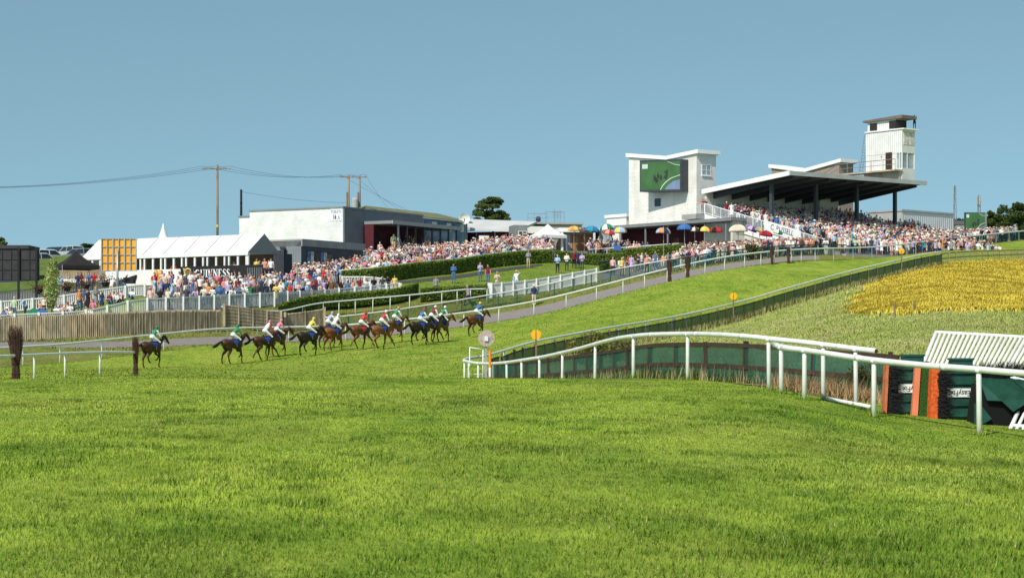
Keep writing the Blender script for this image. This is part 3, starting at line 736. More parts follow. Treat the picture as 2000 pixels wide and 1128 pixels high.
mat('tmpm', (.5, .5, .5), var=0)
HM = [horse_mesh(g) for g in range(3)]
JM = [jockey_mesh(v) for v in range(3)]
HX = horse_extras()
COATS = {'dark bay': (.055, .022, .012), 'bay': (.13, .045, .018), 'light bay': (.20, .075, .028), 'chestnut': (.22, .07, .022), 'black brown': (.022, .013, .010)}
M_HAIRB = mat('horse hair', (.012, .009, .008), .55, .2, 20)
M_POINT = mat('horse points', (.014, .010, .009), .5, .2, 6)
M_TACK = mat('tack leather', (.02, .012, .008), .45, .1)
M_SADC = mat('saddle cloth', (.03, .06, .26), .8, .12, 6); M_NUM = mat('number white', (.8, .8, .8), .7, .05)
M_BREE = mat('breeches', (.80, .80, .78), .75, .06, 6); M_BOOT = mat('boot', (.015, .015, .016), .35, .1)
TRAVEL = math.atan2(.80, .60)
_hx = {}
def silk(c): return mat('silk ' + c, CLOTH[c], .45, .08, 5, spec=.4)
def racehorse(px, y, D, g, coat, lab, jv, top, slv, capc, jlab, dr=0.0, cloth=None, lift=0.03):
    loc = G(px, D, lift); rz = TRAVEL + dr * .5 - .02
    h = empty('racehorse', loc, lab, 'horse', 'racehorses galloping in the race'); h.rotation_euler = (0, 0, rz)
    mc = mat('coat ' + coat, COATS[coat], .48, .3, 2.2, spec=.35)
    b = part('body', HM[g], h, (0, 0, 0))
    for i, m in enumerate((mc, M_POINT)): b.material_slots[i].link = 'OBJECT'; b.material_slots[i].material = m
    if not _hx:
        for nm, mb, m in zip(('tail', 'mane', 'saddle_cloth', 'number', 'saddle', 'bridle'), HX, (M_HAIRB, M_HAIRB, M_SADC, M_NUM, M_TACK, M_TACK)): _hx[nm] = [q.mesh(nm, m) for q in mb] if nm == 'number' else mb.mesh(nm, m, smooth=True)
    sc = None
    for nm in ('tail', 'mane', 'saddle_cloth', 'saddle', 'bridle'):
        o = part(nm, _hx[nm], h, (0, 0, 0))
        if nm == 'saddle_cloth':
            sc = o
            if cloth: o.material_slots[0].link = 'OBJECT'; o.material_slots[0].material = cmat(cloth)
    for q in _hx['number']: part('number', q, sc, (0, 0, 0))
    me, cap, gog = JM[jv]
    if ('cap', jv) not in _hx: _hx['cap', jv] = cap.mesh('helmet', M_BOOT, smooth=True); _hx['gog', jv] = gog.mesh('goggles', M_BOOT, smooth=True)
    j = bpy.data.objects.new('person', me); COL.objects.link(j); j.location = loc; j.rotation_euler = (0, 0, rz)
    for i, m in enumerate((silk(top), silk(slv), M_BREE, M_BOOT, smat(0))): j.material_slots[i].link = 'OBJECT'; j.material_slots[i].material = m
    hl = part('helmet', _hx['cap', jv], j, (0, 0, 0)); hl.material_slots[0].link = 'OBJECT'; hl.material_slots[0].material = silk(capc)
    part('goggles', _hx['gog', jv], j, (0, 0, 0))
    tag(j, jlab, 'person', 'jockeys riding in the race'); N_PERSON[0] += 1
RACE = [
 (297, 718, 127, 2, 'dark bay', 'dark bay racehorse trailing alone at the very back of the field', 0, 'green', 'white', 'green', 'jockey in green silks with white sleeves on the last horse', .35, None),
 (455, 711, 133, 0, 'dark bay', 'dark bay racehorse second from last with its near foreleg lifted', 0, 'green', 'green', 'green', 'jockey in plain dark green silks with white breeches', .1, None),
 (517, 705, 135.5, 1, 'dark bay', 'dark bay racehorse under the jockey in pink and white', 1, 'white', 'red', 'pink', 'jockey in white silks with red sleeves and pink cap', .0, None),
 (540, 698, 139, 0, 'bay', 'bay racehorse half hidden behind the horse of the pink capped jockey', 2, 'pink', 'pink', 'pink', 'jockey in all pink silks half hidden by another rider', .0, None),
 (603, 695, 137.5, 2, 'black brown', 'almost black racehorse under the jockey in yellow', 0, 'yellow', 'yellow', 'yellow', 'jockey in bright yellow silks and yellow cap', .0, None),
 (652, 687, 141.5, 0, 'chestnut', 'chestnut racehorse under the jockey in pale green and white', 0, 'white', 'pale green', 'white', 'jockey in white and pale green silks with white cap', .1, None),
 (640, 681, 145.5, 2, 'bay', 'bay racehorse on the far side of the chestnut', 0, 'lilac', 'white', 'lilac', 'jockey in lilac silks behind the rider in pale green', .0, None),
 (705, 680, 141.5, 1, 'bay', 'bay racehorse under the jockey all in red', 0, 'red', 'red', 'red', 'jockey all in red silks with a red cap', .0, 'red'),
 (745, 681, 139.5, 1, 'light bay', 'light bay racehorse under the red jockey with white cap', 1, 'red', 'white', 'white', 'jockey in red silks with white sleeves and white cap', .0, None),
 (770, 668, 147, 0, 'chestnut', 'chestnut racehorse under the jockey with orange cap', 0, 'green', 'white', 'orange', 'jockey in green and white silks with orange cap', .0, None),
 (820, 672, 143, 2, 'black brown', 'almost black racehorse under the jockey in blue with a red cap', 2, 'blue', 'white', 'red', 'jockey in blue and white silks with red cap', .0, None),
 (842, 667, 146, 1, 'dark bay', 'dark bay racehorse in the bunch behind the leader', 1, 'burgundy', 'white', 'white', 'jockey in burgundy silks with white cap', .0, None),
 (861, 663, 147.5, 0, 'light bay', 'light bay racehorse at the front of the bunch', 0, 'green', 'white', 'white', 'jockey in green silks with white cap at the front of the bunch', .0, None),
 (930, 655, 152, 2, 'bay', 'bay racehorse leading the race clear of the others', 0, 'blue', 'blue', 'yellow', 'jockey in blue silks and yellow cap on the leader', .0, None),
]
for r in RACE: racehorse(*r)
# ------------------------------------------------------------------ rails, fences, hurdles and markers of the course
M_PVC = mat('white pvc', (.82, .82, .79), .42, .05, 2.6, spec=.4, col2=(.66, .66, .61), detail=8)
M_PVCD = mat('weathered white paint', (.74, .74, .71), .6, .10, 2.0, .05)
M_WOOD = mat('grey weathered wood', (.37, .295, .20), .9, .38, 4, .3, stretch=(1, 1, .25))
M_BWOOD = mat('dark fence timber', (.055, .035, .025), .85, .3, 5, .2, stretch=(1, 1, .3))
M_POSTW = mat('brown fence post', (.20, .15, .10), .9, .3, 6, .3, stretch=(1, 1, .2))
M_GPOST = mat('green steel post', (.015, .085, .055), .5, .1)
M_SOIL = mat('dry soil', (.26, .17, .10), .95, .25, 5, .4)
def net_mat(name, col, alpha):
    m = mat(name, col, .8, .25, 1.2)
    nt = m.node_tree; b = nt.nodes['Principled BSDF']; out = nt.nodes['Material Output']
    tr = nt.nodes.new('ShaderNodeBsdfTransparent'); mx = nt.nodes.new('ShaderNodeMixShader'); mx.inputs[0].default_value = alpha
    nt.links.new(tr.outputs[0], mx.inputs[1]); nt.links.new(b.outputs[0], mx.inputs[2]); nt.links.new(mx.outputs[0], out.inputs['Surface'])
    return m
M_NET = net_mat('green windbreak netting', (.014, .085, .062), .86)
M_NET2 = net_mat('fine green mesh', (.02, .12, .085), .34)
M_NET3 = net_mat('dark fine mesh', (.32, .35, .34), .15)

def post_mesh(name, h, r, m, below=.25, cap=True):
    b = MB(); b.loft([(0, 0, -below), (0, 0, h * .6), (0, 0, h - .02)], [r * 1.05, r, r], 9)
    return b.mesh(name, m, smooth=True)
def crank_post(name, h, r, m, lean=.05):
    """post whose neck bends into the rail above it"""
    b = MB(); b.loft([(0, 0, -.25), (0, 0, h * .55), (lean * .25, 0, h * .82), (lean, 0, h)], [r * 1.05, r, r, r * .9], 9)
    b.loft([(lean, 0, h - .055), (lean, 0, h + .01)], [r * 1.5, r * 1.5], 9)
    return b.mesh(name, m, smooth=True)
def running_rail(name, label, knots, h, r, post_px, pr, group=None, m=M_PVC, cat='rail', step=.6, endcap=False, post_every=None, zs=6, mid=None, lift=0, sleeves=0):
    path = smooth_z(gpath(knots, h, step), zs)
    if lift:                                             # the tube does not follow every dip of the turf
        path = [p + Vector((0, 0, float(np.interp(CX + F * p.x / p.y, [a for a, _ in lift], [c for _, c in lift])))) for p in path]
    root = empty(name, path[len(path) // 2] - Vector((0, 0, h)), label, cat, group)
    b = MB(); b.loft(path, r, 12); t = b.build('tube', m, root, smooth=True)
    if mid:
        b = MB(); b.loft([p - Vector((0, 0, mid)) for p in path], r * .7, 8); b.build('lower_tube', m, root, smooth=True)
    if sleeves:
        for p in every(path, sleeves, 1.1):
            i = min(range(len(path) - 1), key=lambda k: (path[k] - p).length); d = (path[i + 1] - path[i]).normalized(); b = MB(); b.loft([p - d * .07, p + d * .07], r * 1.07, 12); b.build('joint_sleeve', M_PVCD, root, smooth=True)
    spots = along(path, post_px) if post_px else every(path, post_every, post_every * .3)
    for p in spots:
        gz = H(p.x, p.y); hh = p.z - gz
        me = crank_post('post', hh, pr, m, 0)
        part('post', me, root, Vector((p.x, p.y, gz)) - root.location, rz=random.uniform(-.1, .1)).rotation_euler[1] = random.uniform(-.012, .012)
    return root, path
# nearest rail at the right, its free end turned over two posts
RAIL_A = [(1513, 43.6), (1526, 42.7), (1571, 41.9), (1707, 39.3), (1913, 36.2), (2160, 33.2), (2500, 30.2)]
ra, pathA = running_rail('running_rail', 'nearest white running rail crossing in front of the green hurdles', RAIL_A, 1.14, .060, [1526, 1571, 1707, 1913, 2150], .05, 'white running rails', sleeves=2.9, lift=[(1513, -.12), (1571, -.10), (1707, -.035), (1913, .05), (2500, .06)])
rb, pathB = running_rail('running_rail', 'white running rail looping round the rough infield before the dark netted fence', RAIL_B, 1.14, .057, [1672, 1608, 1502, 1343, 1237, 1162, 1098, 1054, 1019, 990, 963], .047, 'white running rails', zs=3, sleeves=3.3, lift=[(1052, 0), (1098, .03), (1177, .03), (1237, 0), (1502, .01), (1608, .05), (1711, .09)])
e = pathB[0]; d = (pathB[0] - pathB[1]).normalized()
b = MB(); b.loft([e - d * .03, e + d * .012], .045, 12); b.build('pipe_mouth', mat('pipe inside', (.10, .06, .035), .9), rb)
for q in (3, 9, 15):
    p = pathB[-1 - q]; gz = H(p.x, p.y); part('post', crank_post('post', p.z - gz, .047, M_PVC, 0), rb, Vector((p.x, p.y, gz)) - rb.location)
rc, pathC = running_rail('running_rail', 'white running rail along the infield edge climbing the hill beside the green netted fence', RAIL_C, 1.14, .058, [948, 985, 1024, 1083, 1152, 1209, 1262, 1313, 1341, 1400, 1456, 1500, 1556, 1614, 1665, 1705, 1748, 1790, 1832], .042, 'white running rails', zs=8)
FAR = [(-120, 112), (0, 119.5), (100, 125), (200, 131), (300, 137), (435, 145), (564, 151), (640, 153.5), (780, 157), (930, 161.5), (1050, 165), (1165, 167.5), (1300, 171), (1440, 177.5), (1560, 185), (1700, 197), (1850, 214), (2000, 238), (2080, 256)]
rf, pathF = running_rail('running_rail', 'long white running rail on the far side of the course below the crowd', FAR, 1.15, .07,
    [-60, 45, 117, 199, 320, 444, 503, 564, 620, 675, 733, 790, 850, 906, 974, 1043, 1106, 1165, 1217, 1259, 1303, 1340, 1377, 1415, 1454, 1486, 1512, 1546, 1565, 1592, 1628, 1666, 1703, 1741, 1770, 1801, 1830, 1860, 1891, 1918, 1945, 1971, 1990], .045, 'white running rails', zs=8)
rl, pathL = running_rail('running_rail', 'short white rail leading to the brush wing at the left', [(-60, 80), (30, 84), (67, 86.5), (127, 90.5), (195, 95), (266, 99.5)], 1.12, .062, [67, 127, 195, 264], .05, 'white running rails', zs=3)

# netted timber fences round the infield
def netted_fence(label, knots, h, post_step, net, rails, pm, rm, board=.09, postr=.055, group='dark netted fences', name='netted_fence', extra=0.0, lift=0):
    path = smooth_z(gpath(knots, lift, .5), 3)
    root = empty(name, path[len(path) // 2], label, 'fence', group)
    b = MB()
    for p, q in zip(path, path[1:]): b.add([p + Vector((0, 0, .04)), q + Vector((0, 0, .04)), q + Vector((0, 0, h)), p + Vector((0, 0, h))], [(0, 1, 2, 3)])
    b.build('netting', net, root)
    off = Vector((0, .06, 0))
    for f in rails:
        b = MB()
        for p, q in zip(path[::2], path[2::2] + [path[-1]]):
            if (q - p).length > .01: b.bar(p - off * .6 + Vector((0, 0, h * f)), q - off * .6 + Vector((0, 0, h * f)), .035, board)
        b.build('fence_rail', rm, root)
    pm_ = MB(); pm_.box((0, 0, (h + extra) / 2 - .1), (postr * 2, postr * 2, h + extra + .2)); me = pm_.mesh('fence_post', pm)
    n = 0
    for p in every(path, post_step, .3):
        if n >= 99: break
        n += 1
        o = part('fence_post', me, root, p + off - root.location, random.uniform(-.3, .3)); o.scale = (1, 1, random.uniform(.95, 1.12)); o.rotation_euler = (random.uniform(-.04, .04), random.uniform(-.05, .05), o.rotation_euler[2])
    return path
netted_fence('green netted timber fence directly behind the looping white rail', FB, .98, 2.3, M_NET, (.97, .42), M_BWOOD, M_BWOOD, .10)
netted_fence('long netted fence with brown posts inside the infield rail up the hill', FC, .92, 1.9, M_NET, (.97,), M_POSTW, M_BWOOD, .07, .06, extra=.05)
netted_fence('low grey timber fence above the yellow crop at the top right', [(1836, 181), (1900, 189), (1960, 198), (2060, 213), (2200, 234)], 1.0, 2.0, M_NET3, (.95, .5), M_WOOD, M_WOOD, .13, .06, name='timber_fence')
# fences on the crowd side
def mesh_fence(label, knots, h, step, tube_m):
    path = smooth_z(gpath(knots, 0, .6), 6)
    root = empty('mesh_fence', path[len(path) // 2], label, 'fence', 'green mesh fences along the crowd')
    b = MB()
    for p, q in zip(path, path[1:]): b.add([p + Vector((0, 0, .03)), q + Vector((0, 0, .03)), q + Vector((0, 0, h * .96)), p + Vector((0, 0, h * .96))], [(0, 1, 2, 3)])
    b.build('mesh_panel', M_NET2, root)
    b = MB(); b.loft([p + Vector((0, 0, h)) for p in path], .055, 8); b.build('top_tube', tube_m, root, smooth=True)
    b = MB(); b.box((0, 0, h / 2 - .1), (.085, .085, h + .1)); me = b.mesh('fence_post', M_GPOST)
    for p in every(path, step, .2)[:99]: part('fence_post', me, root, p + Vector((0, .05, 0)) - root.location)
    return path
pathG = mesh_fence('green mesh fence with a white top tube along the road above the gates', [(636, 160.2), (700, 162.3), (780, 165), (850, 167.8), (930, 171), (1050, 175), (1165, 178.5), (1300, 182), (1325, 182.8)], 1.12, 2.05, M_PVC)
mesh_fence('green mesh crowd barrier with dark top tube along the upper part of the course', [(1300, 186), (1340, 186.2), (1440, 187.5), (1560, 193.5), (1700, 205), (1850, 222), (2000, 246)], 1.05, 2.2, M_GPOST)
rh, pathH = running_rail('running_rail', 'white running rail in front of the clipped hedge above the timber gates', [(433, 153.6), (540, 157.6), (640, 162.6), (694, 164.6), (780, 167.3), (862, 169.8), (919, 171.6), (953, 172.6)], 1.18, .058, [444, 490, 538, 591, 631, 662, 694, 728, 762, 800, 863, 893, 919, 951], .042, 'white running rails', zs=3)

def picket_rail(label, knots, h, post_step, netted=False, pick=.15, pw=.058, post_px=None, tall=.0):
    path = smooth_z(gpath(knots, 0, .25), 10)
    root = empty('picket_railing', path[len(path) // 2], label, 'railing', 'white picket railings')
    b = MB()
    for p in every(path, pick): b.box(p + Vector((0, 0, h * .52)), (pw, .025, h * .84))
    b.build('pickets', M_PVCD, root)
    for z in (h * .96, h * .13):
        b = MB()
        for p, q in zip(path[::3], path[3::3] + [path[-1]]):
            if (q - p).length > .02: b.bar(p + Vector((0, -.03, z)), q + Vector((0, -.03, z)), .05, .09 if z > .5 else .06)
        b.build('rail', M_PVCD, root)
    if netted:
        b = MB()
        for p, q in zip(path, path[1:]):
            o = Vector((0, -.07, 0)); b.add([p + o + Vector((0, 0, .05)), q + o + Vector((0, 0, .05)), q + o + Vector((0, 0, h * .95)), p + o + Vector((0, 0, h * .95))], [(0, 1, 2, 3)])
        b.build('netting', M_NET3, root)
    b = MB(); b.box((0, 0, h * .5), (.15, .15, h + .1 + tall)); me = b.mesh('post', M_PVCD)
    for p in (every(path, post_step, .02) + [path[-1]])[:99]: part('post', me, root, p - root.location + Vector((0, -.06, 0)))
    return path
pathP = picket_rail('long white picket railing in front of the crowd by the beer marquee', [(-60, 141.5), (0, 143), (160, 145.3), (220, 146.8), (264, 148), (350, 151), (435, 155), (540, 160), (640, 166), (780, 171.5)], 1.12, 1.72, True)
picket_rail('white picket railing sloping down beside the picnic lawn', [(-60, 153), (0, 154), (100, 154.5), (200, 155.6), (283, 157)], .95, 2.4)
picket_rail('short white picket railing at the hedge end behind the crowd corner', [(668, 177), (720, 176), (783, 172)], 1.0, 2.2)
# large white boarded panels facing the lawn
def panel_fence(label, knots, h, nb):
    path = smooth_z(gpath(knots, 0, .3), 8); root = empty('boarded_fence', path[len(path) // 2], label, 'fence')
    pts = every(path, sum((b_ - a_).length for a_, b_ in zip(path, path[1:])) / nb - .001)
    b = MB()
    for p, q in zip(pts, pts[1:]):
        n = 12
        for i in range(n):
            a = p.lerp(q, (i + .08) / n); c = p.lerp(q, (i + .92) / n); b.bar(a + Vector((0, 0, h * .5)), c + Vector((0, 0, h * .5)), .03, h * .86)
    b.build('boards', M_PVCD, root)
    for z in (.06, .96):
        b = MB()
        for p, q in zip(pts, pts[1:]): b.bar(p + Vector((0, -.05, h * z)), q + Vector((0, -.05, h * z)), .06, .10)
        b.build('rail', M_PVCD, root)
    for i, p in enumerate(pts):
        b = MB(); wd = .42 if i == 0 else .13; b.box(p + Vector((0, -.09, h * .5)), (wd, .13, h + .12)); b.build('post', M_PVCD, root)
panel_fence('high white boarded fence dividing the lawn from the road', [(957, 174.3), (1050, 177.7), (1165, 181.2)], 1.24, 9)

# grey boarded timber fence at the left and its gates
def board_fence(name, label, knots, h, cat='fence', hgap=.006, seed=1, top_var=.03, cap=False, lift=0):
    rnd = random.Random(seed); path = gpath(knots, 0, .15); root = empty(name, path[len(path) // 2], label, cat)
    b = MB(); pw = .145
    for p in every(path, pw + hgap):
        hh = h + rnd.uniform(-top_var, top_var)
        b.box(p + Vector((rnd.uniform(-.004, .004), rnd.choice((0, 0, -.022)), hh / 2)), (pw, .022, hh + .1))
    b.build('boards', M_WOOD, root)
    for z in (.25, .8):
        b = MB()
        for p, q in zip(path[::8], path[8::8] + [path[-1]]):
            if (q - p).length > .02: b.bar(p + Vector((0, .05, h * z)), q + Vector((0, .05, h * z)), .05, .1)
        b.build('fence_rail', M_WOOD, root)
    return path, root
board_fence('timber_fence', 'long grey boarded timber fence beside the road at the left', [(-80, 138), (0, 140), (100, 141.5), (200, 143.5), (320, 147.5), (433, 152)], 1.62, seed=4)
def gate(label, knots, h, lattice):
    path = gpath(knots, .05, .1); root = empty('timber_gate', path[len(path) // 2], label, 'gate', 'timber gates')
    b = MB()
    for p in every(path, .152): b.box(p + Vector((0, .03, h / 2)), (.145, .02, h))
    b.build('boards', M_WOOD, root)
    b = MB(); P0, P1 = path[0], path[-1]
    for z in ([.04, .2, .36, .52, .68, .84, .97] if lattice else [.1, .9]): b.bar(P0 + Vector((0, -.02, h * z)), P1 + Vector((0, -.02, h * z)), .05, .085)
    b.build('gate_rails', M_WOOD, root)
    for f in ((0, .25, .5, .75, 1) if lattice else (0, .5, 1)):
        p = P0.lerp(P1, f); b = MB(); b.box(p + Vector((0, -.06, h / 2 + .02)), (.10 if 0 < f < 1 else .2, .06 if 0 < f < 1 else .2, h + (.04 if 0 < f < 1 else .16))); b.build('gate_post', M_WOOD, root)
gate('wide timber gate with horizontal battens between the fence and the small gate', [(438, 153.2), (549, 157)], 1.62, True)
gate('plain boarded timber gate beside the start of the green mesh fence', [(557, 157.6), (634, 161)], 1.42, False)

# ------------------------------------------------------------------ brush wings
M_TWIG = mat('birch twigs', (.085, .045, .032), .9, .35, 9)
def brush(loc, h, r0, r1, label, seed, lean=0.0, waist=.45):
    rnd = random.Random(seed); root = empty('brush_wing', loc, label, 'brush wing', 'birch brush wings'); b = MB(); z0 = Vector(loc)
    for k in range(420 if h > 2 else 240):
        a = rnd.uniform(0, 2 * PI); q = math.sqrt(rnd.random()); t1 = rnd.uniform(.72, 1.06)
        def pt(t, j=0): 
            rr = (r0 * (1 - .25 * math.sin(PI * min(t / waist, 1))) if t < waist else r0 + (r1 - r0) * math.sin((t - waist) / (1 - waist) * PI / 1.6)) * q
            return z0 + Vector((math.cos(a + j) * rr + lean * t * h, math.sin(a + j) * rr * .6, t * h))
        j = rnd.uniform(-.25, .25)
        b.loft([pt(0), pt(.3, j * .4), pt(.65, j), pt(t1, j * 1.6) + Vector((rnd.uniform(-.06, .06), rnd.uniform(-.04, .04), 0))], [.012, .011, .009, .003], 4, caps=False)
    b.build('twigs', M_TWIG, root)
    for z in (.16, .34):
        b = MB(); b.loft([z0 + Vector((math.cos(k) * r0 * 1.02 + lean * z * h, math.sin(k) * r0 * .62, h * z)) for k in np.linspace(0, 2 * PI, 17)[:-1]], .018, 5, closed=True); b.build('binding', M_BWOOD, root)
    return root
brush(G(31, 84), 2.3, .19, .33, 'big birch brush bundle standing at the far left of the course', 1)
brush(G(265, 99.3), 1.85, .13, .17, 'slim birch brush bundle at the end of the short white rail', 2)
brush(G(1308, 171), 1.95, .18, .26, 'left one of two close brush bundles on the rail below the paddock', 3, -.02)
brush(G(1343, 172.2), 1.9, .17, .26, 'brush bundle to the right of the pair, below the paddock', 4, .02)
brush(G(1508, 181), 1.5, .13, .19, 'brush bundle on the far rail below the umbrellas', 5)
brush(G(1540, 183), 1.5, .13, .18, 'brush bundle on the far rail under the staircase banner', 6)

# ------------------------------------------------------------------ markers
M_YEL = mat('yellow marker', (.85, .42, .01), .5, .08); M_GREYM = mat('grey galvanised', (.42, .43, .43), .45, .12, 5, metal=.5)
M_ORG = mat('orange marker', (.85, .25, .01), .5, .06)
def disc(c, r, t, n=20):
    b = MB(); b.loft([Vector(c) + Vector((0, -t / 2, 0)), Vector(c) + Vector((0, t / 2, 0))], [r, r], n, side=(1, 0, 0)); return b
for px, y0, D, hp, lab in ((1047, 653, 99.5, 1.7, 'yellow disc marker on a wooden post beside the bushes of the infield'), (1432.5, 578, 141, 1.5, 'yellow disc marker on a post halfway up the infield fence'), (1761, 490, 170, 1.5, 'yellow disc marker on a post near the top of the hill')):
    g = G(px, D); c = P(px, y0, D); root = empty('marker_post', g, lab, 'course marker', 'yellow disc markers')
    b = MB(); b.box((g + Vector((c.x, c.y + .05, c.z))) / 2 - Vector((0, 0, .0)), (.09, .07, c.z - g.z + .2)); b.build('post', M_POSTW, root)
    for s in (-1, 1):
        b = MB(); n = 12; pts = [c + Vector((s * .03, -.03, 0)) + Vector((s * .215 * math.sin(a), 0, .25 * math.cos(a))) for a in np.linspace(0, PI, n)]; b.extr(pts if s < 0 else pts[::-1], (0, .03, 0)); b.build('half_disc', M_YEL, root)
D = 84; g = G(949, D); root = empty('signal_disc', g, 'round grey brown disc seen from behind on a white post at the rail loop', 'course sign'); c = P(950, 660, D)
b = MB(); b.box((g.x, g.y, (g.z + c.z) / 2), (.10, .05, c.z - g.z + .1)); b.build('post', M_GREYM, root)
dm = mat('slotted disc', (.42, .33, .29), .8, .35, 14, .3)
disc(c + Vector((0, -.09, 0)), .345, .04, 28).build('disc', dm, root)
b = MB(); b.box(c + Vector((0, -.15, -.02)), (.16, .06, .20)); b.build('bracket_plate', mat('pale plate', (.62, .68, .72), .5, .1), root)
D = 77.5; g = G(957, D); root = empty('marker_pole', g, 'orange and white banded pole beside the rail loop', 'course marker')
tz = P(957, 683, D).z; L = tz - g.z + .1
for k, m in enumerate((M_ORG, mat('white band', (.8, .8, .78), .5, .05), M_ORG)):
    f0, f1 = ((0, .42), (.42, .62), (.62, 1))[k]; b = MB(); b.loft([g + Vector((0, 0, -.1 + L * f0)), g + Vector((0, 0, -.1 + L * f1))], [.05, .05], 10); b.build('pole_band', m, root, smooth=False)
D = 84; root = empty('hurdle_frame', G(930, D), 'thin white metal frame standing empty inside the rail loop', 'frame')
b = MB(); a0, a1 = G(917, D), G(943, D); t0, t1 = P(917.5, 678, D), P(943.5, 682, D)
for s, q in ((a0, t0), (a1, t1), (t0, t1)): b.loft([s, q], .024, 6)
for f in (.35, .15): b.loft([a0.lerp(t0, f), a1.lerp(t1, f)], .016, 6)
b.build('frame_tubes', M_PVCD, root, smooth=True)
root = empty('gate_stump', G(1745, 100.5), 'two short wooden stumps joined by a wire at the foot of the yellow crop', 'fence')
for px in (1747, 1785):
    b = MB(); p = G(px, 100.5); b.loft([p - Vector((0, 0, .1)), p + Vector((.02, 0, .62))], [.055, .05], 7); b.build('stump', M_POSTW, root)
b = MB(); b.loft([G(1747, 100.5, .5), G(1785, 100.5, .38)], .014, 5); b.build('wire', M_BWOOD, root)

# ------------------------------------------------------------------ spare hurdles and the slatted wing at the right
M_HGRN = mat('green plastic', (.010, .062, .046), .5, .4, 5, spec=.4, detail=8)
M_HLID = mat('green lid', (.012, .072, .055), .4, .12, 3, spec=.5)
M_PADO = mat('orange padding', (.66, .105, .02), .85, .35, 14, .6); M_PADP = mat('faded orange board', (.74, .22, .11), .7, .1, 3)
M_ASTRO = mat('artificial turf', (.035, .10, .015), .95, .4, 40, .8); M_BIRCH = mat('black brush', (.010, .010, .011), .9, .5, 30)
def text_mesh(txt, size, thick=.004, m=None, sx=1.0):
    cu = bpy.data.curves.new('t', 'FONT'); cu.body = txt; cu.size = size; cu.align_x = 'CENTER'; cu.align_y = 'CENTER'; cu.extrude = thick
    o = bpy.data.objects.new('t', cu); COL.objects.link(o); dg = bpy.context.evaluated_depsgraph_get(); dg.update()
    me = bpy.data.meshes.new_from_object(o.evaluated_get(dg)); bpy.data.objects.remove(o); bpy.data.curves.remove(cu)
    if sx != 1.0: me.transform(Matrix.Diagonal((sx, 1, 1, 1)))
    me.materials.clear(); me.materials.append(m)
    return me
def put_text(txt, size, c, ax, up, m, parent, name='lettering', sx=1.0, thick=.004):
    ax, up = Vector(ax).normalized(), Vector(up).normalized(); n = ax.cross(up)
    o = bpy.data.objects.new(name, text_mesh(txt, size, thick, m, sx)); COL.objects.link(o); o.parent = parent
    o.matrix_local = Matrix.Translation(Vector(c) - wloc(parent)) @ Matrix((ax, up, n)).transposed().to_4x4()
    return o
M_BLK = mat('black lettering', (.015, .015, .017), .6, .03); M_STK = mat('white sticker', (.78, .78, .76), .5, .05); M_BLUST = mat('blue sticker', (.05, .32, .55), .5, .05)
def spare_hurdle(px0, D, label, txt_dx, seed, hh=1.08, blue=True, padw=.09, padm=None):
    """hurdle section stood on its end: green ribbed box, brush down one side, padded rail down the other"""
    g = G(px0, D); root = empty('spare_hurdle', g, label, 'hurdle', 'spare hurdles stood on end'); rnd = random.Random(seed)
    wb = .66; x0 = g.x; y = g.y; z = g.z
    b = MB(); n = 5
    b.box((x0 + wb / 2, y + .22, z + hh / 2), (wb, .38, hh))
    for k in range(n):
        zc = z + hh * (k + .5) / n; b.box((x0 + wb / 2, y + .012, zc + .01), (wb - .03, .05, hh / n * .66)); 
    b.build('ribbed_box', M_HGRN, root)
    b = MB(); b.box((x0 + wb / 2 + .02, y + .2, z + hh + .052), (wb * .62, .34, .10)); b.box((x0 + wb / 2 + .02, y + .2, z + hh + .122), (wb * .7, .4, .04)); b.build('end_cap', M_HLID, root)
    b = MB()
    for k in range(1500):
        zz = z + rnd.random() * (hh - .12); yy = y - .03 + rnd.random() * .3; l = rnd.uniform(.12, .30)
        xx = x0 - .06 + rnd.uniform(-.12, .04); dv = Vector((rnd.uniform(.3, 1), rnd.uniform(-.8, .1), rnd.uniform(-.5, .3))).normalized() * l
        p = Vector((xx, yy, zz)); sdv = Vector((0, .004, .01)); b.add([p - sdv, p + sdv, p + dv], [(0, 1, 2)])
    b.box((x0 - .10, y + .18, z + hh / 2 - .05), (.13, .3, hh - .1)); b.build('brush_strip', M_BIRCH, root)
    b = MB(); q = x0 + wb
    b.hexa([(x0 - .24 - padw / 2, y, z - .03), (x0 - .24 + padw / 2, y, z - .03), (x0 - .24 + padw / 2, y + .3, z - .03), (x0 - .24 - padw / 2, y + .3, z - .03), (x0 - .19 - padw / 2, y, z + hh - .08), (x0 - .19 + padw / 2, y, z + hh - .08), (x0 - .19 + padw / 2, y + .3, z + hh - .08), (x0 - .19 - padw / 2, y + .3, z + hh - .08)]); b.build('padded_rail', padm or M_PADO, root)
    s = MB(); zc = z + hh * .49; s.box((x0 + .30, y - .022, zc), (.56, .016, .175)); st = s.build('maker_plate', M_STK, root)
    put_text('EasyFix', .15, (x0 + .27 + txt_dx, y - .034, zc - .005), (-1, 0, 0), (0, 0, -1), M_BLK, st, sx=.92)
    if blue:
        s = MB(); s.box((x0 + .565, y - .024, zc + .005), (.085, .014, .15)); s.build('emblem', M_BLUST, st)
        put_text('F', .12, (x0 + .565, y - .036, zc), (-1, 0, 0), (0, 0, -1), M_STK, st, name='emblem_letter')
    return root, x0 + wb, y, z
r1, q, y, z = spare_hurdle(1752, 40.6, 'left spare green hurdle stood on end behind the nearest rail', .04, 1, blue=False, padw=.06, padm=mat('worn orange padding', (.52, .15, .06), .9, .3, 8))
q -= .37; y -= .06
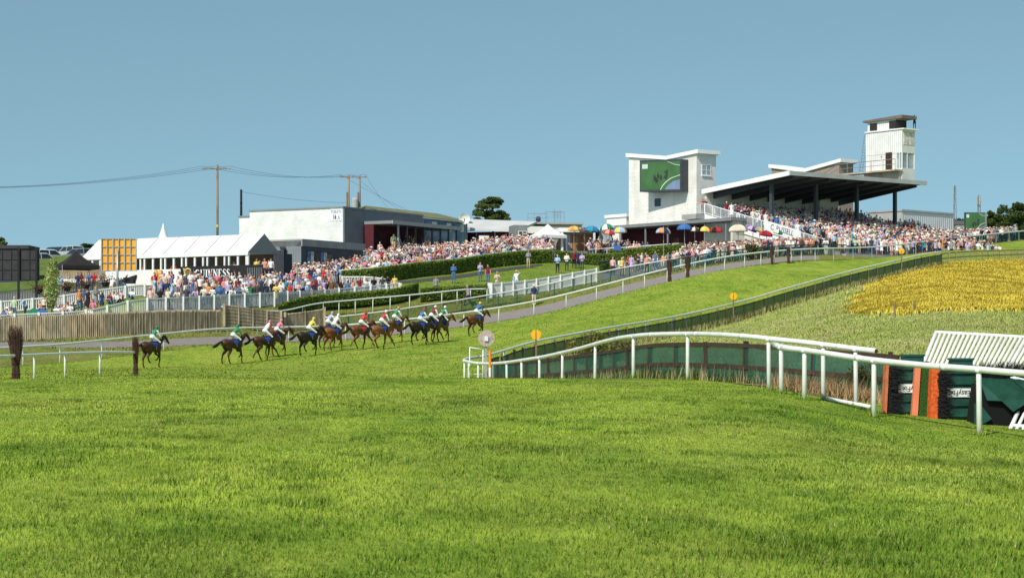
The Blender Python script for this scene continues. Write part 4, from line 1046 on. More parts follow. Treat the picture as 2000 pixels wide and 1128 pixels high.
b = MB(); b.hexa([(q - .02, y - .1, z - .02), (q + .10, y - .1, z - .02), (q + .10, y + .2, z - .02), (q - .02, y + .2, z - .02), (q + .06, y - .1, z + 1.05), (q + .17, y - .1, z + 1.05), (q + .17, y + .2, z + 1.05), (q + .06, y + .2, z + 1.05)]); b.build('faded_board', M_PADP, r1)
b = MB(); b.hexa([(q + .11, y - .06, z - .02), (q + .36, y - .06, z - .02), (q + .36, y + .25, z - .02), (q + .11, y + .25, z - .02), (q + .18, y - .06, z + 1.03), (q + .40, y - .06, z + 1.03), (q + .40, y + .25, z + 1.03), (q + .18, y + .25, z + 1.03)]); b.build('turf_facing', M_ASTRO, r1)
r2, q, y, z = spare_hurdle(1847, 40.0, 'right spare green hurdle stood on end with a blue corner on its maker plate', .02, 2, padw=.16)
q -= .14; y -= .03
b = MB(); b.hexa([(q - .0, y - .08, z - .02), (q + .10, y - .08, z - .02), (q + .10, y + .2, z - .02), (q, y + .2, z - .02), (q + .13, y - .08, z + .98), (q + .23, y - .08, z + .98), (q + .23, y + .2, z + .98), (q + .13, y + .2, z + .98)]); b.build('end_frame', M_WOOD, r2)
b = MB(); b.hexa([(q + .10, y - .14, z + .84), (q + .21, y - .14, z + .84), (q + .21, y + .1, z + .84), (q + .10, y + .1, z + .84), (q + .11, y - .14, z + 1.01), (q + .22, y - .14, z + 1.01), (q + .22, y + .1, z + 1.01), (q + .11, y + .1, z + 1.01)]); b.build('padded_end', M_PADO, r2)
b = MB(); rnd = random.Random(9)
for k in range(420):
    zz = rnd.random() * .92; p = Vector((q + .0 + .1 * zz + rnd.uniform(-.03, .03), y - .1 + rnd.random() * .1, z + zz)); dv = Vector((rnd.uniform(-.09, .09), rnd.uniform(-.05, .02), rnd.uniform(-.07, .05))); b.add([p, p + Vector((.006, 0, .012)), p + dv], [(0, 1, 2)])
b.build('turf_fringe', M_ASTRO, r2)
# hurdle tipped on its back: green lid above a black hollow
g = G(1960, 39.0); root = empty('tipped_hurdle', g, 'green hurdle section tipped on its back showing its black hollow inside', 'hurdle')
x, y, z = g.x - .46, g.y, g.z - .06
top = [(x, y, z + .92), (x + .22, y - .10, z + .99), (x + .75, y - .12, z + .98), (x + 1.3, y - .1, z + .80), (x + 1.9, y, z + .72), (x + 2.1, y + .8, z + .9), (x + .3, y + .9, z + 1.12)]
b = MB(); b.extr([Vector(p) for p in top], (0, .02, -.05)); b.build('lid', M_HLID, root)
b = MB(); b.extr([Vector((x, y - .02, z + .92)), Vector((x + .22, y - .12, z + .985)), Vector((x + .62, y - .14, z + .93)), Vector((x + 1.02, y - .13, z + .60)), Vector((x + .62, y - .12, z + .34)), Vector((x + .40, y - .10, z + .55)), Vector((x + .12, y - .08, z + .56))], (0, .05, 0)); b.build('front_flap', M_HGRN, root)
b = MB(); b.extr([Vector((x + 1.02, y - .12, z + .60)), Vector((x + .62, y - .135, z + .95)), Vector((x + .9, y - .13, z + .97)), Vector((x + 1.75, y - .08, z + .72)), Vector((x + 1.75, y - .08, z + .58))], (0, .05, 0)); b.build('front_flap', M_HGRN, root)
b = MB(); b.extr([Vector((x - .12, y + .02, z - .02)), Vector((x + 1.2, y + .02, z - .05)), Vector((x + 1.7, y + .02, z + .25)), Vector((x + 1.75, y + .02, z + .66)), Vector((x + .9, y + .02, z + .86)), Vector((x, y + .02, z + .88))], (0, .7, 0)); b.build('hollow_body', mat('black hollow', (.004, .004, .005), .9, .1), root)  # solid block; the dark of the hollow is put into its colour
b = MB(); b.extr([Vector((x - .12, y - .06, z + .0)), Vector((x + .22, y - .06, z + .20)), Vector((x - .02, y - .06, z + .50)), Vector((x - .12, y - .06, z + .5))], (0, .05, 0)); b.build('side_flap', M_HGRN, root)
b = MB(); b.extr([Vector((x + .62, y + .1, z + 1.0)), Vector((x + .70, y + .1, z + 1.02)), Vector((x + 1.5, y + .0, z + .83)), Vector((x + 1.46, y - .0, z + .79))], (0, .03, .01)); b.build('label_strip', M_STK, root)
b = MB(); rnd = random.Random(5)
for k in range(1100):
    p = Vector((x + .05 + rnd.random() * 1.0, y + .35 + rnd.random() * .2, z + .95 + rnd.random() * .12)); dv = Vector((rnd.uniform(-.1, .1), rnd.uniform(-.12, 0), rnd.uniform(.12, .34))); b.add([p - Vector((.007, 0, 0)), p + Vector((.007, 0, 0)), p + dv], [(0, 1, 2)])
b.build('brush_strip', M_BIRCH, root)
# white slatted wing leaning back
def wing(a0, a1, t0, t1, n, label, grp='white slatted wings'):
    root = empty('slatted_wing', a0.lerp(a1, .5), label, 'hurdle wing', grp)
    b = MB()
    for k in range(1, n):
        f = k / n; p, q = a0.lerp(a1, f), t0.lerp(t1, f); b.loft([p.lerp(q, .02), p.lerp(q, .965)], .034, 8)
    b.build('slats', mat('creamy white slats', (.76, .75, .67), .5, .12, 2), root, smooth=True)
    for s, q in ((a0, t0), (a0.lerp(a1, .5), t0.lerp(t1, .5)), (a1, t1)): b = MB(); b.loft([s, q], .042, 9); b.build('frame_tube', M_PVC, root, smooth=True)
    for f in (.99, .3): b = MB(); b.loft([a0.lerp(t0, f), a1.lerp(t1, f)], .04, 9); b.build('frame_tube', M_PVC, root, smooth=True)
    return root
D = 43.0
wing(P(1775, 780, D), P(2085, 800, D - .6), P(1829, 647, D + .9), P(2185, 667, D + .2), 38, 'white slatted wing leaning behind the green hurdles')
wing(P(1968, 848, 38.3), P(2140, 862, 37.8), P(1995, 790, 39.3), P(2190, 800, 38.8), 14, 'low white slatted wing lying at the right edge under the tipped hurdle')
tag(strip('soil_bank', M_SOIL, [(1430, 47.6), (1500, 46.8), (1600, 45.2), (1712, 44.2)], [(1430, 48.6), (1500, 48.2), (1600, 47.6), (1712, 46.8)], .03), kind='structure')
b = MB(); b.loft([G(1615, 42.7, .05), G(1700, 41.6, .05)], .045, 9); b.build('fallen_tube', M_PVC, smooth=True, label='white tube lying on the grass beneath the nearest rail', cat='pipe')
# ------------------------------------------------------------------ buildings along the hill
M_WHT = mat('white render', (.81, .78, .72), .8, .06, .6, .05)
M_WHTR = mat('white roof edge', (.82, .82, .80), .6, .05, 1)
M_GREYS = mat('grey roof sheet', (.22, .23, .24), .6, .12, .8)
M_FASC = mat('grey fascia', (.40, .41, .41), .6, .1, .8)
M_DARK = mat('dark steel', (.05, .058, .07), .5, .15, 2)
M_SOFF = mat('dark soffit', (.10, .105, .115), .8, .15, .7)
M_MARO = mat('maroon paint', (.085, .014, .022), .7, .15, 1)
M_CONC = mat('concrete', (.34, .33, .31), .9, .15, .8, .1)
M_CREAM = mat('cream wall', (.64, .60, .50), .8, .08, .8)
M_GLASS = mat('window glass', (.02, .03, .04), .08, .3, .6, spec=.6)
M_GLASSB = mat('bright window glass', (.34, .39, .42), .1, .4, .8, spec=.6)
M_FRAME = mat('white window frame', (.78, .78, .76), .5, .04)
M_INT = mat('dim interior', (.03, .027, .025), .9, .2, 1)  # dark panels for openings; the unlit inside is put into the colour
class Fr:
    """local frame on plan: origin, along, away"""
    def __init__(s, o, ax, ay): s.o = Vector((o[0], o[1], 0)); s.x = Vector((ax[0], ax[1], 0)).normalized(); s.y = Vector((ay[0], ay[1], 0)).normalized()
    def __call__(s, a, b, z=0): return s.o + s.x * a + s.y * b + Vector((0, 0, z))
    def block(s, mb, a0, a1, b0, b1, z0, z1, mi=0):
        if (s.x.cross(s.y)).z > 0: q = [(a0, b0), (a1, b0), (a1, b1), (a0, b1)]
        else: q = [(a0, b0), (a0, b1), (a1, b1), (a1, b0)]
        zz = z1 if isinstance(z1, (list, tuple)) else [z1] * 4
        mb.hexa([s(a, b, z0) for a, b in q] + [s(a, b, zz[i]) for i, (a, b) in enumerate(q)], mi)
    def blk(s, name, m, par, *d, **kw):
        b = MB(); s.block(b, *d); return b.build(name, m, par, **kw)
def window(par, fr, axis, a0, a1, face, z0, z1, glass=M_GLASS, panes=1, rows=1, sill=True, out=1):
    """a framed window on the face b=face (axis 'a') or a=face (axis 'b'); out is the outward sign"""
    def bl(mb, p0, p1, d0, d1, q0, q1):
        lo, hi = min(d0, d1), max(d0, d1)
        if axis == 'a': fr.block(mb, p0, p1, face + lo, face + hi, q0, q1)
        else: fr.block(mb, face + lo, face + hi, p0, p1, q0, q1)
    t = .07; b = MB(); o = out
    bl(b, a0, a0 + t, .005 * o, .06 * o, z0, z1); bl(b, a1 - t, a1, .005 * o, .06 * o, z0, z1); bl(b, a0 + t, a1 - t, .005 * o, .06 * o, z0, z0 + t); bl(b, a0 + t, a1 - t, .005 * o, .06 * o, z1 - t, z1)
    for k in range(1, panes): c = a0 + (a1 - a0) * k / panes; bl(b, c - .03, c + .03, .005 * o, .055 * o, z0 + t, z1 - t)
    for k in range(1, rows): c = z0 + (z1 - z0) * k / rows; bl(b, a0 + t, a1 - t, .005 * o, .05 * o, c - .03, c + .03)
    w = b.build('window', M_FRAME, par)
    b = MB(); bl(b, a0 + .02, a1 - .02, .003 * o, .03 * o, z0 + .02, z1 - .02); b.build('pane', glass, w)
    if sill: b = MB(); bl(b, a0 - .06, a1 + .06, .002 * o, .12 * o, z0 - .09, z0 - .003); b.build('sill', M_FRAME, w)
    return w
def railing(root_or_none, path, h, step, m, label=None, name='railing', r=.025, bal=0.0, group=None, parent=None, mid=True):
    root = parent or empty(name, path[0], label, 'railing', group)
    b = MB(); b.loft([p + Vector((0, 0, h)) for p in path], r * 1.3, 6)
    if mid: b.loft([p + Vector((0, 0, h * .5)) for p in path], r, 6)
    b.build('handrail', m, root)
    for p in every(path, step): b = MB(); b.loft([p, p + Vector((0, 0, h))], r, 6); b.build('post', m, root)
    if bal:
        b = MB()
        for p in every(path, bal, bal / 2): b.loft([p + Vector((0, 0, .12)), p + Vector((0, 0, h - .03))], r * .55, 4)
        for z in (.12,): b.loft([p + Vector((0, 0, z)) for p in path], r, 5)
        b.build('balusters', m, root)
    return root
# ---- grandstand: a runs along the track front, b away from the track
S = Fr((29.0, 206.0), (.787, .614), (-.614, .787))
def SZ(b): return 8.9 + (np.clip(b, -8, 11.2) + 8) * .258
gs = empty('grandstand', S(10, 4, 9), 'grandstand full of people with a wide upswept roof on dark columns', 'grandstand')
b = MB(); n = 24
for k in range(n):
    b0 = -8 + 19.6 * k / n; b1 = -8 + 19.6 * (k + 1) / n; S.block(b, -.6, 24.5, b0, b1, 6, float(SZ(b1)) - .02)
b.build('terrace_steps', M_CONC, gs)
b = MB(); q = [(-.6, -.2), (20.4, -.2), (20.4, 12.6), (-.6, 12.6)]
zt = [17.75, 17.75, 16.65, 16.65]; b.hexa([S(a, c, z - .22) for (a, c), z in zip(q, zt)] + [S(a, c, z) for (a, c), z in zip(q, zt)]); b.build('roof', M_SOFF, gs)
b = MB(); b.hexa([S(-.75, -.45, 17.42), S(20.6, -.45, 17.42), S(20.6, -.25, 17.42), S(-.75, -.25, 17.42), S(-.75, -.45, 17.86), S(20.6, -.45, 17.86), S(20.6, -.25, 17.86), S(-.75, -.25, 17.86)]); b.build('front_fascia', M_FASC, gs)  # roof edge turned from the sun; its shade is put into the grey
b = MB(); b.hexa([S(-.85, -.3, 17.40), S(-.62, -.3, 17.40), S(-.62, 12.7, 16.25), S(-.85, 12.7, 16.25), S(-.85, -.3, 17.88), S(-.62, -.3, 17.88), S(-.62, 12.7, 16.76), S(-.85, 12.7, 16.76)]); b.build('end_fascia', M_WHTR, gs)
for a in (.5, 7.2, 13.6, 19.8):
    b = MB(); S.block(b, a - .17, a + .17, 3.3, 3.64, float(SZ(3.5)) - .3, 17.2); b.build('column', M_DARK, gs)
for a in np.linspace(.5, 19.8, 8):
    b = MB(); b.hexa([S(a - .1, .4, 17.2), S(a + .1, .4, 17.2), S(a + .1, 12.3, 15.75), S(a - .1, 12.3, 15.75), S(a - .1, .4, 17.52), S(a + .1, .4, 17.52), S(a + .1, 12.3, 16.4), S(a - .1, 12.3, 16.4)]); b.build('roof_beam', M_DARK, gs)
S.blk('back_wall', M_CREAM, gs, -.6, 15.2, 12.2, 12.5, 12.5, 16.42)
S.blk('end_room', M_CREAM, gs, 15.2, 18.2, 10.4, 12.5, 12.5, 16.4)
for k in range(6): window(gs, S, 'a', .6 + 2.4 * k, 2.3 + 2.4 * k, 12.2, 14.0, 15.35, M_GLASSB, 2, 1, False, -1)
window(gs, S, 'a', 15.9, 17.4, 10.4, 14.0, 15.3, M_GLASSB, 2, 1, False, -1)
railing(None, [S(20.6, t, float(SZ(t))) for t in np.linspace(10.5, -3.5, 9)], 1.1, 2.2, M_DARK, parent=gs)
# staircase on the near end with its white balustrade and banner
st = empty('staircase', S(-1.5, 3, 9), 'open staircase with white balustrade climbing the near end of the grandstand', 'staircase')
b = MB(); n = 26
def STZ(b): return 9.35 + (np.clip(b, -6.5, 11) + 6.5) * .262
for k in range(n):
    b0 = -6.5 + 17.5 * k / n; b1 = -6.5 + 17.5 * (k + 1) / n; S.block(b, -1.9, -.65, b0, b1, float(STZ(b0)) - .5, float(STZ(b1)))
b.build('steps', M_CONC, st)
S.blk('landing', M_CONC, st, -3.3, -.65, 11.0, 13.2, 13.4, 13.93)
b = MB(); b.hexa([S(-2.0, -6.6, 8.6), S(-1.92, -6.6, 8.6), S(-1.92, 11, 13.1), S(-2.0, 11, 13.1), S(-2.0, -6.6, 9.3), S(-1.92, -6.6, 9.3), S(-1.92, 11, 13.95), S(-2.0, 11, 13.95)]); b.build('stringer', M_WHTR, st)
b = MB(); b.hexa([S(-1.86, -2, 8), S(-1.8, -2, 8), S(-1.8, 11, 8), S(-1.86, 11, 8), S(-1.86, -2, 9.9), S(-1.8, -2, 9.9), S(-1.8, 11, 13.3), S(-1.86, 11, 13.3)]); b.build('under_wall', M_CREAM, st)
railing(None, [S(-1.97, t, float(STZ(t)) + .02) for t in np.linspace(11, -6.4, 18)], 1.12, 1.25, M_WHTR, parent=st, r=.035, bal=.16, mid=False)
railing(None, [S(-3.2, 11.05, 13.95), S(-1.97, 11.05, 13.95)], 1.12, .6, M_WHTR, parent=st, r=.035, bal=.16, mid=False)
def bpt(t, z): return S(-2.06, t, float(STZ(t)) + z)
bn = empty('banner', bpt(.5, .5), 'white banner reading C. RUSSELL on the staircase balustrade', 'banner')
b = MB(); b.extr([bpt(2.0, .1), bpt(-3.2, .1), bpt(-3.2, 1.3), bpt(2.0, 1.3)], S.x * -.02); b.build('sheet', M_STK, bn)
up = Vector((0, 0, 1)); axd = (bpt(-1, .5) - bpt(1, .5)).normalized()
put_text('C. RUSSELL', .80, bpt(-.55, .78) - S.x * .035, axd, (up - axd * up.dot(axd)), mat('navy lettering', (.02, .03, .12), .6, .02), bn, sx=.86)
# ---- tower carrying the big screen
M_TWR = brick_mat('white painted blocks', (.80, .77, .71), (.75, .72, .66), (.68, .65, .59), .45, .225, vec=(.6, .6, 0), bump=.35)
tw = empty('screen_tower', S(0, 19, 9), 'tall white butterfly roofed tower carrying the big screen', 'tower')
a0, b0, Lb, La = -.94, 13.4, 11.1, 2.9
def tower_top(fr, par, a0, b0, Lb, La, zl, zv, zr, vf, m, z0, over=.45, th=.42):
    def pt(a, t, z): return fr(a, b0 + t, z)
    bb = MB(); pr = [(0, zr - th), (Lb * vf, zv - th), (Lb, zl - th)]
    bb.extr([pt(a0, 0, z0), pt(a0, Lb, z0), pt(a0, Lb, pr[2][1]), pt(a0, Lb * vf, pr[1][1]), pt(a0, 0, pr[0][1])], fr.x * La)
    bb.build('wall', m, par)
    bb = MB(); o = over; e = .25
    bb.extr([pt(a0 - e, -o, zr - th + .003), pt(a0 - e, Lb * vf, zv - th + .003), pt(a0 - e, Lb + o * .6, zl - th + .003), pt(a0 - e, Lb + o * .6, zl), pt(a0 - e, Lb * vf, zv), pt(a0 - e, -o, zr)], fr.x * (La + 2 * e))
    return bb.build('roof', M_WHTR, par)
tower_top(S, tw, a0, b0, Lb, La, 21.55, 20.75, 21.1, .42, M_TWR, 8)
def win_right(fr, par, aa, ab, bf, z0, z1, panes, rows, glass=M_GLASSB): return window(par, fr, 'a', aa, ab, bf, z0, z1, glass, panes, rows, True, -1)
win_right(S, tw, a0 + .75, a0 + 2.15, b0, 18.35, 19.55, 2, 2)
win_right(S, tw, a0 + 1.3, a0 + 2.1, b0, 14.7, 16.0, 1, 2)
window(tw, S, 'b', b0 + 5.6, b0 + 6.8, a0, 15.2, 16.25, M_GLASS, 1, 1, True, -1)
bs = empty('big_screen', S(a0 - .5, b0 + 5.2, 16.3), 'big video screen on the white tower showing the race on green turf', 'screen')
sb0, sb1, sz0, sz1, sa = b0 + 1.28, b0 + 7.06, 16.62, 20.1, a0 - 1.05
b = MB(); _q = [(sa, sb0), (a0 - .02, sb0), (a0 - .02, sb1), (sa - .9, sb1)]; _d = [0, 0, .22, .22]
b.hexa([S(a, t, sz0 + d) for (a, t), d in zip(_q, _d)] + [S(a, t, sz1 + d) for (a, t), d in zip(_q, _d)]); b.build('casing', M_DARK, bs)
def emis(name, c, e): return mat(name, c, .6, .25, .7, emit=e)
M_SG = emis('screen green', (.040, .105, .036), .42); M_SW = emis('screen white', (.42, .48, .45), .4); M_SD = emis('screen dark', (.03, .035, .03), .3); M_SB = emis('screen blue', (.13, .17, .26), .4)
def scr(t, z, d=.02):
    f = .03 + t * .94; return S(sa - d - .9 * (1 - f), sb1 - f * (sb1 - sb0), sz0 + .2 + .22 * (1 - f) + z * (sz1 - sz0 - .4))
def picture(par, scr, push, line=.03):
    b = MB(); b.extr([scr(0, 0), scr(1, 0), scr(1, 1), scr(0, 1)], push * .01); pic = b.build('display', M_SG, par)
    def flat(pts, m, nm, d=.035): b = MB(); b.extr([scr(x, y, d) for x, y in pts], push * .006); b.build(nm, m, pic)
    flat([(.62, 0), (.70, .16), (.84, .30), (1, .36), (1, 0)], M_SB, 'curve', .03)
    pts = [(.50, 0), (.55, .14), (.64, .28), (.78, .42), (1, .52)]
    flat(pts + [(x + .012, y - .02) for x, y in pts[::-1]], M_SW, 'rail_line')
    flat([(.70, 1), (.86, .90), (1, .86), (1, .845), (.86, .88), (.68, 1)], M_SW, 'rail_line')
    flat([(.04, .76), (.18, .76), (.18, .92), (.04, .92)], M_SW, 'score_box')
    rnd = random.Random(4)
    for k in range(13):
        x, y = .34 + rnd.random() * .36, .30 + rnd.random() * .28; y += (x - .4) * .4; w = .018 + rnd.random() * .012; h = .05 + rnd.random() * .06
        flat([(x - w, y - h), (x - w * .2, y - h * .6), (x + w, y - h), (x + w * 1.2, y + h * .2), (x + w * .3, y + h), (x - w, y + h * .4)], M_SD, 'runner', .035 + k * .001)
picture(bs, scr, S.x * -1)
# ---- maroon verandah under the tower
vr = empty('verandah', S(-3, 15, 10), 'low maroon verandah with flat grey roof under the white tower', 'building')
b = MB(); S.block(b, -4.3, -.97, 4.6, 25.2, 12.86, 13.2); b.build('roof', M_GREYS, vr)
S.blk('wall', M_MARO, vr, -1.6, -.98, 5.2, 25, 9.2, 12.85)
S.blk('end_wall', M_CREAM, vr, -3.6, -1.62, 5.1, 5.4, 9.2, 12.85)
for t in (5.6, 8.8, 14.6, 18.2, 22.3): b = MB(); S.block(b, -4.05, -3.9, t, t + .15, 8.5, 12.86); b.build('post', M_GREYS, vr)
S.blk('door', mat('brown door', (.16, .06, .025), .6, .2, 2), vr, -1.66, -1.61, 15.4, 16.3, 9.3, 11.6)
an = empty('white_annex', S(0, 27, 9), 'small white flat roofed block left of the screen tower', 'building')
S.blk('wall', M_WHT, an, -.9, 3, 25.0, 28.4, 9, 14.4); S.blk('roof', M_WHTR, an, -1.05, 3.1, 24.8, 28.6, 14.41, 14.75)
# ---- brick box with white butterfly roof, far end
bx = empty('brick_box', S(24, 20, 14), 'brick lift house with white butterfly roof behind the grandstand', 'building')
M_BRK = brick_mat('buff brick', (.36, .26, .19), (.30, .215, .16), (.36, .32, .28), .22, .075, vec=(.6, .6, 0))
tower_top(S, bx, 23.2, 14.9, 11.0, 2.4, 21.75, 20.8, 21.6, .5, M_BRK, 10)
b = MB(); S.block(b, 23.17, 23.2, 17.6, 18.9, 19.15, 19.45); b.build('vent_slot', M_DARK, bx)
win_right(S, bx, 24.0, 25.0, 14.9, 19.0, 19.9, 1, 1, M_GLASS)
# ---- judges' tower standing on the roof
jt = empty('control_tower', S(17, 4, 17.8), 'white ribbed commentary tower standing on the grandstand roof', 'tower')
M_RIB = rib_mat('white ribbed sheet', (.80, .80, .77), (-.614, .787, 0), .28, .5, .12, (.70, .67, .61)); M_RIB2 = rib_mat('white ribbed sheet side', (.80, .80, .77), (.787, .614, 0), .28, .5, .12, (.72, .69, .63))
ja, jb, jw, jd = 18.4, 1.2, 5.3, 2.1
def J(a0, a1, b0, b1, z0, z1, nm, m): return S.blk(nm, m, jt, ja + a0, ja + a1, jb + b0, jb + b1, z0, z1)
J(0, jd, .0, jw, 17.7, 19.3, 'base_wall', M_RIB); J(.03, jd - .03, .9, jw - .02, 19.3, 21.0, 'cabin_wall', M_RIB); J(0, jd, 0, jw, 21.0, 23.55, 'upper_wall', M_RIB)
J(.08, jd - .08, .08, .88, 19.3, 21.0, 'corner_glass', M_GLASSB)
for a_, b_ in ((.0, 0), (jd - .1, 0), (0, .82)): J(a_, a_ + .1, b_, b_ + .1, 19.3, 21.0, 'corner_post', M_FRAME)
J(jd * .4, jd * .4 + .07, 0, .06, 19.3, 21.0, 'corner_post', M_FRAME); J(.0, .05, .35, .42, 19.3, 21.0, 'corner_post', M_FRAME)
J(-.12, jd + .35, -.3, jw + .05, 23.55, 23.68, 'gallery_floor', M_FRAME)
J(.1, jd - .5, .9, jw - .2, 23.68, 24.75, 'top_cabin', M_RIB); J(.06, .1, jw - 1.6, jw - .55, 23.75, 24.55, 'top_window', M_INT)
J(.05, jd - .4, .85, .92, 23.72, 24.7, 'top_opening', M_INT); J(.02, .1, .95, 1.9, 23.75, 24.6, 'top_opening', M_INT)
b = MB(); b.hexa([S(ja - .2, jb - .1, 24.76), S(ja + jd + .2, jb - .1, 24.76), S(ja + jd + .2, jb + jw + .25, 24.72), S(ja - .2, jb + jw + .25, 24.72), S(ja - .2, jb - .1, 25.12), S(ja + jd + .2, jb - .1, 25.12), S(ja + jd + .2, jb + jw + .25, 24.92), S(ja - .2, jb + jw + .25, 24.92)]); b.build('roof', mat('brown roof edge', (.16, .13, .11), .8, .2, 1.5), jt)
dr = J(-.05, -.004, 1.45, 2.35, 19.15, 21.15, 'door', mat('dark brown door', (.05, .03, .02), .6, .2)); J(-.08, -.02, 2.9, 3.1, 20.75, 20.95, 'lamp', M_CREAM)
J(jd - 1.9, jd - .15, -.04, -.003, 21.9, 23.4, 'weathered_panel', mat('flaking paint', (.58, .56, .52), .9, .45, 3, .4))
gl = empty('catwalk', S(17.6, 4, 18.8), 'steel catwalk with grey railing round the foot of the commentary tower', 'catwalk')
S.blk('deck', mat('rusty deck', (.42, .34, .25), .8, .3, 1.5), gl, ja - 1.3, ja - .02, jb - .1, jb + 8.6, 18.95, 19.12)
S.blk('apron', mat('stained panel', (.45, .38, .27), .9, .4, 1.2, stretch=(1, 1, .2)), gl, ja - .4, ja - .02, jb + .1, jb + 5.2, 17.8, 18.94)
railing(None, [S(ja - 1.25, jb + t, 19.12) for t in np.linspace(-.1, 8.6, 8)], 1.1, 1.75, M_GREYS, parent=gl, r=.03)
railing(None, [S(ja - 1.25, jb + 8.6, 19.12), S(ja - .6, jb + 11.5, 18.2)], 1.0, 1.2, M_GREYS, parent=gl, r=.03)
ld = empty('ladder', S(ja + .3, jb + jw + .5, 18), 'thin steel ladder up the left side of the commentary tower', 'ladder')
for s in (0, .45): b = MB(); b.loft([S(ja + .2 + s, jb + jw + 1.3, 18), S(ja + .2 + s, jb + jw + .35, 23.4)], .025, 5); b.build('stile', M_GREYS, ld)
b = MB()
for k in range(16): f = k / 16; b.loft([S(ja + .2, jb + jw + 1.3 - .95 * f, 18.1 + 5.4 * f), S(ja + .65, jb + jw + 1.3 - .95 * f, 18.1 + 5.4 * f)], .02, 4)
b.build('rungs', M_GREYS, ld)
person(S(ja + jd + .05, jb + .1, 23.68), -.3, 'binoc', 'black', 'black', 'cap', 'dark', 'camera operator in black on the gallery of the commentary tower', hatc='black', h=.9)
# ---- white ribbed shed and screen at the right
sh = empty('ribbed_shed', S(34, 12, 10), 'long white ribbed shed at the right end of the grandstand', 'shed')
R = Fr(((1762 - CX) / F * 238, 238), (.74, .67), (-.67, .74))
R.blk('wall', rib_mat('pale ribbed cladding', (.78, .78, .76), (.74, .67, 0), .42, .5, .16, (.70, .69, .66)), sh, 0, 10.4, 0, 5, 8, 15.9); R.blk('end_wall', M_FASC, sh, -.06, -.005, 0, 5, 8, 15.9); R.blk('roof', M_FASC, sh, -.15, 10.5, -.12, 5.1, 15.91, 16.12)
lw = empty('low_wall', P(1730, 430, 236), 'low white wall left of the ribbed shed', 'wall')
b = MB(); q0, q1 = P(1712, 436, 240), P(1752, 436, 244); b.bar(Vector((q0.x, q0.y, 12.8)), Vector((q1.x, q1.y, 12.8)), .3, 4.4); b.build('wall', M_WHT, lw)
s2 = empty('video_screen', G(1905, 268), 'smaller video screen on the skyline at the far right', 'screen')
W2 = Fr(((1886 - CX) / F * 268, 268), (.98, .17), (-.17, .98))
W2.blk('casing', M_DARK, s2, -.08, 2.95, .0, .35, 12, 17.75); W2.blk('side_frame', M_GREYS, s2, 2.72, 2.98, -.09, -.003, 13, 17.75)
def scr2(t, z, d=.02): return W2(.0 + t * 2.7, -d, 15.0 + z * 2.68)
picture(s2, scr2, W2.y * -1)
# masts far off
for px, y0, D, hh, w, lab in ((1865, 362, 560, 11, .5, 'thin lattice mast far off on the right skyline'), (1912, 381, 470, 9, .45, 'phone mast with aerial panels behind the small video screen')):
    t = P(px, y0, D); zb = H(t.x, D) - 1; root = empty('lattice_mast', (t.x, D, zb), lab, 'mast'); b = MB(); hh = t.z - zb; n = int(hh / 1.4)
    for s in ((-w, 0), (w, 0), (0, w)):
        b.loft([(t.x + s[0] * 1.3, D + s[1], zb), (t.x + s[0] * .4, D + s[1] * .4, t.z)], .09, 4)
    for k in range(n):
        f0, f1 = k / n, (k + 1) / n; k0, k1 = w * (1.3 - .9 * f0), w * (1.3 - .9 * f1); sg = 1 if k % 2 else -1
        b.loft([(t.x - sg * k0, D, zb + hh * f0), (t.x + sg * k1, D, zb + hh * f1)], .06, 4)
    b.build('lattice', M_GREYS, root)
    if px == 1912:
        b = MB()
        for s in (-1, 0, 1): b.box((t.x + s * .55, D - .3, t.z - 1.2), (.3, .2, 2.0))
        b.build('aerial_panels', M_FASC, root)
ho = empty('house', G(1880, 500), 'small grey house far off on the right skyline', 'house')
c = P(1880, 447, 500); b = MB(); b.box((c.x, 500, c.z - .6), (4.6, 5, 3.2)); b.build('wall', mat('far grey wall', (.25, .24, .24), .9), ho)
b = MB(); b.extr([Vector((c.x - 2.5, 497.3, c.z + 1.0)), Vector((c.x + 2.5, 497.3, c.z + 1.0)), Vector((c.x + 2.3, 497.3, c.z + 1.9)), Vector((c.x - 2.3, 497.3, c.z + 1.9))], (0, 5.6, 0)); b.build('roof', mat('far slate', (.12, .12, .13), .9), ho)
for k in range(3): b = MB(); b.box((c.x - 1.5 + k * 1.5, 497.46, c.z - .2), (.7, .06, 1.0)); b.build('window', M_FRAME, ho)

# ---- toilets block, its verandah and neighbours
T = Fr((-18.0, 212.0), (.49, .87), (-.87, .49))
tb = empty('toilets_block', T(6, 6, 8), 'long flat roofed block with white end wall signed TOILETS and grey side', 'building')
M_TW = brick_mat('white blockwork', (.80, .79, .77), (.74, .73, .71), (.66, .65, .63), .45, .225, vec=(-.87, .49, 0), bump=.4)
M_TG = brick_mat('grey blockwork', (.19, .20, .22), (.17, .18, .20), (.14, .15, .16), .45, .225, vec=(.49, .87, 0), bump=.4)
T.blk('end_wall', M_TW, tb, 0, .3, 0, 12.3, 5, 14.5); T.blk('side_wall', M_TG, tb, .3, 16, 0, .3, 5, 14.5)
T.blk('body', M_CONC, tb, .3, 16, .3, 12.3, 5, 14.4); T.blk('coping', M_GREYS, tb, -.08, 16.1, -.08, 12.4, 14.5, 14.68)
T.blk('lower_block', M_TW, tb, 2.2, 9, 12.3, 15.4, 5, 14.1); T.blk('lower_coping', M_GREYS, tb, 2.1, 9, 12.4, 15.5, 14.1, 14.26)
sg = empty('sign', T(-.05, 1.2, 13.5), 'white TOILETS sign with figures on the white end wall', 'sign')
T.blk('board', M_STK, sg, -.04, -.005, .12, 1.62, 13.15, 14.42)
MB_ = mat('sign blue', (.03, .10, .28), .6, .03)
put_text('TOILETS', .40, T(-.055, .87, 14.12), -T.y, (0, 0, 1), MB_, sg, sx=.92)
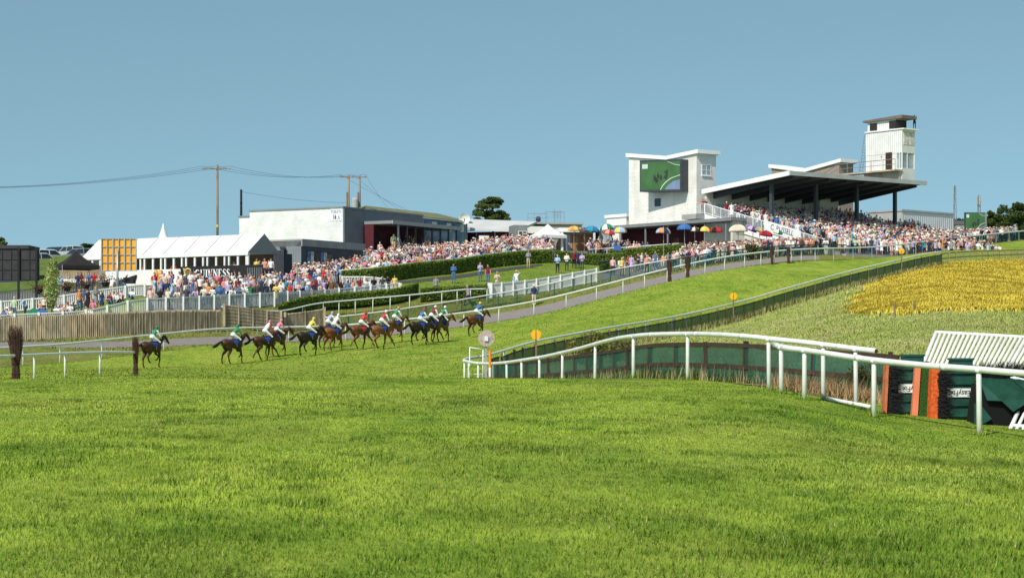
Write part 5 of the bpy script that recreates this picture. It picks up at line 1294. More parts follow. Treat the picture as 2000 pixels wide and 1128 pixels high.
for q, w in ((1.14, .0), (.92, .06)):
    b = MB(); b.extr([T(-.05, q + .05, 13.33), T(-.05, q - .05, 13.33), T(-.05, q - .05 - w, 13.55), T(-.05, q - .05, 13.72), T(-.05, q + .05, 13.72), T(-.05, q + .05 + w, 13.55)], T.x * -.01); b.ball(T(-.055, q, 13.79), (.05, .02, .05), 8, 5); b.build('figure', MB_, sg)
b = MB(); cc = T(-.055, .58, 13.48); b.loft([cc - T.y * (.13 * math.cos(a)) + Vector((0, 0, .13 * math.sin(a))) for a in np.linspace(-2.6, 1.2, 12)], .022, 4); b.loft([cc + Vector((0, 0, .28)), cc + Vector((0, 0, .06)), cc - T.y * .12 + Vector((0, 0, .05)), cc - T.y * .2 - Vector((0, 0, .12))], .025, 4); b.build('wheelchair', MB_, sg)
va = empty('bar_verandah', T(10, -2, 10), 'maroon bar verandah with dark posts along the grey side wall', 'verandah')
b = MB(); T.block(b, 3.9, 18.2, -3.75, -.02, 12.95, 13.28); b.build('roof', M_GREYS, va)
T.blk('fascia', mat('pale grey trim', (.42, .40, .37), .7, .1), va, 3.85, 18.3, -3.83, -3.76, 12.9, 13.3)
T.blk('deck', M_CONC, va, 3.9, 18.2, -3.7, -.02, 8.4, 10.1); T.blk('wall', M_MARO, va, 4.2, 16, -.05, -.003, 10.1, 12.94); T.blk('end_wall', M_MARO, va, 3.92, 4.1, -1.3, -.06, 9, 12.9)
T.blk('parapet', M_TG, va, 5.4, 11.5, -3.72, -3.5, 9, 11.0)
for k, p in enumerate(np.linspace(5.4, 17.6, 8)): b = MB(); T.block(b, p - .08, p + .08, -3.6, -3.44, 10.1, 12.95); b.build('post', M_FASC if k == 0 else M_DARK, va)
for p in (6, 8.6, 11.4, 14): b = MB(); T.block(b, p, p + .9, -.09, -.055, 10.9, 12.2); b.build('window', M_INT, va)
b = MB()
for k in range(5): T.block(b, 2.6, 3.9, -3.4 + .0, -2.0, 8.0, 10.05 - .3 * k) if k == 0 else T.block(b, 2.6 - .34 * k, 2.6 - .34 * (k - 1), -3.4, -2.0, 7.6, 10.05 - .3 * k)
b.build('steps', mat('yellow edged steps', (.50, .40, .14), .8, .3, 3), va)
gr = empty('green_roofed_hall', T(22, 3, 10), 'long hall with olive green pitched roof behind the toilets block', 'building')
T.blk('wall', mat('mural wall', (.35, .42, .50), .8, .6, 1.2, col2=(.12, .20, .34)), gr, 12, 27, .6, 9.5, 8, 14.35)
b = MB(); b.hexa([T(11.8, .2, 14.36), T(27.4, .2, 14.36), T(27.4, 5, 15.5), T(11.8, 5, 15.5), T(11.8, .2, 14.5), T(27.4, .2, 14.5), T(27.4, 5, 15.64), T(11.8, 5, 15.64)][::1]); b.hexa([T(11.8, 5, 15.5), T(27.4, 5, 15.5), T(27.4, 9.8, 14.36), T(11.8, 9.8, 14.36), T(11.8, 5, 15.64), T(27.4, 5, 15.64), T(27.4, 9.8, 14.5), T(11.8, 9.8, 14.5)]); b.build('roof', mat('olive roof', (.17, .175, .085), .75, .18, .7), gr)
b = MB(); b.extr([T(12.1, .6, 14.3), T(12.1, 9.5, 14.3), T(12.1, 5, 15.45)], T.x * .2); b.build('gable', M_WHT, gr)
T.blk('gutter', M_FRAME, gr, 11.8, 27.4, .08, .19, 14.3, 14.42)
for k in range(6): w_ = T.blk('pennant', M_STK if k % 2 else mat('pennant blue', (.10, .25, .42), .8), gr, 17.3 + k * 1.6, 18.3 + k * 1.6, .5, .58, 13.2, 14.1)
ds = empty('satellite_dish', P(907, 430, 236), 'white satellite dish at the end of the green roof', 'satellite dish')
c = P(907, 427, 234); b = MB(); n = 14; vs = [c + Vector((0, .25, 0))]
for r_, dy in ((.35, .18), (.66, 0)): vs += [c + Vector((r_ * math.cos(2 * PI * k / n), dy, r_ * math.sin(2 * PI * k / n))) for k in range(n)]
b.add(vs, [(0, 1 + (k + 1) % n, 1 + k) for k in range(n)] + [(1 + k, 1 + (k + 1) % n, 1 + n + (k + 1) % n, 1 + n + k) for k in range(n)]); b.build('dish', M_PVC, ds)
b = MB(); b.loft([c + Vector((0, .2, 0)), c + Vector((0, .3, -2))], .06, 6); b.loft([c + Vector((0, .1, -.6)), c + Vector((0, -.5, 0))], .02, 4); b.build('mount', M_GREYS, ds)
# grey flat roofed hall by the marquee
K = Fr((-20.1, 190.0), (.49, .87), (-.87, .49))
gh = empty('grey_hall', K(5, 3, 6), 'dark grey flat roofed hall with pale concrete fascia beside the marquee', 'building')
K.blk('side_wall', mat('dark grey render', (.085, .095, .11), .8, .15, 1), gh, 0, 10.6, 0, .25, 4, 9.35); K.blk('end_wall', rib_mat('grey ribbed end', (.24, .27, .29), (-.87, .49, 0), .3, .6, .2), gh, -.02, 0, .02, 6.5, 4, 9.9)
K.blk('body', M_GREYS, gh, .02, 10.6, .26, 6.5, 4, 9.3); K.blk('fascia', M_CONC, gh, -.02, 10.8, -.12, 6.6, 9.36, 10.05)
for p, m in ((.9, 'poster blue'), (3.1, 'poster pale')):
    wn = K.blk('window', M_GLASS, gh, p, p + 1.9, -.03, -.003, 6.9, 9.0)
    K.blk('poster', mat('poster blue', (.08, .22, .45), .6, .5, 2), wn, p + .1, p + .5, -.05, -.032, 7.2, 8.9); K.blk('poster', mat('poster pale', (.6, .6, .55), .6, .4, 2.5), wn, p + .6, p + 1.1, -.05, -.032, 7.6, 8.9)
K.blk('opening', M_INT, gh, 5.8, 7.4, -.03, -.003, 5.5, 8.2); K.blk('opening', M_INT, gh, -.05, -.025, 1.6, 4.0, 6.5, 9.0)
for p in (7.9, 8.9, 9.7): K.blk('poster', MATS['poster pale'], gh, p, p + .45, -.03, -.003, 7.0, 8.4)
b = MB(); b.box(K(-.3, 2.0, 9.25), (.5, .3, .22)); b.box(K(-.3, 2.0, 8.9), (.34, .2, .6)); b.build('floodlight', M_DARK, gh)

# ---- low buildings in the middle
mb_ = empty('maroon_lodge', P(960, 460, 245), 'low maroon lodge with a pale sloping roof under the pine', 'building')
Q1 = Fr(((1010 - CX) / F * 238, 238), (-.93, .36), (.36, .93))
Q1.blk('wall', M_MARO, mb_, 0, 8.5, 0, 6, 9, 13.5); b = MB(); b.hexa([Q1(a, c_, z) for a, c_, z in ((-.3, -.6, 13.35), (-.3, 6, 14.75), (9.4, 6, 15.3), (9.4, -.6, 13.9))] + [Q1(a, c_, z) for a, c_, z in ((-.3, -.6, 13.6), (-.3, 6, 15.0), (9.4, 6, 15.55), (9.4, -.6, 14.15))]); b.build('roof', mat('pale sheet roof', (.56, .55, .53), .6, .1, .6), mb_)
Q1.blk('front_canopy', M_FASC, mb_, 5.2, 8.8, -2.2, -.65, 13.6, 13.95); Q1.blk('window', M_FRAME, mb_, 3.6, 4.9, -.05, -.003, 12.2, 13.1)
for k in range(3): Q1.blk('post', M_DARK, mb_, .2 + k * 2.4, .32 + k * 2.4, -.5, -.38, 9, 13.4)
ge = empty('glazed_porch', P(1018, 470, 236), 'grey porch with white framed glazing at the end of the lodge', 'porch')
Q2 = Fr(((1004 - CX) / F * 232, 232), (.96, .2), (-.2, .96)); Q2.blk('wall', mat('mid grey wall', (.22, .23, .24), .8), ge, 0, 1.6, 0, 3, 9, 13.9)
window(ge, Q2, 'a', .5, 1.5, 0, 11.2, 13.2, M_GLASS, 2, 2, False, -1)
cb = empty('concrete_block', P(1080, 440, 260), 'buff concrete flat roofed block with rails and aerials on top', 'building')
Q3 = Fr(((1031 - CX) / F * 255, 255), (.97, .24), (-.24, .97))
Q3.blk('wall', mat('buff render', (.42, .38, .33), .9, .12, .7), cb, 2.3, 7.2, 0, 6, 10, 15.4); Q3.blk('end_wall', M_WHT, cb, 0, 2.28, -.1, 4, 10, 15.1); Q3.blk('coping', M_FASC, cb, -.2, 7.4, -.25, 6.1, 15.41, 15.65)
railing(None, [Q3(0, 0, 15.65), Q3(2.6, 0, 15.65)], 1.1, .85, M_GREYS, parent=cb, r=.02); railing(None, [Q3(2.6, 1, 15.65), Q3(5.2, 1, 15.65)], 1.4, 1.25, M_GREYS, parent=cb, r=.02)
for a_ in (3.7, 4.1, 4.5):
    b = MB(); b.loft([Q3(a_, .8, 15.6), Q3(a_, .8, 17.3 + .2 * math.sin(a_ * 9))], .025, 4)
    for k in range(4): b.loft([Q3(a_ - .3, .8, 16.5 + k * .2), Q3(a_ + .3, .8, 16.52 + k * .2)], .012, 4)
    b.build('aerial', M_GREYS, cb)
b = MB(); b.ball(Q3(1.5, .5, 16.05), (.35, .3, .4), 10, 6); b.build('vent_cowl', M_DARK, cb)
kk = empty('kiosk', G(1125, 226), 'small kiosk with white fascia and brown doors behind the hedge', 'kiosk')
Q4 = Fr(((1096 - CX) / F * 222, 222), (.985, .17), (-.17, .985)); zk = 10.3
Q4.blk('wall', mat('stone wall', (.36, .32, .27), .9, .25, 2), kk, 0, 3.9, .5, 4, 8.5, 12.5); Q4.blk('fascia', M_WHTR, kk, -.3, 4.3, -.4, 4.2, 12.5, 12.95)
for a_, w_ in ((.5, .6), (1.3, .5), (1.95, .75), (2.9, .8)): d_ = Q4.blk('door', mat('varnished door', (.30, .12, .04), .5, .25, 2) if a_ > 1 else M_GLASSB, kk, a_, a_ + w_, .44, .497, zk, zk + 2)
for a_ in (.05, 3.7): Q4.blk('pillar', M_WHT, kk, a_ - .12, a_ + .12, -.35, -.1, 9, 12.49)
gk = empty('grey_cabin', G(1178, 228), 'plain grey cabin to the right of the kiosk', 'cabin'); Q4.blk('wall', mat('blue grey panel', (.40, .44, .47), .7, .1), gk, 4.4, 5.9, .2, 3.4, 8.5, 12.6); Q4.blk('roof', M_FASC, gk, 4.32, 6.0, .1, 3.5, 12.6, 12.75)

# ---- tents
def gazebo(px, D, w, ze, zp, m, label, legm, zg, scal=0.15):
    c = Vector(((px - CX) / F * D, D, 0)); root = empty('gazebo', (c.x, D, zg), label, 'gazebo'); n = 8; vs = []; ang = .5
    def R_(x, y, z): return c + Vector((x * math.cos(ang) - y * math.sin(ang), x * math.sin(ang) + y * math.cos(ang), z))
    cor = [R_(sx * w / 2, sy * w / 2, ze) for sx, sy in ((-1, -1), (1, -1), (1, 1), (-1, 1))]; pk = R_(0, 0, zp); b = MB(); K_ = 6
    for i in range(4):
        p, q = cor[i], cor[(i + 1) % 4]; rows = []
        for k in range(K_ + 1):
            f = k / K_; sag = 1 - f; s_ = f * f * .25
            l, r_ = p.lerp(pk, f), q.lerp(pk, f); dz = -scal * math.sin(PI * f) * (zp - ze); rows.append((l + Vector((0, 0, dz)), l.lerp(r_, .5) + Vector((0, 0, dz * 1.25)), r_ + Vector((0, 0, dz))))
        for k in range(K_):
            for j in range(2): b.add([rows[k][j], rows[k][j + 1], rows[k + 1][j + 1], rows[k + 1][j]], [(0, 1, 2, 3)])
    b.build('canopy', m, root)
    b = MB()
    for i in range(4): p, q = cor[i], cor[(i + 1) % 4]; b.add([p, q, q - Vector((0, 0, .32)), p - Vector((0, 0, .32))], [(3, 2, 1, 0)])
    b.build('valance', m, root)
    for p in cor: b = MB(); b.loft([Vector((p.x, p.y, zg - .3)), p], .035, 6); b.build('leg', legm, root)
M_CANV = mat('white canvas', (.82, .82, .80), .7, .04, .8, trans=.12); M_BCAN = mat('black canvas', (.022, .018, .018), .75, .2, 1.5)
gazebo(148, 172, 3.3, (HY - 519) / F * 172, (HY - 489) / F * 172, M_BCAN, 'black pop up gazebo in front of the parked cars', M_GREYM, H((148 - CX) / F * 172, 172))
gazebo(1070, 222, 3.1, (HY - 460) / F * 222, (HY - 437) / F * 222, M_CANV, 'white pop up gazebo between the lodge and the kiosk', M_GREYM, 9.6)
MQ = Fr((-23.2, 176.0), (-.85, .53), (.53, .85))
mq = empty('marquee', MQ(10, 2, 5), 'long white marquee with open windows along the beer terrace', 'marquee')
ze, zr, W_ = 8.15, 9.85, 4.2; L_ = 20.0
b = MB()
for i in range(8):
    a0_, a1_ = L_ * i / 8, L_ * (i + 1) / 8
    for j, (y0_, y1_, z0_, z1_) in enumerate(((-.15, W_ / 2, ze, zr), (W_ / 2, W_ + .15, zr, ze))):
        ns = 5
        for k in range(4):
            f0, f1 = k / 4, (k + 1) / 4
            for s in range(ns):
                g0, g1 = s / ns, (s + 1) / ns
                def pt(g, f): return MQ(a0_ + (a1_ - a0_) * g, y0_ + (y1_ - y0_) * f, z0_ + (z1_ - z0_) * f - .10 * math.sin(PI * g) * math.sin(PI * f))
                e_ = (4.0 if i == 7 else 0)
                b.add([pt(g1, f0), pt(g0, f0), pt(g0, f1), pt(g1, f1)][:: 1 if j == 0 else 1], [(0, 1, 2, 3)])
b.add([MQ(L_, -.15, ze), MQ(L_ + 2.6, W_ / 2, ze - 1.1), MQ(L_, W_ / 2, zr)], [(0, 1, 2)]); b.add([MQ(L_, -.15, ze), MQ(L_ + 2.6, -.1, ze - 1.1), MQ(L_ + 2.6, W_ / 2, ze - 1.1)], [(0, 1, 2)])
b.build('roof', M_CANV, mq)
for i in range(8): b = MB(); b.bar(MQ(L_ * i / 8, -.17, ze + .03), MQ(L_ * i / 8, W_ / 2, zr + .03), .06, .03); b.build('seam', M_FASC, mq)
b = MB(); b.extr([MQ(-.02, -.1, ze - .02), MQ(-.02, W_ + .1, ze - .02), MQ(-.02, W_ / 2, zr - .03)], MQ.x * .05); b.build('gable', mat('shaded canvas', (.30, .29, .28), .8, .06), mq)  # white canvas end, with its shade put into a darker grey
MQ.blk('valance', M_CANV, mq, 0, L_ + .2, -.22, -.16, ze - .28, ze + .02)
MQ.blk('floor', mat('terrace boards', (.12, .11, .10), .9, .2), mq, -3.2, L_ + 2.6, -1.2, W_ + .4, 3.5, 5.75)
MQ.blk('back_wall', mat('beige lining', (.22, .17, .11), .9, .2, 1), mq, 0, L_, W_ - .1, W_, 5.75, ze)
MQ.blk('left_wall', M_CANV, mq, L_ + .0, L_ + .08, 0, W_, 5.75, ze); MQ.blk('front_skirt', M_CANV, mq, 6.0, L_ + 2.6, -.30, -.23, 5.75, 6.75)
for i in range(9):
    for o in (-.32, .18):
        if i == 8 and o > 0: continue
        a_ = max(0, L_ * i / 8 + o); MQ.blk('leg', M_PVCD, mq, a_, a_ + .17, -.14, .02, 5.75, ze)
    if i < 8: a_ = L_ * (i + .5) / 8; MQ.blk('leg', M_PVCD, mq, a_ - .1, a_ + .1, -.12, .02, 5.75, ze)
sp = empty('spire_tent', P(320, 470, 186), 'white spire of a pagoda tent rising behind the marquee', 'tent')
c = P(319, 436, 188); b = MB(); b.loft([(c.x, c.y, 9.0), (c.x, c.y, 9.7), (c.x, c.y, 10.2), (c.x, c.y, 10.8), (c.x, c.y, c.z)], [1.05, .72, .42, .2, .03], 12); b.build('canopy', M_CANV, sp)
# ---- beer terrace boards
bo = empty('bar_board', MQ(5, -1.4, 5.6), 'long black board reading GUINNESS with a golden harp before the marquee', 'sign board')
M_BKB = mat('black board', (.018, .017, .018), .6, .15, 1); M_GOLD = mat('gold mark', (.55, .40, .16), .5, .15, 3)
fb = -1.35; MQ.blk('panel', M_BKB, bo, -2.6, 6.8, fb, fb + .06, 5.35, 6.95); MQ.blk('dark_gap_sheet', mat('dark gap sheet', (.05, .045, .042), .8, .2), bo, -2.6, 8, fb + .1, fb + .14, 3.8, 5.35)  # dark sheet stands for the unlit gap below the lettered panel
def serif_word(word, size, org, ax, m, par):
    """roman capitals built from thick and thin strokes with serifs"""
    ax = Vector(ax).normalized(); up = Vector((0, 0, 1)); x = 0
    nrm = ax.cross(up)
    for ch in word:
        b = MB(); T_, t = .20 * size, .08 * size
        def st(x0, y0, x1, y1, w): b.bar(org + ax * (x + x0 * size) + up * (y0 * size), org + ax * (x + x1 * size) + up * (y1 * size), .02, w, up=nrm.cross((ax * (x1 - x0) + up * (y1 - y0)).normalized()) * -1) if False else b.extr([org + ax * (x + x0 * size) + up * (y0 * size) + q for q in quad(x0, y0, x1, y1, w)[0]] + [org + ax * (x + x1 * size) + up * (y1 * size) + q for q in quad(x0, y0, x1, y1, w)[1]], nrm * .012)
        def quad(x0, y0, x1, y1, w):
            d = (ax * (x1 - x0) + up * (y1 - y0)).normalized(); s = nrm.cross(d) * (w / 2); return [s, -s], [-s, s]
        def sf(cx_, y): st(cx_ - .17, y, cx_ + .17, y, t * .8)
        wd = .8
        if ch == 'I': st(.2, 0, .2, 1, T_); sf(.2, .03); sf(.2, .97); wd = .4
        elif ch == 'N': st(.15, 0, .15, 1, t); st(.12, 1, .68, 0, T_); st(.68, 0, .68, 1, t); sf(.15, .03); sf(.15, .97); sf(.68, .97); wd = .85
        elif ch == 'U': st(.18, .25, .18, 1, T_); st(.18, .27, .3, .05, T_); st(.28, .05, .55, .05, t); st(.55, .04, .66, .25, t); st(.66, .2, .66, 1, t); sf(.18, .97); sf(.66, .97); wd = .85
        elif ch == 'E': st(.2, 0, .2, 1, T_); st(.1, .04, .62, .04, t); st(.1, .96, .58, .96, t); st(.2, .5, .48, .5, t); st(.6, 0, .6, .25, t); st(.56, .78, .56, 1, t); wd = .72
        elif ch == 'S':
            pts = [(.52, .80), (.42, .95), (.24, .95), (.12, .78), (.2, .60), (.40, .46), (.52, .28), (.42, .07), (.2, .06), (.08, .22)]
            for i, (p, q) in enumerate(zip(pts, pts[1:])): st(*p, *q, T_ if 2 < i < 6 else t * 1.2)
            wd = .62
        elif ch == 'G':
            pts = [(.66, .80), (.52, .95), (.32, .95), (.14, .75), (.1, .5), (.14, .25), (.32, .06), (.55, .08), (.66, .2)]
            for i, (p, q) in enumerate(zip(pts, pts[1:])): st(*p, *q, T_ if 2 <= i <= 5 else t * 1.2)
            st(.64, .05, .64, .45, T_ * .8); sf(.62, .46); wd = .85
        b.build('letter', m, par); x += wd * size
ow = MQ(5.1, fb - .03, 5.95)
serif_word('GUINNESS', .70, ow, -MQ.x, M_STK, bo)
b = MB(); hx = lambda u_, z_: MQ(6.55 - u_, fb - .035, 5.75 + z_)
b.extr([hx(.0, .95), hx(.1, 1.08), hx(.3, 1.0), hx(.62, 1.1), hx(.95, .98), hx(.98, .86), hx(.62, .95), hx(.3, .86), hx(.12, .92)], MQ.y * -.02); b.extr([hx(.1, .95), hx(.24, .93), hx(.42, .35), hx(.62, .12), hx(.42, .05), hx(.24, .3)], MQ.y * -.02); b.extr([hx(.93, .9), hx(1.0, .9), hx(.72, .1), hx(.6, .12)], MQ.y * -.02); b.build('harp', M_GOLD, bo)
for k in range(6): b = MB(); b.extr([hx(.32 + k * .10, .88), hx(.345 + k * .10, .88), hx(.50 + k * .04, .22), hx(.485 + k * .04, .22)], MQ.y * -.012); b.build('harp_string', M_GOLD, bo)
wb = empty('white_board', MQ(8.4, -1.4, 5.6), 'white board with a painted pint glass left of the harp', 'sign board')
MQ.blk('panel', M_WHT, wb, 6.85, 12.2, fb, fb + .06, 5.35, 6.75)
gx = lambda u_, z_: MQ(9.9 - u_, fb - .03, 5.0 + z_)
b = MB(); b.extr([gx(.12, .0), gx(.68, .0), gx(.80, 1.4), gx(.0, 1.4)], MQ.y * -.03); b.build('glass_body', mat('pint amber', (.62, .30, .06), .5, .2, 2), wb); b = MB(); b.extr([gx(-.01, 1.402), gx(.81, 1.402), gx(.83, 1.72), gx(-.03, 1.72)], MQ.y * -.035); b.build('glass_head', mat('pint cream', (.70, .45, .16), .5, .1), wb)
bc = empty('black_awning', MQ(16, -2, 5), 'black awning and bar counter left of the pint board', 'awning')
b = MB(); b.extr([MQ(12.0, -1.6, 6.3), MQ(15.5, -1.6, 5.5), MQ(20, -1.6, 5.4), MQ(20, -1.6, 4.2), MQ(12.9, -1.6, 4.3)], MQ.y * .6); b.build('front', M_BKB, bc)
MQ.blk('sign_panel', M_STK, bc, 11.9, 13.3, -1.75, -1.68, 4.6, 5.5); put_text('DI', .55, MQ(12.75, -1.77, 5.02), -MQ.x, (0, 0, 1), M_BLK, bc)
# right hand bar counter with dark railing
bcr = empty('bar_terrace', MQ(-2, -1, 5.5), 'dark terrace end with grey bars beside the marquee gable', 'terrace'); MQ.blk('wall', mat('under gable dark', (.04, .045, .055), .8, .15), bcr, -1.3, -.1, 3.2, 4.4, 5.7, 8.1)  # dark block stands for the shade under the gable
b = MB()
for k in range(9): b.box(MQ(-2.5 + k * .2, fb - .03, 6.2), (.05, .03, 1.0))
b.build('bars', M_GREYS, bcr)
# ------------------------------------------------------------------ plants
def vnoise(x, y, s, seed):
    r = np.random.default_rng(seed).random((97, 97)); x = np.asarray(x) / s; y = np.asarray(y) / s
    i, j = np.floor(x).astype(int), np.floor(y).astype(int); a, b = x - i, y - j; a = a * a * (3 - 2 * a); b = b * b * (3 - 2 * b)
    g = lambda p, q: r[p % 97, q % 97]
    return g(i, j) * (1 - a) * (1 - b) + g(i + 1, j) * a * (1 - b) + g(i, j + 1) * (1 - a) * b + g(i + 1, j + 1) * a * b
def fnoise(x, y, s, seed): return .5 * vnoise(x, y, s, seed) + .3 * vnoise(x, y, s * .47, seed + 1) + .2 * vnoise(x, y, s * .21, seed + 2)
def lerp3(a, b, t): return np.asarray(a)[None] * (1 - t[:, None]) + np.asarray(b)[None] * t[:, None]
def leaf_mesh(name, Pn, size, cols, m, aspect=.6, up=0.0, rng=RNG):
    """one small four-cornered leaf per point, turned at random"""
    n = len(Pn); d = rng.normal(size=(n, 3)); d[:, 2] += up; d /= np.linalg.norm(d, axis=1)[:, None]
    e = rng.normal(size=(n, 3)); e -= d * (e * d).sum(1)[:, None]; e /= np.linalg.norm(e, axis=1)[:, None]
    s = (size * rng.uniform(.6, 1.3, n))[:, None]
    V = np.stack([Pn - d * s, Pn + e * s * aspect, Pn + d * s, Pn - e * s * aspect], 1).reshape(-1, 3)
    Q = np.arange(4 * n).reshape(-1, 4)
    return np_mesh(name, V, Q, np.repeat(cols, 4, 0), [m])
M_LEAF = attr_mat('leaves', .6, .35); M_BARK = mat('bark', (.12, .085, .06), .9, .3, 6, .4); M_BLADE = attr_mat('grass blades', .75, .1, spec=.12)
M_CORE = mat('hedge dark core', (.015, .03, .008), .95, .3, 3)
def hedge(label, knots, w, h, n, dark=(.065, .13, .02), light=(.36, .44, .08), size=.085, seed=1, group='clipped hedges'):
    rng = np.random.default_rng(seed); path = smooth_z(gpath(knots, 0, .5), 3); root = empty('hedge', path[len(path) // 2], label, 'hedge', group)
    A = np.array([tuple(p) for p in path]); d = np.concatenate([[0], np.cumsum(np.linalg.norm(np.diff(A, axis=0), axis=1))])
    s = rng.uniform(0, d[-1], n); C = np.stack([np.interp(s, d, A[:, k]) for k in range(3)], 1)
    side = rng.random(n); u = np.zeros(n); z = np.zeros(n)
    f = side < .55; u[f] = -w / 2 + rng.normal(0, .05, f.sum()); z[f] = rng.uniform(.0, h, f.sum())
    t = (side >= .55) & (side < .92); u[t] = rng.uniform(-w / 2, w / 2, t.sum()); z[t] = h + rng.normal(0, .045, t.sum())
    k = side >= .92; u[k] = w / 2; z[k] = rng.uniform(.2, h, k.sum())
    z += .10 * (fnoise(C[:, 0] * 3, C[:, 1] * 3, 2.0, seed) - .5) * (z > h * .7); u += .22 * (fnoise(C[:, 0] * 4 + z * 3, C[:, 1] * 4, 2.4, seed + 5) - .5)
    C[:, 1] += u; C[:, 2] += z
    tt = np.clip(rng.random(n) * .7 + .5 * (fnoise(C[:, 0] * 5, C[:, 2] * 9, 3.0, seed + 9) - .3), 0, 1)
    root_o = link_np('leaves', leaf_mesh('hedge_leaves', C, size, lerp3(dark, light, tt), M_LEAF, rng=rng), root)
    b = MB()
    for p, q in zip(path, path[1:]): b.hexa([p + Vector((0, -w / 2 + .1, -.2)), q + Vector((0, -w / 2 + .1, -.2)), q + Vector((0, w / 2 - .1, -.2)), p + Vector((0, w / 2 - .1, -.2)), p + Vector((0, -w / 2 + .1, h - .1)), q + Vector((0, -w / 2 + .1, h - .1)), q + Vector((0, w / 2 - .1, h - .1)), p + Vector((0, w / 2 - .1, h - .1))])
    b.build('dark_core', M_CORE, root)  # solid dark core; shade deep among the leaves put into its colour
hedge('clipped hedge between the white rail and the picket railing above the gates', [(545, 158.6), (640, 164.6), (700, 166.8), (780, 169.7), (802, 171.2), (817, 173)], 1.7, 1.05, 15000, seed=2)
hedge('short clipped hedge at the lawn edge left of the white boarded fence', [(822, 170.6), (863, 171.9), (919, 173.6), (952, 174.6)], 1.3, 1.0, 6000, seed=3)
hedge('long clipped hedge in front of the terrace crowd behind the lawn', [(668, 178.6), (735, 180.6), (820, 187.8), (892, 193.8), (960, 200), (1025, 204.8), (1079, 208)], 1.2, 1.28, 21000, seed=4)
hedge('clipped hedge right of the long one in front of the kiosk', [(1084, 209.5), (1165, 210.8), (1216, 211.5)], 1.2, 1.05, 8000, seed=5)
hedge('clipped hedge below the umbrellas behind the paddock chairs', [(1190, 214.5), (1260, 214.8), (1338, 215)], 1.2, 1.15, 8000, seed=6)
rN, pN = running_rail('running_rail', 'white rail along the top of the long clipped hedge before the terrace crowd', [(662, 179.4), (735, 181.4), (820, 188.6), (892, 194.7), (960, 200.8), (1025, 205.6), (1079, 208.8)], 1.34, .05, None, .04, 'white running rails', post_every=2.6)
running_rail('running_rail', 'white rail above the hedge below the umbrellas', [(1150, 213), (1190, 215.4), (1260, 215.7), (1338, 215.9)], 1.3, .05, None, .04, 'white running rails', post_every=2.4)

def shrub(label, px, D, h, w, n, dark, light, size, seed, cat='shrub', name='shrub', group=None):
    rng = np.random.default_rng(seed); g = G(px, D); root = empty(name, g, label, cat, group)
    m = 11; cc = np.stack([rng.normal(0, w * .26, m), rng.normal(0, w * .16, m), rng.uniform(.25, .8, m) * h], 1); rr = rng.uniform(.2, .34, m) * h
    i = rng.integers(0, m, n); d = rng.normal(size=(n, 3)); d /= np.linalg.norm(d, axis=1)[:, None]
    Pn = cc[i] + d * (rr[i] * rng.random(n) ** .35)[:, None]; Pn[:, 2] = np.abs(Pn[:, 2]) + .02
    tt = np.clip(rng.random(n) * .8 + .2 * rng.random(m)[i], 0, 1)
    link_np('leaves', leaf_mesh('leaves', Pn + np.array(g), size, lerp3(dark, light, tt), M_LEAF, rng=rng), root)
    b = MB()
    for k in range(7): c = cc[k]; b.loft([g, g + Vector((c[0] * .5, c[1] * .5, c[2] * .5)), g + Vector(tuple(c))], [.025, .018, .008], 5)
    b.build('stems', M_BARK, root)
shrub('yellow green bush growing inside the rail loop near the first yellow disc', 1150, 84, 1.5, 2.0, 2600, (.06, .09, .02), (.30, .26, .07), .06, 1, group='infield bushes')
shrub('smaller straggly bush right of the yellow green one by the infield fence', 1205, 92, 1.15, 1.6, 1400, (.07, .10, .02), (.26, .24, .08), .055, 2, group='infield bushes')
shrub('dark low bramble between the fence posts behind the nearest rail', 1680, 46.5, .75, .9, 1300, (.03, .04, .015), (.14, .13, .05), .03, 3, group='infield bushes')
shrub('round clipped box bush at the lawn corner', 1187, 196, 1.05, 1.1, 1600, (.04, .09, .015), (.12, .19, .03), .07, 4)
shrub('dark bush behind the green mesh below the grandstand', 1470, 187.5, 1.4, 1.7, 1500, (.03, .05, .015), (.12, .13, .04), .08, 5)
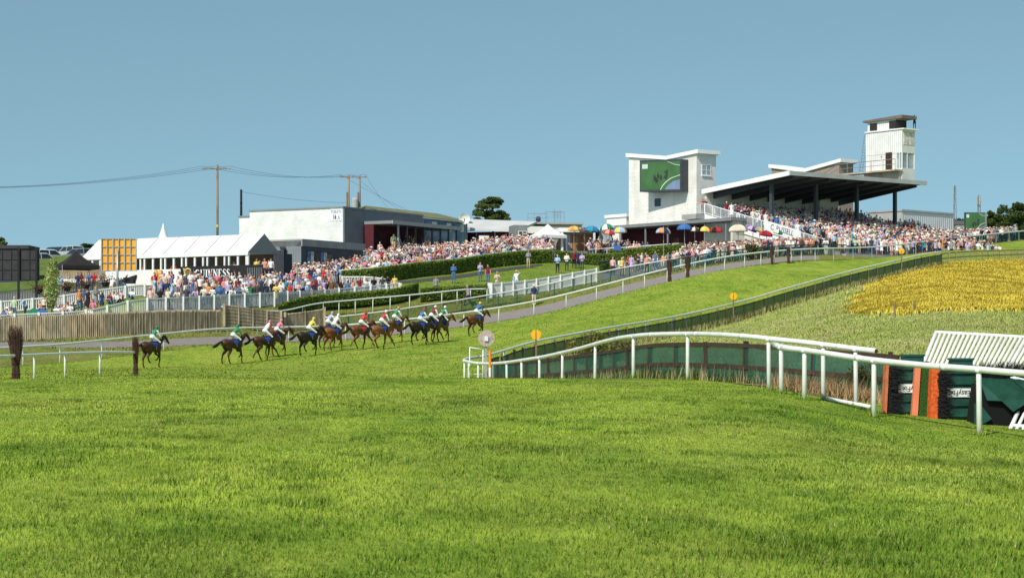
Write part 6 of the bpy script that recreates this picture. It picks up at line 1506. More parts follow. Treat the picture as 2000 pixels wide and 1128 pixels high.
# pine
def tree(label, px, ybase, D, hgt, wid, seed, kind='dense_tree', dark=(.02, .04, .01), light=(.085, .12, .03), n=9000, leaf=.16, clumps=34, flat=.55, trunk=.16, crown_lo=.35, group=None, zb=None, puff=(.10, .18)):
    rng = np.random.default_rng(seed); x = (px - CX) / F * D; z0 = zb if zb is not None else (HY - ybase) / F * D
    root = empty(kind, (x, D, z0), label, 'tree', group); o = np.array((x, D, z0)); b = MB()
    top = Vector((x + rng.normal(0, .2), D, z0 + hgt * .8))
    b.loft([Vector((x, D, z0 - .4)), Vector((x + .1, D, z0 + hgt * .3)), Vector((x - .05, D, z0 + hgt * .55)), top], [trunk, trunk * .8, trunk * .55, trunk * .2], 8); C = []; R = []
    for k in range(clumps):
        f = rng.uniform(crown_lo, .97); a = rng.uniform(0, 2 * PI); prof = math.sin(PI * min(1, (f - crown_lo) / (1 - crown_lo) * .72 + .28)) ** .6
        r = wid / 2 * prof * math.sqrt(rng.random()) * .85; c = o + np.array((r * math.cos(a), r * math.sin(a), f * hgt)); C.append(c); R.append(wid * rng.uniform(*puff))
        if k % 2 == 0: s = Vector((x, D, z0 + hgt * max(.25, f - .22))); b.loft([s, s.lerp(Vector(tuple(c)), .6) + Vector((0, 0, .1)), Vector(tuple(c))], [trunk * .35, trunk * .22, .02], 5)
    b.build('trunk', M_BARK, root, smooth=True); C = np.array(C); R = np.array(R)
    i = rng.integers(0, clumps, n); d = rng.normal(size=(n, 3)); d /= np.linalg.norm(d, axis=1)[:, None]; d[:, 2] *= flat
    Pn = C[i] + d * (R[i] * rng.random(n) ** .4)[:, None]
    tt = np.clip(rng.random(n) * .6 + .4 * rng.random(clumps)[i], 0, 1)
    link_np('crown', leaf_mesh('crown', Pn, leaf, lerp3(dark, light, tt), M_LEAF, up=.3, rng=rng), root)
tree('umbrella shaped pine tree standing alone behind the maroon lodge', 962, 452, 262, 5.9, 6.2, 5, 'pine_tree', dark=(.035, .065, .015), light=(.15, .19, .05), n=13000, clumps=64, puff=(.075, .14), leaf=.13, flat=.42, crown_lo=.36, trunk=.17, zb=13.4)
tree('small bushy tree beside the pine over the lodge roof', 1010, 455, 272, 2.2, 2.4, 6, dark=(.03, .05, .015), light=(.10, .12, .04), n=2500, clumps=12, zb=14.4)
tree('little tree tip behind the green roof', 882, 440, 285, 2.0, 2.6, 7, n=2000, clumps=10, zb=15.6)
tree('leafy tree top behind the dark hut at the far left', 4, 490, 260, 3.2, 2.8, 8, dark=(.06, .09, .03), light=(.20, .24, .09), n=4000, clumps=16, zb=10.6)
tree('small hedge tree on the skyline right of the parked cars', 168, 492, 270, 1.6, 3.0, 9, n=1800, clumps=9, zb=11.9)
for k, (px, D, hh, ww, l) in enumerate(((1937, 300, 5.2, 4.2, 'small dark tree beside the second video screen on the right skyline'), (1962, 310, 6.0, 5.0, 'middle tree of the dark row on the right skyline'), (1990, 300, 6.4, 5.2, 'tall tree of the dark row at the right edge of the skyline'), (2022, 306, 6.6, 6.0, 'last tree of the dark row cut by the right edge'))):
    tree(l, px, 458, D, hh - .6, ww, 20 + k, dark=(.035, .06, .015), light=(.12, .16, .04), n=8000, clumps=30, leaf=.17, flat=.8, crown_lo=.12, zb=H((px - CX) / F * D, D) - .6, group='trees on the right skyline')
rng = np.random.default_rng(3); n = 6000; xx = rng.uniform((1800 - CX) / F * 620, (1900 - CX) / F * 620, n); Pn = np.stack([xx, 620 + rng.uniform(-5, 5, n), (HY - 452) / F * 620 + rng.random(n) * (2.2 + 2.2 * fnoise(xx, xx * 0, 6, 4))], 1)
tag(link_np('far_wood', leaf_mesh('far_wood', Pn, .5, lerp3((.04, .065, .03), (.08, .11, .05), rng.random(n)), M_LEAF, rng=rng)), 'far off wood on the right skyline behind the grey house', 'wood', kind='stuff')
# young tree and flower planters on the left
g = G(101, 151); root = empty('young_tree', g, 'slim young tree with pale green leaves in front of the black gazebo', 'tree'); rng = np.random.default_rng(12); n = 1700
zt = (HY - 508) / F * 151 - g.z; z = rng.random(n); rad = .28 + .38 * np.sin(PI * np.clip(z * 1.1, 0, 1)); a = rng.uniform(0, 2 * PI, n); q = np.sqrt(rng.random(n))
Pn = np.array(g)[None] + np.stack([rad * q * np.cos(a) + .2 * (z - .4), rad * q * np.sin(a), .45 + z * (zt - .45)], 1)
link_np('crown', leaf_mesh('crown', Pn, .10, lerp3((.2, .28, .05), (.6, .66, .26), rng.random(n)), M_LEAF, rng=rng), root)
b = MB(); b.loft([g - Vector((0, 0, .2)), g + Vector((.0, 0, zt * .5)), g + Vector((.12, 0, zt * .9))], [.05, .04, .015], 6); b.build('trunk', M_BARK, root)

# ------------------------------------------------------------------ grass
def blades(name, X, Y, h, w, col, label, lean=.5, mats=None, seed=0, two=False, tipcol=None):
    rng = np.random.default_rng(seed + 77); n = len(X); Z = hz(X, Y) - .01
    a = rng.uniform(0, 2 * PI, n); sx, sy = np.cos(a) * w / 2, np.sin(a) * w / 2
    la = rng.uniform(0, 2 * PI, n); lm = h * lean * rng.random(n)
    dx, dy = np.cos(la) * lm + .12 * h, np.sin(la) * lm
    B = np.stack([X, Y, Z], 1); s = np.stack([sx, sy, np.zeros(n)], 1); t = np.stack([dx, dy, h * np.sqrt(np.clip(1 - (lm / h) ** 2 * .6, .2, 1))], 1)
    V = np.stack([B - s, B + s, B + t], 1).reshape(-1, 3); C = np.repeat(col, 3, 0)
    if tipcol is not None: C[2::3] = tipcol
    me = np_mesh(name, V, np.arange(3 * n).reshape(-1, 3), C, [mats or M_BLADE], smooth=True)
    lay = fnoise(X, Y * .8, 2.3, 111) - .5; lay2 = fnoise(X, Y * .8, 2.3, 141) - .5      # the way the sward lies changes from patch to patch
    N = np.stack([.3 * np.cos(la) + 2.2 * lay, .3 * np.sin(la) - .25 + 2.2 * lay2, np.ones(n)], 1); N /= np.linalg.norm(N, axis=1)[:, None]
    me.normals_split_custom_set_from_vertices(np.repeat(N, 3, 0).tolist())
    return tag(link_np(name, me), label, 'grass', kind='stuff')
def sample(n, D0, D1, p0, p1, power=1.0, rng=RNG):
    """points over the ground between two distances; density per square metre falls with distance ** power"""
    u = rng.random(n); e = 2 - power
    D = (D0 ** e + u * (D1 ** e - D0 ** e)) ** (1 / e) if abs(e) > 1e-6 else D0 * (D1 / D0) ** u
    return (rng.uniform(p0, p1, n) - CX) / F * D, D
G_DK, G_LT, G_YL = (.12, .24, .020), (.41, .555, .06), (.57, .635, .12)
def turf_colour(X, Y, rng, seed=5):
    p = fnoise(X, Y * .8, 2.6, seed); q = fnoise(X, Y * .7, 9.0, seed + 20); r = rng.random(len(X))
    c = lerp3(G_DK, G_LT, np.clip((p - .35) * 3.8 + (fnoise(X, Y * .6, .9, seed + 40) - .5) * 1.1 + (r - .5) * .5, 0, 1))
    f = np.clip((q - .40) * 3.0, 0, 1) * .75 * (r > .25); return c * (1 - f[:, None]) + np.asarray(G_YL)[None] * f[:, None]
rng = np.random.default_rng(41)
X, Y = sample(560000, 12.5, 56, -60, 2060, .9, rng); k = ~inside(LOOP, X, Y); X, Y = X[k], Y[k]
cl = fnoise(X, Y, .45, 9); spot = (fnoise(X, Y, .55, 61) > .63) & (fnoise(X, Y, 4.0, 63) > .42); fleck = rng.random(len(X)) < .018; hh = (.018 + .034 * cl + .022 * rng.random(len(X))); big = fnoise(X, Y * .7, 3.1, 15); hh *= (.6 + .9 * big) * np.interp(Y, [14, 30, 50], [1.1, .85, .55])
tc_ = turf_colour(X, Y, rng); tc_[spot] = tc_[spot] * .35 + np.array((.09, .20, .02)) * .65; tc_[fleck] = (.62, .56, .30); hh = hh * np.where(spot, 1.55, 1)
blades('grass', X, Y, hh, .0045 + .00013 * Y, tc_, 'mown turf growing over the foreground of the course', .75, seed=1)
X, Y = sample(150000, 56, 172, -60, 2060, .8, rng); px = CX + F * X / Y; k = (~inside(LOOP, X, Y)) & (Y < row_eval(7, px)[0] - .2); X, Y = X[k], Y[k]
pp = fnoise(X, Y, 1.2, 33); k = rng.random(len(X)) < .35 + .9 * pp; X, Y = X[k], Y[k]
blades('grass', X, Y, .04 + .05 * rng.random(len(X)), .022 + .00022 * Y, turf_colour(X, Y, rng) * .62, 'mown turf growing over the far side of the course', .8, seed=2)
# lawn and verges
X, Y = sample(90000, 132, 212, -40, 1560, .3, rng); px = CX + F * X / Y; D = Y
in_l = ((D > row_eval(12, px)[0]) & (D < row_eval(13, px)[0]) & ((px < 290) | ((px > 772) & (px < 1170))))
in_v = (D > row_eval(7, px)[0] + .1) & (D < row_eval(8, px)[0] - .1) | (D > row_eval(9, px)[0] + .1) & (D < row_eval(12, px)[0])
k = in_l | in_v; X, Y, inl = X[k], Y[k], in_l[k]; r = rng.random(len(X))
c = np.where(inl[:, None], lerp3((.11, .185, .02), (.24, .30, .045), r), lerp3((.13, .15, .03), (.32, .29, .10), r))
blades('grass', X, Y, np.where(inl, .05, .11) * (.7 + .6 * r), .05 + .03 * r, c, 'short grass on the lawns and verges below the crowd', .8, seed=3)
# rough infield
X, Y = sample(260000, 44, 215, 930, 2080, 1.25, rng); k = inside(INFIELD, X, Y) & ~inside(CROP, X, Y); X, Y = X[k], Y[k]
p = fnoise(X, Y, 6.0, 50); q = fnoise(X, Y, 2.0, 60); r = rng.random(len(X))
c = lerp3((.26, .33, .065), (.55, .58, .17), np.clip(q * 1.1 + (r - .5) * .6, 0, 1)); st = np.clip((p - .42) * 3.2, 0, 1) * (r > .3); c = c * (1 - st[:, None] * .8) + np.array((.68, .58, .34))[None] * (st * .8)[:, None]
pk = (rng.random(len(X)) < .05); c[pk] = (.50, .36, .28)
blades('rough_grass', X, Y, (.04 + .10 * rng.random(len(X))) * (.5 + .8 * q), .009 + .00022 * Y, c, 'long rough grass with straw seed heads inside the running rail', .6, seed=4)
# tall fringe along the fences and the dry tussocks behind the nearest rail
def fringe(path, n, wd, off):
    A = np.array([tuple(v) for v in path]); i = rng.integers(0, len(A) - 1, n); f = rng.random(n)[:, None]; Q = A[i] * (1 - f) + A[i + 1] * f
    return Q[:, 0] + rng.normal(0, wd, n), Q[:, 1] + rng.normal(off, wd, n)
X, Y = fringe(gpath(FB, 0, .5), 9000, .22, .35); X2, Y2 = fringe(gpath(FC, 0, .5), 14000, .5, -.9); X, Y = np.concatenate([X, X2]), np.concatenate([Y, Y2]); r = rng.random(len(X))
blades('rough_grass', X, Y, .18 + .34 * r, .010 + .00022 * Y, lerp3((.17, .23, .05), (.52, .44, .22), rng.random(len(X))), 'tall unmown grass along the netted fences', .45, seed=5)
X, Y = fringe(gpath([(1535, 46.2), (1600, 45.2), (1660, 44.6), (1712, 44.2)], 0, .3), 5200, .34, .1); r = rng.random(len(X))
blades('dry_grass', X, Y, .12 + .30 * r * fnoise(X, Y, .8, 3) * 2, .010, lerp3((.34, .20, .10), (.66, .47, .25), rng.random(len(X))), 'dry straw coloured tussocks behind the nearest rail', .9, seed=6)
feet = [(p.x, p.y) for p in along(pathA, [1526, 1571, 1707, 1913]) + along(pathB, [1672, 1608, 1502, 1343, 1237]) + along(pathL, [67, 127, 195, 264])]
X = np.concatenate([x + rng.normal(0, .07, 130) for x, y in feet]); Y = np.concatenate([y + rng.normal(-.04, .06, 130) for x, y in feet])
blades('grass', X, Y, .07 + .13 * rng.random(len(X)), .007, lerp3(G_DK, G_LT, rng.random(len(X))), 'longer grass left uncut round the feet of the near rail posts', .5, seed=9)
# yellow crop
X, Y = sample(330000, 95, 215, 1560, 2080, 1.0, rng)
jx, jy = X + 3.0 * (fnoise(X, Y, 5, 90) - .5), Y + 9.0 * (fnoise(X, Y, 5, 95) - .5); k = inside(CROP, jx, jy) | (inside(CROP, X + rng.normal(0, .8, len(X)), Y + rng.normal(0, 3, len(X))) & inside(INFIELD, X, Y) & (rng.random(len(X)) < .15)); X, Y = X[k], Y[k]
p = fnoise(X, Y, 4.0, 70); q = fnoise(X, Y, .9, 80); r = rng.random(len(X))
c = lerp3((.64, .50, .05), (.86, .69, .11), np.clip(.45 + (q - .4) * 1.5 + (r - .5) * .9, 0, 1)); gsh = (r < .26) & (p < .62); c[gsh] = c[gsh] * .6 + np.array((.22, .26, .04)) * .4
blades('yellow_crop', X, Y, .14 + .10 * rng.random(len(X)) + .08 * (q - .5), .02 + .00026 * Y, c, 'ripe yellow crop filling the field at the upper right', .5, seed=7)['category'] = 'crop'
# ------------------------------------------------------------------ people one by one
GARM = {'short': 'top', 'long': 'shirt', 'none': 'vest'}
HW = {'short': '{} hair', 'long': 'long {} hair', 'hat': '{} sun hat', 'cap': '{} cap', 'bald': 'bald head'}
POSEW = {'stand': 'standing', 'stand_side': 'standing', 'clap': 'clapping', 'folded': 'arms folded', 'phone': 'filming', 'shade': 'shading eyes', 'binoc': 'with binoculars', 'cheer': 'arm raised', 'lean': 'leaning', 'walk': 'walking', 'sit': 'sitting', 'chair': 'seated', 'shorts': 'in shorts'}
TOPS = ['white'] * 9 + ['pale pink'] * 6 + ['pale blue'] * 4 + ['cream'] * 3 + ['beige', 'beige', 'pink', 'coral', 'coral', 'red', 'navy', 'navy', 'navy', 'lilac', 'grey', 'grey', 'black', 'black', 'teal', 'orange', 'pale green', 'blue', 'burgundy', 'charcoal', 'charcoal', 'denim', 'denim', 'brown', 'navy', 'black', 'charcoal', 'burgundy', 'lilac']
TOPS_ONE = TOPS
BOTS = ['navy'] * 4 + ['denim'] * 4 + ['khaki'] * 2 + ['black'] * 3 + ['charcoal', 'beige', 'white', 'grey']
HAIRS = [('short', 'dark')] * 4 + [('short', 'brown')] * 4 + [('short', 'grey')] * 3 + [('bald', 'grey')] * 2 + [('long', 'brown')] * 4 + [('long', 'fair')] * 4 + [('long', 'dark')] * 2 + [('short', 'fair'), ('long', 'ginger'), ('hat', 'cream'), ('hat', 'white'), ('cap', 'white'), ('cap', 'navy')]
prs = random.Random(99)
def draw(poses, zone, group, loc, rz, tries=80, h=None):
    """a spectator whose looks differ from everyone else's in the same place"""
    for _ in range(tries):
        top, bot = prs.choice(TOPS_ONE), prs.choice(BOTS); hr, hc = prs.choice(HAIRS); pose = prs.choice(poses); sk = hr in ('long',) and pose not in ('sit', 'chair', 'walk', 'lean') and prs.random() < .35
        if sk and prs.random() < .6: top = prs.choice(['red', 'coral', 'pink', 'teal', 'navy', 'orange', 'white', 'yellow', 'lilac', 'pale blue', 'green'])
        sl = prs.choice(['short', 'short', 'long', 'none' if hr == 'long' else 'short'])
        hat = prs.choice(['cream', 'white', 'beige', 'pink']) if hr == 'hat' else prs.choice(['white', 'navy', 'red', 'blue']) if hr == 'cap' else hc
        hw = HW[hr].format({'fair': 'fair', 'ginger': 'ginger'}.get(hat, hat))
        lab = ('person in %s dress with %s %s %s' % (top, hw, POSEW[pose], zone)) if sk else ('person in %s %s and %s trousers, %s, %s %s' % (top, GARM[sl], bot, hw, POSEW[pose], zone))
        if len(lab.split()) <= 16 and lab not in USED: break
    USED.add(lab)
    return person(loc, rz, pose, top, bot, hr, hc if hr not in ('hat', 'cap') else 'brown', lab, group, sl, sk, h or prs.uniform(.93, 1.04), hatc=hat, shoe=prs.choice(['black', 'brown', 'white', 'beige']))
# on the lawn, read from the photograph
LAWN = [
 (852, 558, 173, 'phone', 'grey', 'charcoal', 'short', 'brown', 'person in grey top raising a phone, leftmost on the lawn', 'long', .3),
 (886, 550, 183, 'folded', 'blue', 'denim', 'short', 'dark', 'person in bright blue top with arms folded on the lawn', 'long', .0),
 (914, 558, 171, 'walk', 'grey', 'navy', 'short', 'grey', 'person in grey shirt and navy trousers striding across the lawn', 'short', -.9),
 (938, 545, 186, 'clap', 'lilac', 'denim', 'long', 'brown', 'person in lilac top and jeans beside the dark vest on the lawn', 'short', .4),
 (953, 546, 184, 'stand', 'burgundy', 'denim', 'long', 'fair', 'person in dark burgundy vest and jeans standing on the lawn', 'none', -.3),
 (971, 552, 179, 'clap', 'beige', 'khaki', 'short', 'grey', 'person in beige top and khaki trousers with raised hands on the lawn', 'short', .2),
 (1003, 551, 181, 'binoc', 'pale blue', 'pale blue', 'short', 'dark', 'person all in pale blue crouched with binoculars on the lawn', 'long', .1),
 (1009, 549, 180, 'shade', 'white', 'pale blue', 'cap', 'fair', 'person in white top shading their eyes on the lawn', 'short', -.2),
 (1043, 574, 172.5, 'stand', 'navy', 'beige', 'hat', 'grey', 'person in navy jacket, beige trousers and hat before the white boarded fence', 'long', .1),
 (1032, 524, 200, 'folded', 'grey', 'khaki', 'short', 'ginger', 'person in grey shirt and khaki trousers standing against the long hedge', 'long', .2),
 (1089, 534, 196, 'folded', 'pale blue', 'black', 'bald', 'grey', 'person in pale blue shirt and black trousers near the white boards', 'long', .0),
 (1107, 530, 199, 'folded', 'white', 'charcoal', 'short', 'brown', 'person in white shirt and grey trousers with arms folded near the hedge', 'long', .1),
 (1121, 524, 203, 'stand', 'burgundy', 'black', 'short', 'dark', 'person in dark burgundy shirt standing by the kiosk hedge', 'long', .2),
 (1129, 524, 204, 'stand', 'navy', 'navy', 'short', 'dark', 'person all in navy half hidden beside the burgundy shirt', 'long', .0),
 (1137, 525, 201, 'folded', 'lilac', 'charcoal', 'short', 'brown', 'person in lilac shirt, rightmost of those by the kiosk hedge', 'short', -.2),
]
HX_ = {'cap': 'white', 'hat': 'cream'}
for px, y, D, pose, top, bot, hr, hc, lab, sl, rz in LAWN:
    person(G(px, D), rz, pose, top, bot, hr, hc, lab, None, sl, hatc=HX_.get(hr), h=.66 if 'crouched' in lab else 1.03)
# the picnic at the left
PIC = [
 (28, 148, 'stand_side', 'pale green', 'denim', 'short', 'grey', 'person in pale green top standing by the picnickers at the far left', 'short', 2.6, 1.0),
 (47, 148.5, 'lean', 'pale blue', 'navy', 'short', 'brown', 'person in pale blue shirt bending over a pushchair', 'long', -1.2, 1.0),
 (155, 150, 'stand', 'orange', 'denim', 'long', 'ginger', 'tall person in sleeveless orange top and jeans on the picnic lawn', 'none', .6, 1.06),
 (163, 151, 'phone', 'blue', 'navy', 'long', 'brown', 'person in blue top beside the orange top on the picnic lawn', 'short', .2, .98),
 (172, 149.5, 'stand', 'black', 'black', 'long', 'dark', 'person in short black dress standing on the picnic lawn', 'none', -.4, 1.03),
 (187, 151, 'clap', 'grey', 'denim', 'long', 'fair', 'person in grey top talking beside the dark coated child', 'long', .7, 1.0),
 (199, 150.5, 'stand', 'navy', 'navy', 'long', 'brown', 'child in long navy coat standing at the picnic', 'long', -.3, .78),
 (244, 160, 'lean', 'black', 'denim', 'short', 'fair', 'person in black shirt leaning on the sloping white railing', 'long', 2.5, 1.0),
 (219, 158.5, 'lean', 'white', 'beige', 'cap', 'brown', 'person in white shirt leaning on the sloping railing beside the board post', 'short', 2.8, .98),
 (182, 148.5, 'chair', 'pink', 'burgundy', 'long', 'dark', 'person in pink top seated low among the standing picnickers', 'short', .2, .95),
 (86, 150.5, 'stand', 'cream', 'black', 'short', 'brown', 'child in cream top standing behind the blue pushchair', 'short', .3, .78),
 (78, 149.5, 'stand', 'coral', 'black', 'short', 'fair', 'small child in coral top beside the child in cream', 'short', -.3, .66),
]
for px, D, pose, top, bot, hr, hc, lab, sl, rz, h in PIC:
    sk = 'dress' in lab or 'coat' in lab; person(G(px, D), rz, pose, top, bot, hr, hc, lab, None, sl, sk, h=h, hatc='white')
for px, D, top, bot, hr, hc, lab in ((152, 170, 'navy', 'navy', 'short', 'dark', 'person in navy top under the left side of the black gazebo'), (158, 170.6, 'burgundy', 'black', 'long', 'brown', 'person in burgundy top under the black gazebo'), (174, 169.5, 'blue', 'denim', 'short', 'brown', 'person in blue top under the right side of the black gazebo'), (184, 169.8, 'red', 'navy', 'short', 'fair', 'person in red top between the black gazebo and the orange board'), (118, 168, 'pale blue', 'khaki', 'short', 'grey', 'person in pale blue top beside the young tree by the gazebo')):
    person(G(px, D), prs.uniform(-.6, .6), 'stand_side', top, bot, hr, hc, lab)
SITS = [(6, 148.5), (14, 149.2), (21, 148.4), (110, 149.5), (116, 150.2), (122, 149.6), (131, 150.6), (137, 150), (143, 150.8), (214, 153), (222, 154), (231, 152.5), (237, 155), (258, 154.5), (168, 148), (176, 147.6)]
for px, D in SITS: draw(['sit'], 'on the picnic lawn', 'picnickers sitting on the grass', G(px, D), prs.uniform(-1.2, 1.2), h=prs.uniform(.85, 1.0))
# ground rows behind the picket railing, before the marquee
taken = []
def spaced(px, D, r):
    x = (px - CX) / F * D
    if any((x - a) ** 2 + ((D - b) * .8) ** 2 < r * r for a, b in taken): return False
    taken.append((x, D)); return True
def zone(n, p0, p1, d0, d1, poses, words, group, r=.56, face=0.0, spread=.7, dens=None, cond=None):
    k = 0; t = 0
    while k < n and t < n * 60:
        t += 1; px = prs.uniform(p0, p1); D = d0(px) + (d1(px) - d0(px)) * prs.random() ** 1.0
        if cond and not cond(px, D): continue
        if not spaced(px, D, r): continue
        draw(poses, words, group, G(px, D), face + prs.uniform(-spread, spread)); k += 1
    return k
pickD = lambda px: float(row_eval(12, px)[0])
STANDING = ['stand', 'stand_side', 'clap', 'folded', 'phone', 'shade', 'binoc', 'cheer', 'shorts', 'lean']
zone(34, 292, 775, lambda p: pickD(p) + .42, lambda p: pickD(p) + .75, ['lean', 'lean', 'stand', 'clap', 'binoc', 'phone'], 'at the picket railing', 'people leaning on the picket railing', .62, 0, .4)
zone(92, 300, 640, lambda p: pickD(p) + 1.1, lambda p: min(169.5, pickD(p) + 15), STANDING, 'before the beer terrace', 'people standing before the beer terrace', .60, -.2, .7)
hN = lambda px: float(np.interp(px, [668, 735, 820, 892, 960, 1025, 1079], [179.4, 181.6, 188.8, 194.9, 201, 205.8, 209]))
zone(34, 640, 1078, lambda p: hN(p) + .45, lambda p: hN(p) + 1.0, STANDING, 'behind the long hedge', 'front row behind the long hedge', .58, 0, .6)
mF = lambda px: float(np.interp(px, [1300, 1340, 1440, 1560, 1700, 1850, 2000], [186, 186.2, 187.5, 193.5, 205, 222, 246]))
zone(27, 1345, 1980, lambda p: mF(p) + .4, lambda p: mF(p) + .9, STANDING, 'at the green barrier', 'front row at the green crowd barrier', .6, 0, .6)
# paddock chairs and the stewards there
chm = mat('white chair plastic', (.72, .72, .70), .5, .05)
def chair_mesh():
    b = MB(); b.box((0, 0, .44), (.46, .44, .04)); b.extr([Vector((-.22, .22, .46)), Vector((.22, .22, .46)), Vector((.20, .30, .88)), Vector((-.20, .30, .88))], (0, .03, 0)); me = b.mesh('seat', chm)
    l = MB(); l.loft([(0, 0, 0), (0, 0, .42)], .02, 5); return me, l.mesh('leg', chm)
chs, chl = chair_mesh()
k = 0
for i in range(16):
    px = 1196 + (i % 8) * 17 + prs.uniform(-3, 3); D = 197 + (i // 8) * 4.5 + prs.uniform(-.8, .8)
    if not spaced(px, D, .7): continue
    g = G(px, D); rz = prs.uniform(-.5, .5)
    c = empty('chair', g, 'white plastic chair among those set out behind the green mesh fence', 'chair', 'white chairs behind the green mesh fence'); c.rotation_euler = (0, 0, rz)
    part('seat', chs, c, (0, 0, 0))
    for sx in (-.19, .19):
        for sy in (-.18, .2): part('leg', chl, c, (sx, sy, 0))
    if i % 5 != 4: draw(['chair'], 'behind the mesh fence', 'people seated behind the green mesh fence', g + Vector((0, -.02, -.02)), rz, h=.98)
hv = G(1215, 186); person(hv, .2, 'stand', 'yellow', 'black', 'cap', 'brown', 'steward in bright yellow vest by the green mesh fence', None, 'none', hatc='yellow')
zone(12, 1185, 1335, lambda p: 187, lambda p: 195, ['stand', 'folded', 'phone', 'stand_side'], 'near the chairs', 'people standing near the white chairs', .8)
# on the verandahs, terraces and stairs
SPOT = [
 (MQ(-1.3, -.6, 5.75), 'stand', 'yellow', 'yellow', 'long', 'ginger', 'person in yellow dress on the beer terrace beside the marquee gable', True),
 (MQ(-2.2, -.6, 5.75), 'stand_side', 'coral', 'navy', 'short', 'ginger', 'person in coral shirt at the right end of the beer terrace', False),
 (MQ(-2.75, -.4, 5.75), 'stand', 'white', 'navy', 'short', 'brown', 'person in white shirt at the right end of the beer terrace', False),
 (MQ(-.4, 1.0, 5.75), 'lean', 'blue', 'navy', 'short', 'grey', 'person in blue shirt leaning under the marquee gable', False),
 (MQ(-.9, 1.6, 5.75), 'folded', 'burgundy', 'black', 'long', 'brown', 'person in burgundy top in the shade beside the marquee gable', False),
 (MQ(2.2, .6, 5.75), 'lean', 'pale pink', 'beige', 'short', 'dark', 'person in pale pink top at the second window of the marquee', False),
 (MQ(7.0, .6, 5.75), 'stand', 'navy', 'navy', 'short', 'fair', 'person in navy top at a middle window of the marquee', False),
 (MQ(9.3, .6, 5.75), 'lean', 'red', 'black', 'short', 'dark', 'person in red top at a middle window of the marquee', False),
 (MQ(13.2, .7, 5.75), 'folded', 'coral', 'navy', 'long', 'fair', 'person in coral top at a left window of the marquee', False),
 (MQ(16.8, .7, 5.75), 'cheer', 'white', 'navy', 'short', 'dark', 'person in white shirt with raised arm inside the marquee', False),
 (MQ(18.6, .7, 5.75), 'stand', 'black', 'black', 'short', 'brown', 'person in black top at the leftmost window of the marquee', False),
 (T(3.2, -2.6, 9.2), 'walk', 'pale pink', 'denim', 'short', 'grey', 'person in pale pink shirt coming down the yellow edged steps', False),
 (T(4.9, -3.3, 10.1), 'folded', 'green', 'khaki', 'short', 'brown', 'person in green top at the corner post of the bar verandah', False),
 (T(5.2, -3.0, 10.1), 'stand', 'coral', 'khaki', 'bald', 'grey', 'bald person beside the green top at the bar verandah corner', False),
 (S(-1.6, 11.8, 13.93), 'lean', 'red', 'black', 'short', 'dark', 'person in red coat at the top landing of the grandstand staircase', False),
 (S(-1.0, 12.0, 13.93), 'stand', 'navy', 'navy', 'short', 'grey', 'person in navy suit behind the red coat on the top landing', False),
]
for loc, pose, top, bot, hr, hc, lab, sk in SPOT: person(loc, prs.uniform(-.3, .3), pose, top, bot, hr, hc, lab, None, 'short', sk)
for i in range(12): draw(['stand', 'lean', 'folded', 'phone'], 'on the bar verandah', 'people on the bar verandah', T(6.0 + i * .95 + prs.uniform(-.2, .2), -3.1 + prs.uniform(-.3, .9), 10.1), .8 + prs.uniform(-.5, .5))
print('INDIVIDUAL PEOPLE', N_PERSON[0])

# ------------------------------------------------------------------ the packed crowd beyond those: one mass
def crowd_templates():
    out = []
    for pose, hair, sl, sk in (('stand', 'short', 'short', 0), ('clap', 'long', 'short', 0), ('folded', 'short', 'long', 0), ('phone', 'short', 'short', 0), ('lean', 'bald', 'short', 0), ('stand_side', 'long', 'none', 1), ('shade', 'hat', 'short', 0), ('binoc', 'short', 'short', 0), ('clap', 'hat', 'none', 1), ('chair', 'short', 'short', 0), ('stand', 'cap', 'short', 0), ('cheer', 'short', 'long', 0)):
        me = person_mesh(pose, hair, sl, bool(sk), 1.0, .12, .024, fingers=False)
        me.calc_loop_triangles(); nv = len(me.vertices); V = np.zeros(nv * 3); me.vertices.foreach_get('co', V); nt = len(me.loop_triangles)
        Tt = np.zeros(nt * 3, np.int32); me.loop_triangles.foreach_get('vertices', Tt); mi = np.zeros(nt, np.int32); me.loop_triangles.foreach_get('material_index', mi)
        out.append((V.reshape(-1, 3), Tt.reshape(-1, 3), mi, hair)); bpy.data.meshes.remove(me)
    return out
crng = np.random.default_rng(5)
pts = []   # x, y, z, yaw
def scatter(n, p0, p1, d0, d1, r, zf=None, face=0.0, cond=None):
    grid = {}; k = 0; t = 0
    for a, b in taken: grid.setdefault((int(a // .8), int(b // .8)), []).append((a, b, .45))
    while k < n and t < n * 25:
        t += 1; px = crng.uniform(p0, p1); a, b = d0(px), d1(px)
        if b <= a: continue
        D = crng.uniform(a, b); x = (px - CX) / F * D
        if cond and not cond(px, D, x): continue
        c = (int(x // .8), int(D // .8)); bad = False
        for i in (-1, 0, 1):
            for j in (-1, 0, 1):
                for (u, v, rr) in grid.get((c[0] + i, c[1] + j), ()):
                    if (u - x) ** 2 + (v - D) ** 2 < max(r, rr) ** 2: bad = True
        if bad: continue
        grid.setdefault(c, []).append((x, D, r)); pts.append((x, D, H(x, D) if zf is None else zf(x, D), face + crng.normal(0, .5))); k += 1
    return k
T0 = lambda px: max(pickD(px) + 6, 0)
def clear_of(px, D, x):
    v = Vector((x, D, 0))
    for fr, a0, a1, b0, b1 in ((K, -1, 11, -.4, 7), (MQ, -4, 24, -2.0, 6), (T, 1.8, 4.0, -3.6, 0), (T, 3.7, 18.4, -3.9, 13), (T, -.3, 16.3, -.3, 15.6), (gkf, -.6, 6.2, -.8, 4.2), (S, -4.6, -.4, 4.5, 30), (S, -2.3, 25, -8.2, 13)):
        q = v - fr.o; a = q.dot(fr.x); b = q.dot(fr.y)
        if a0 < a < a1 and b0 < b < b1: return False
    return True
gkf = Q4
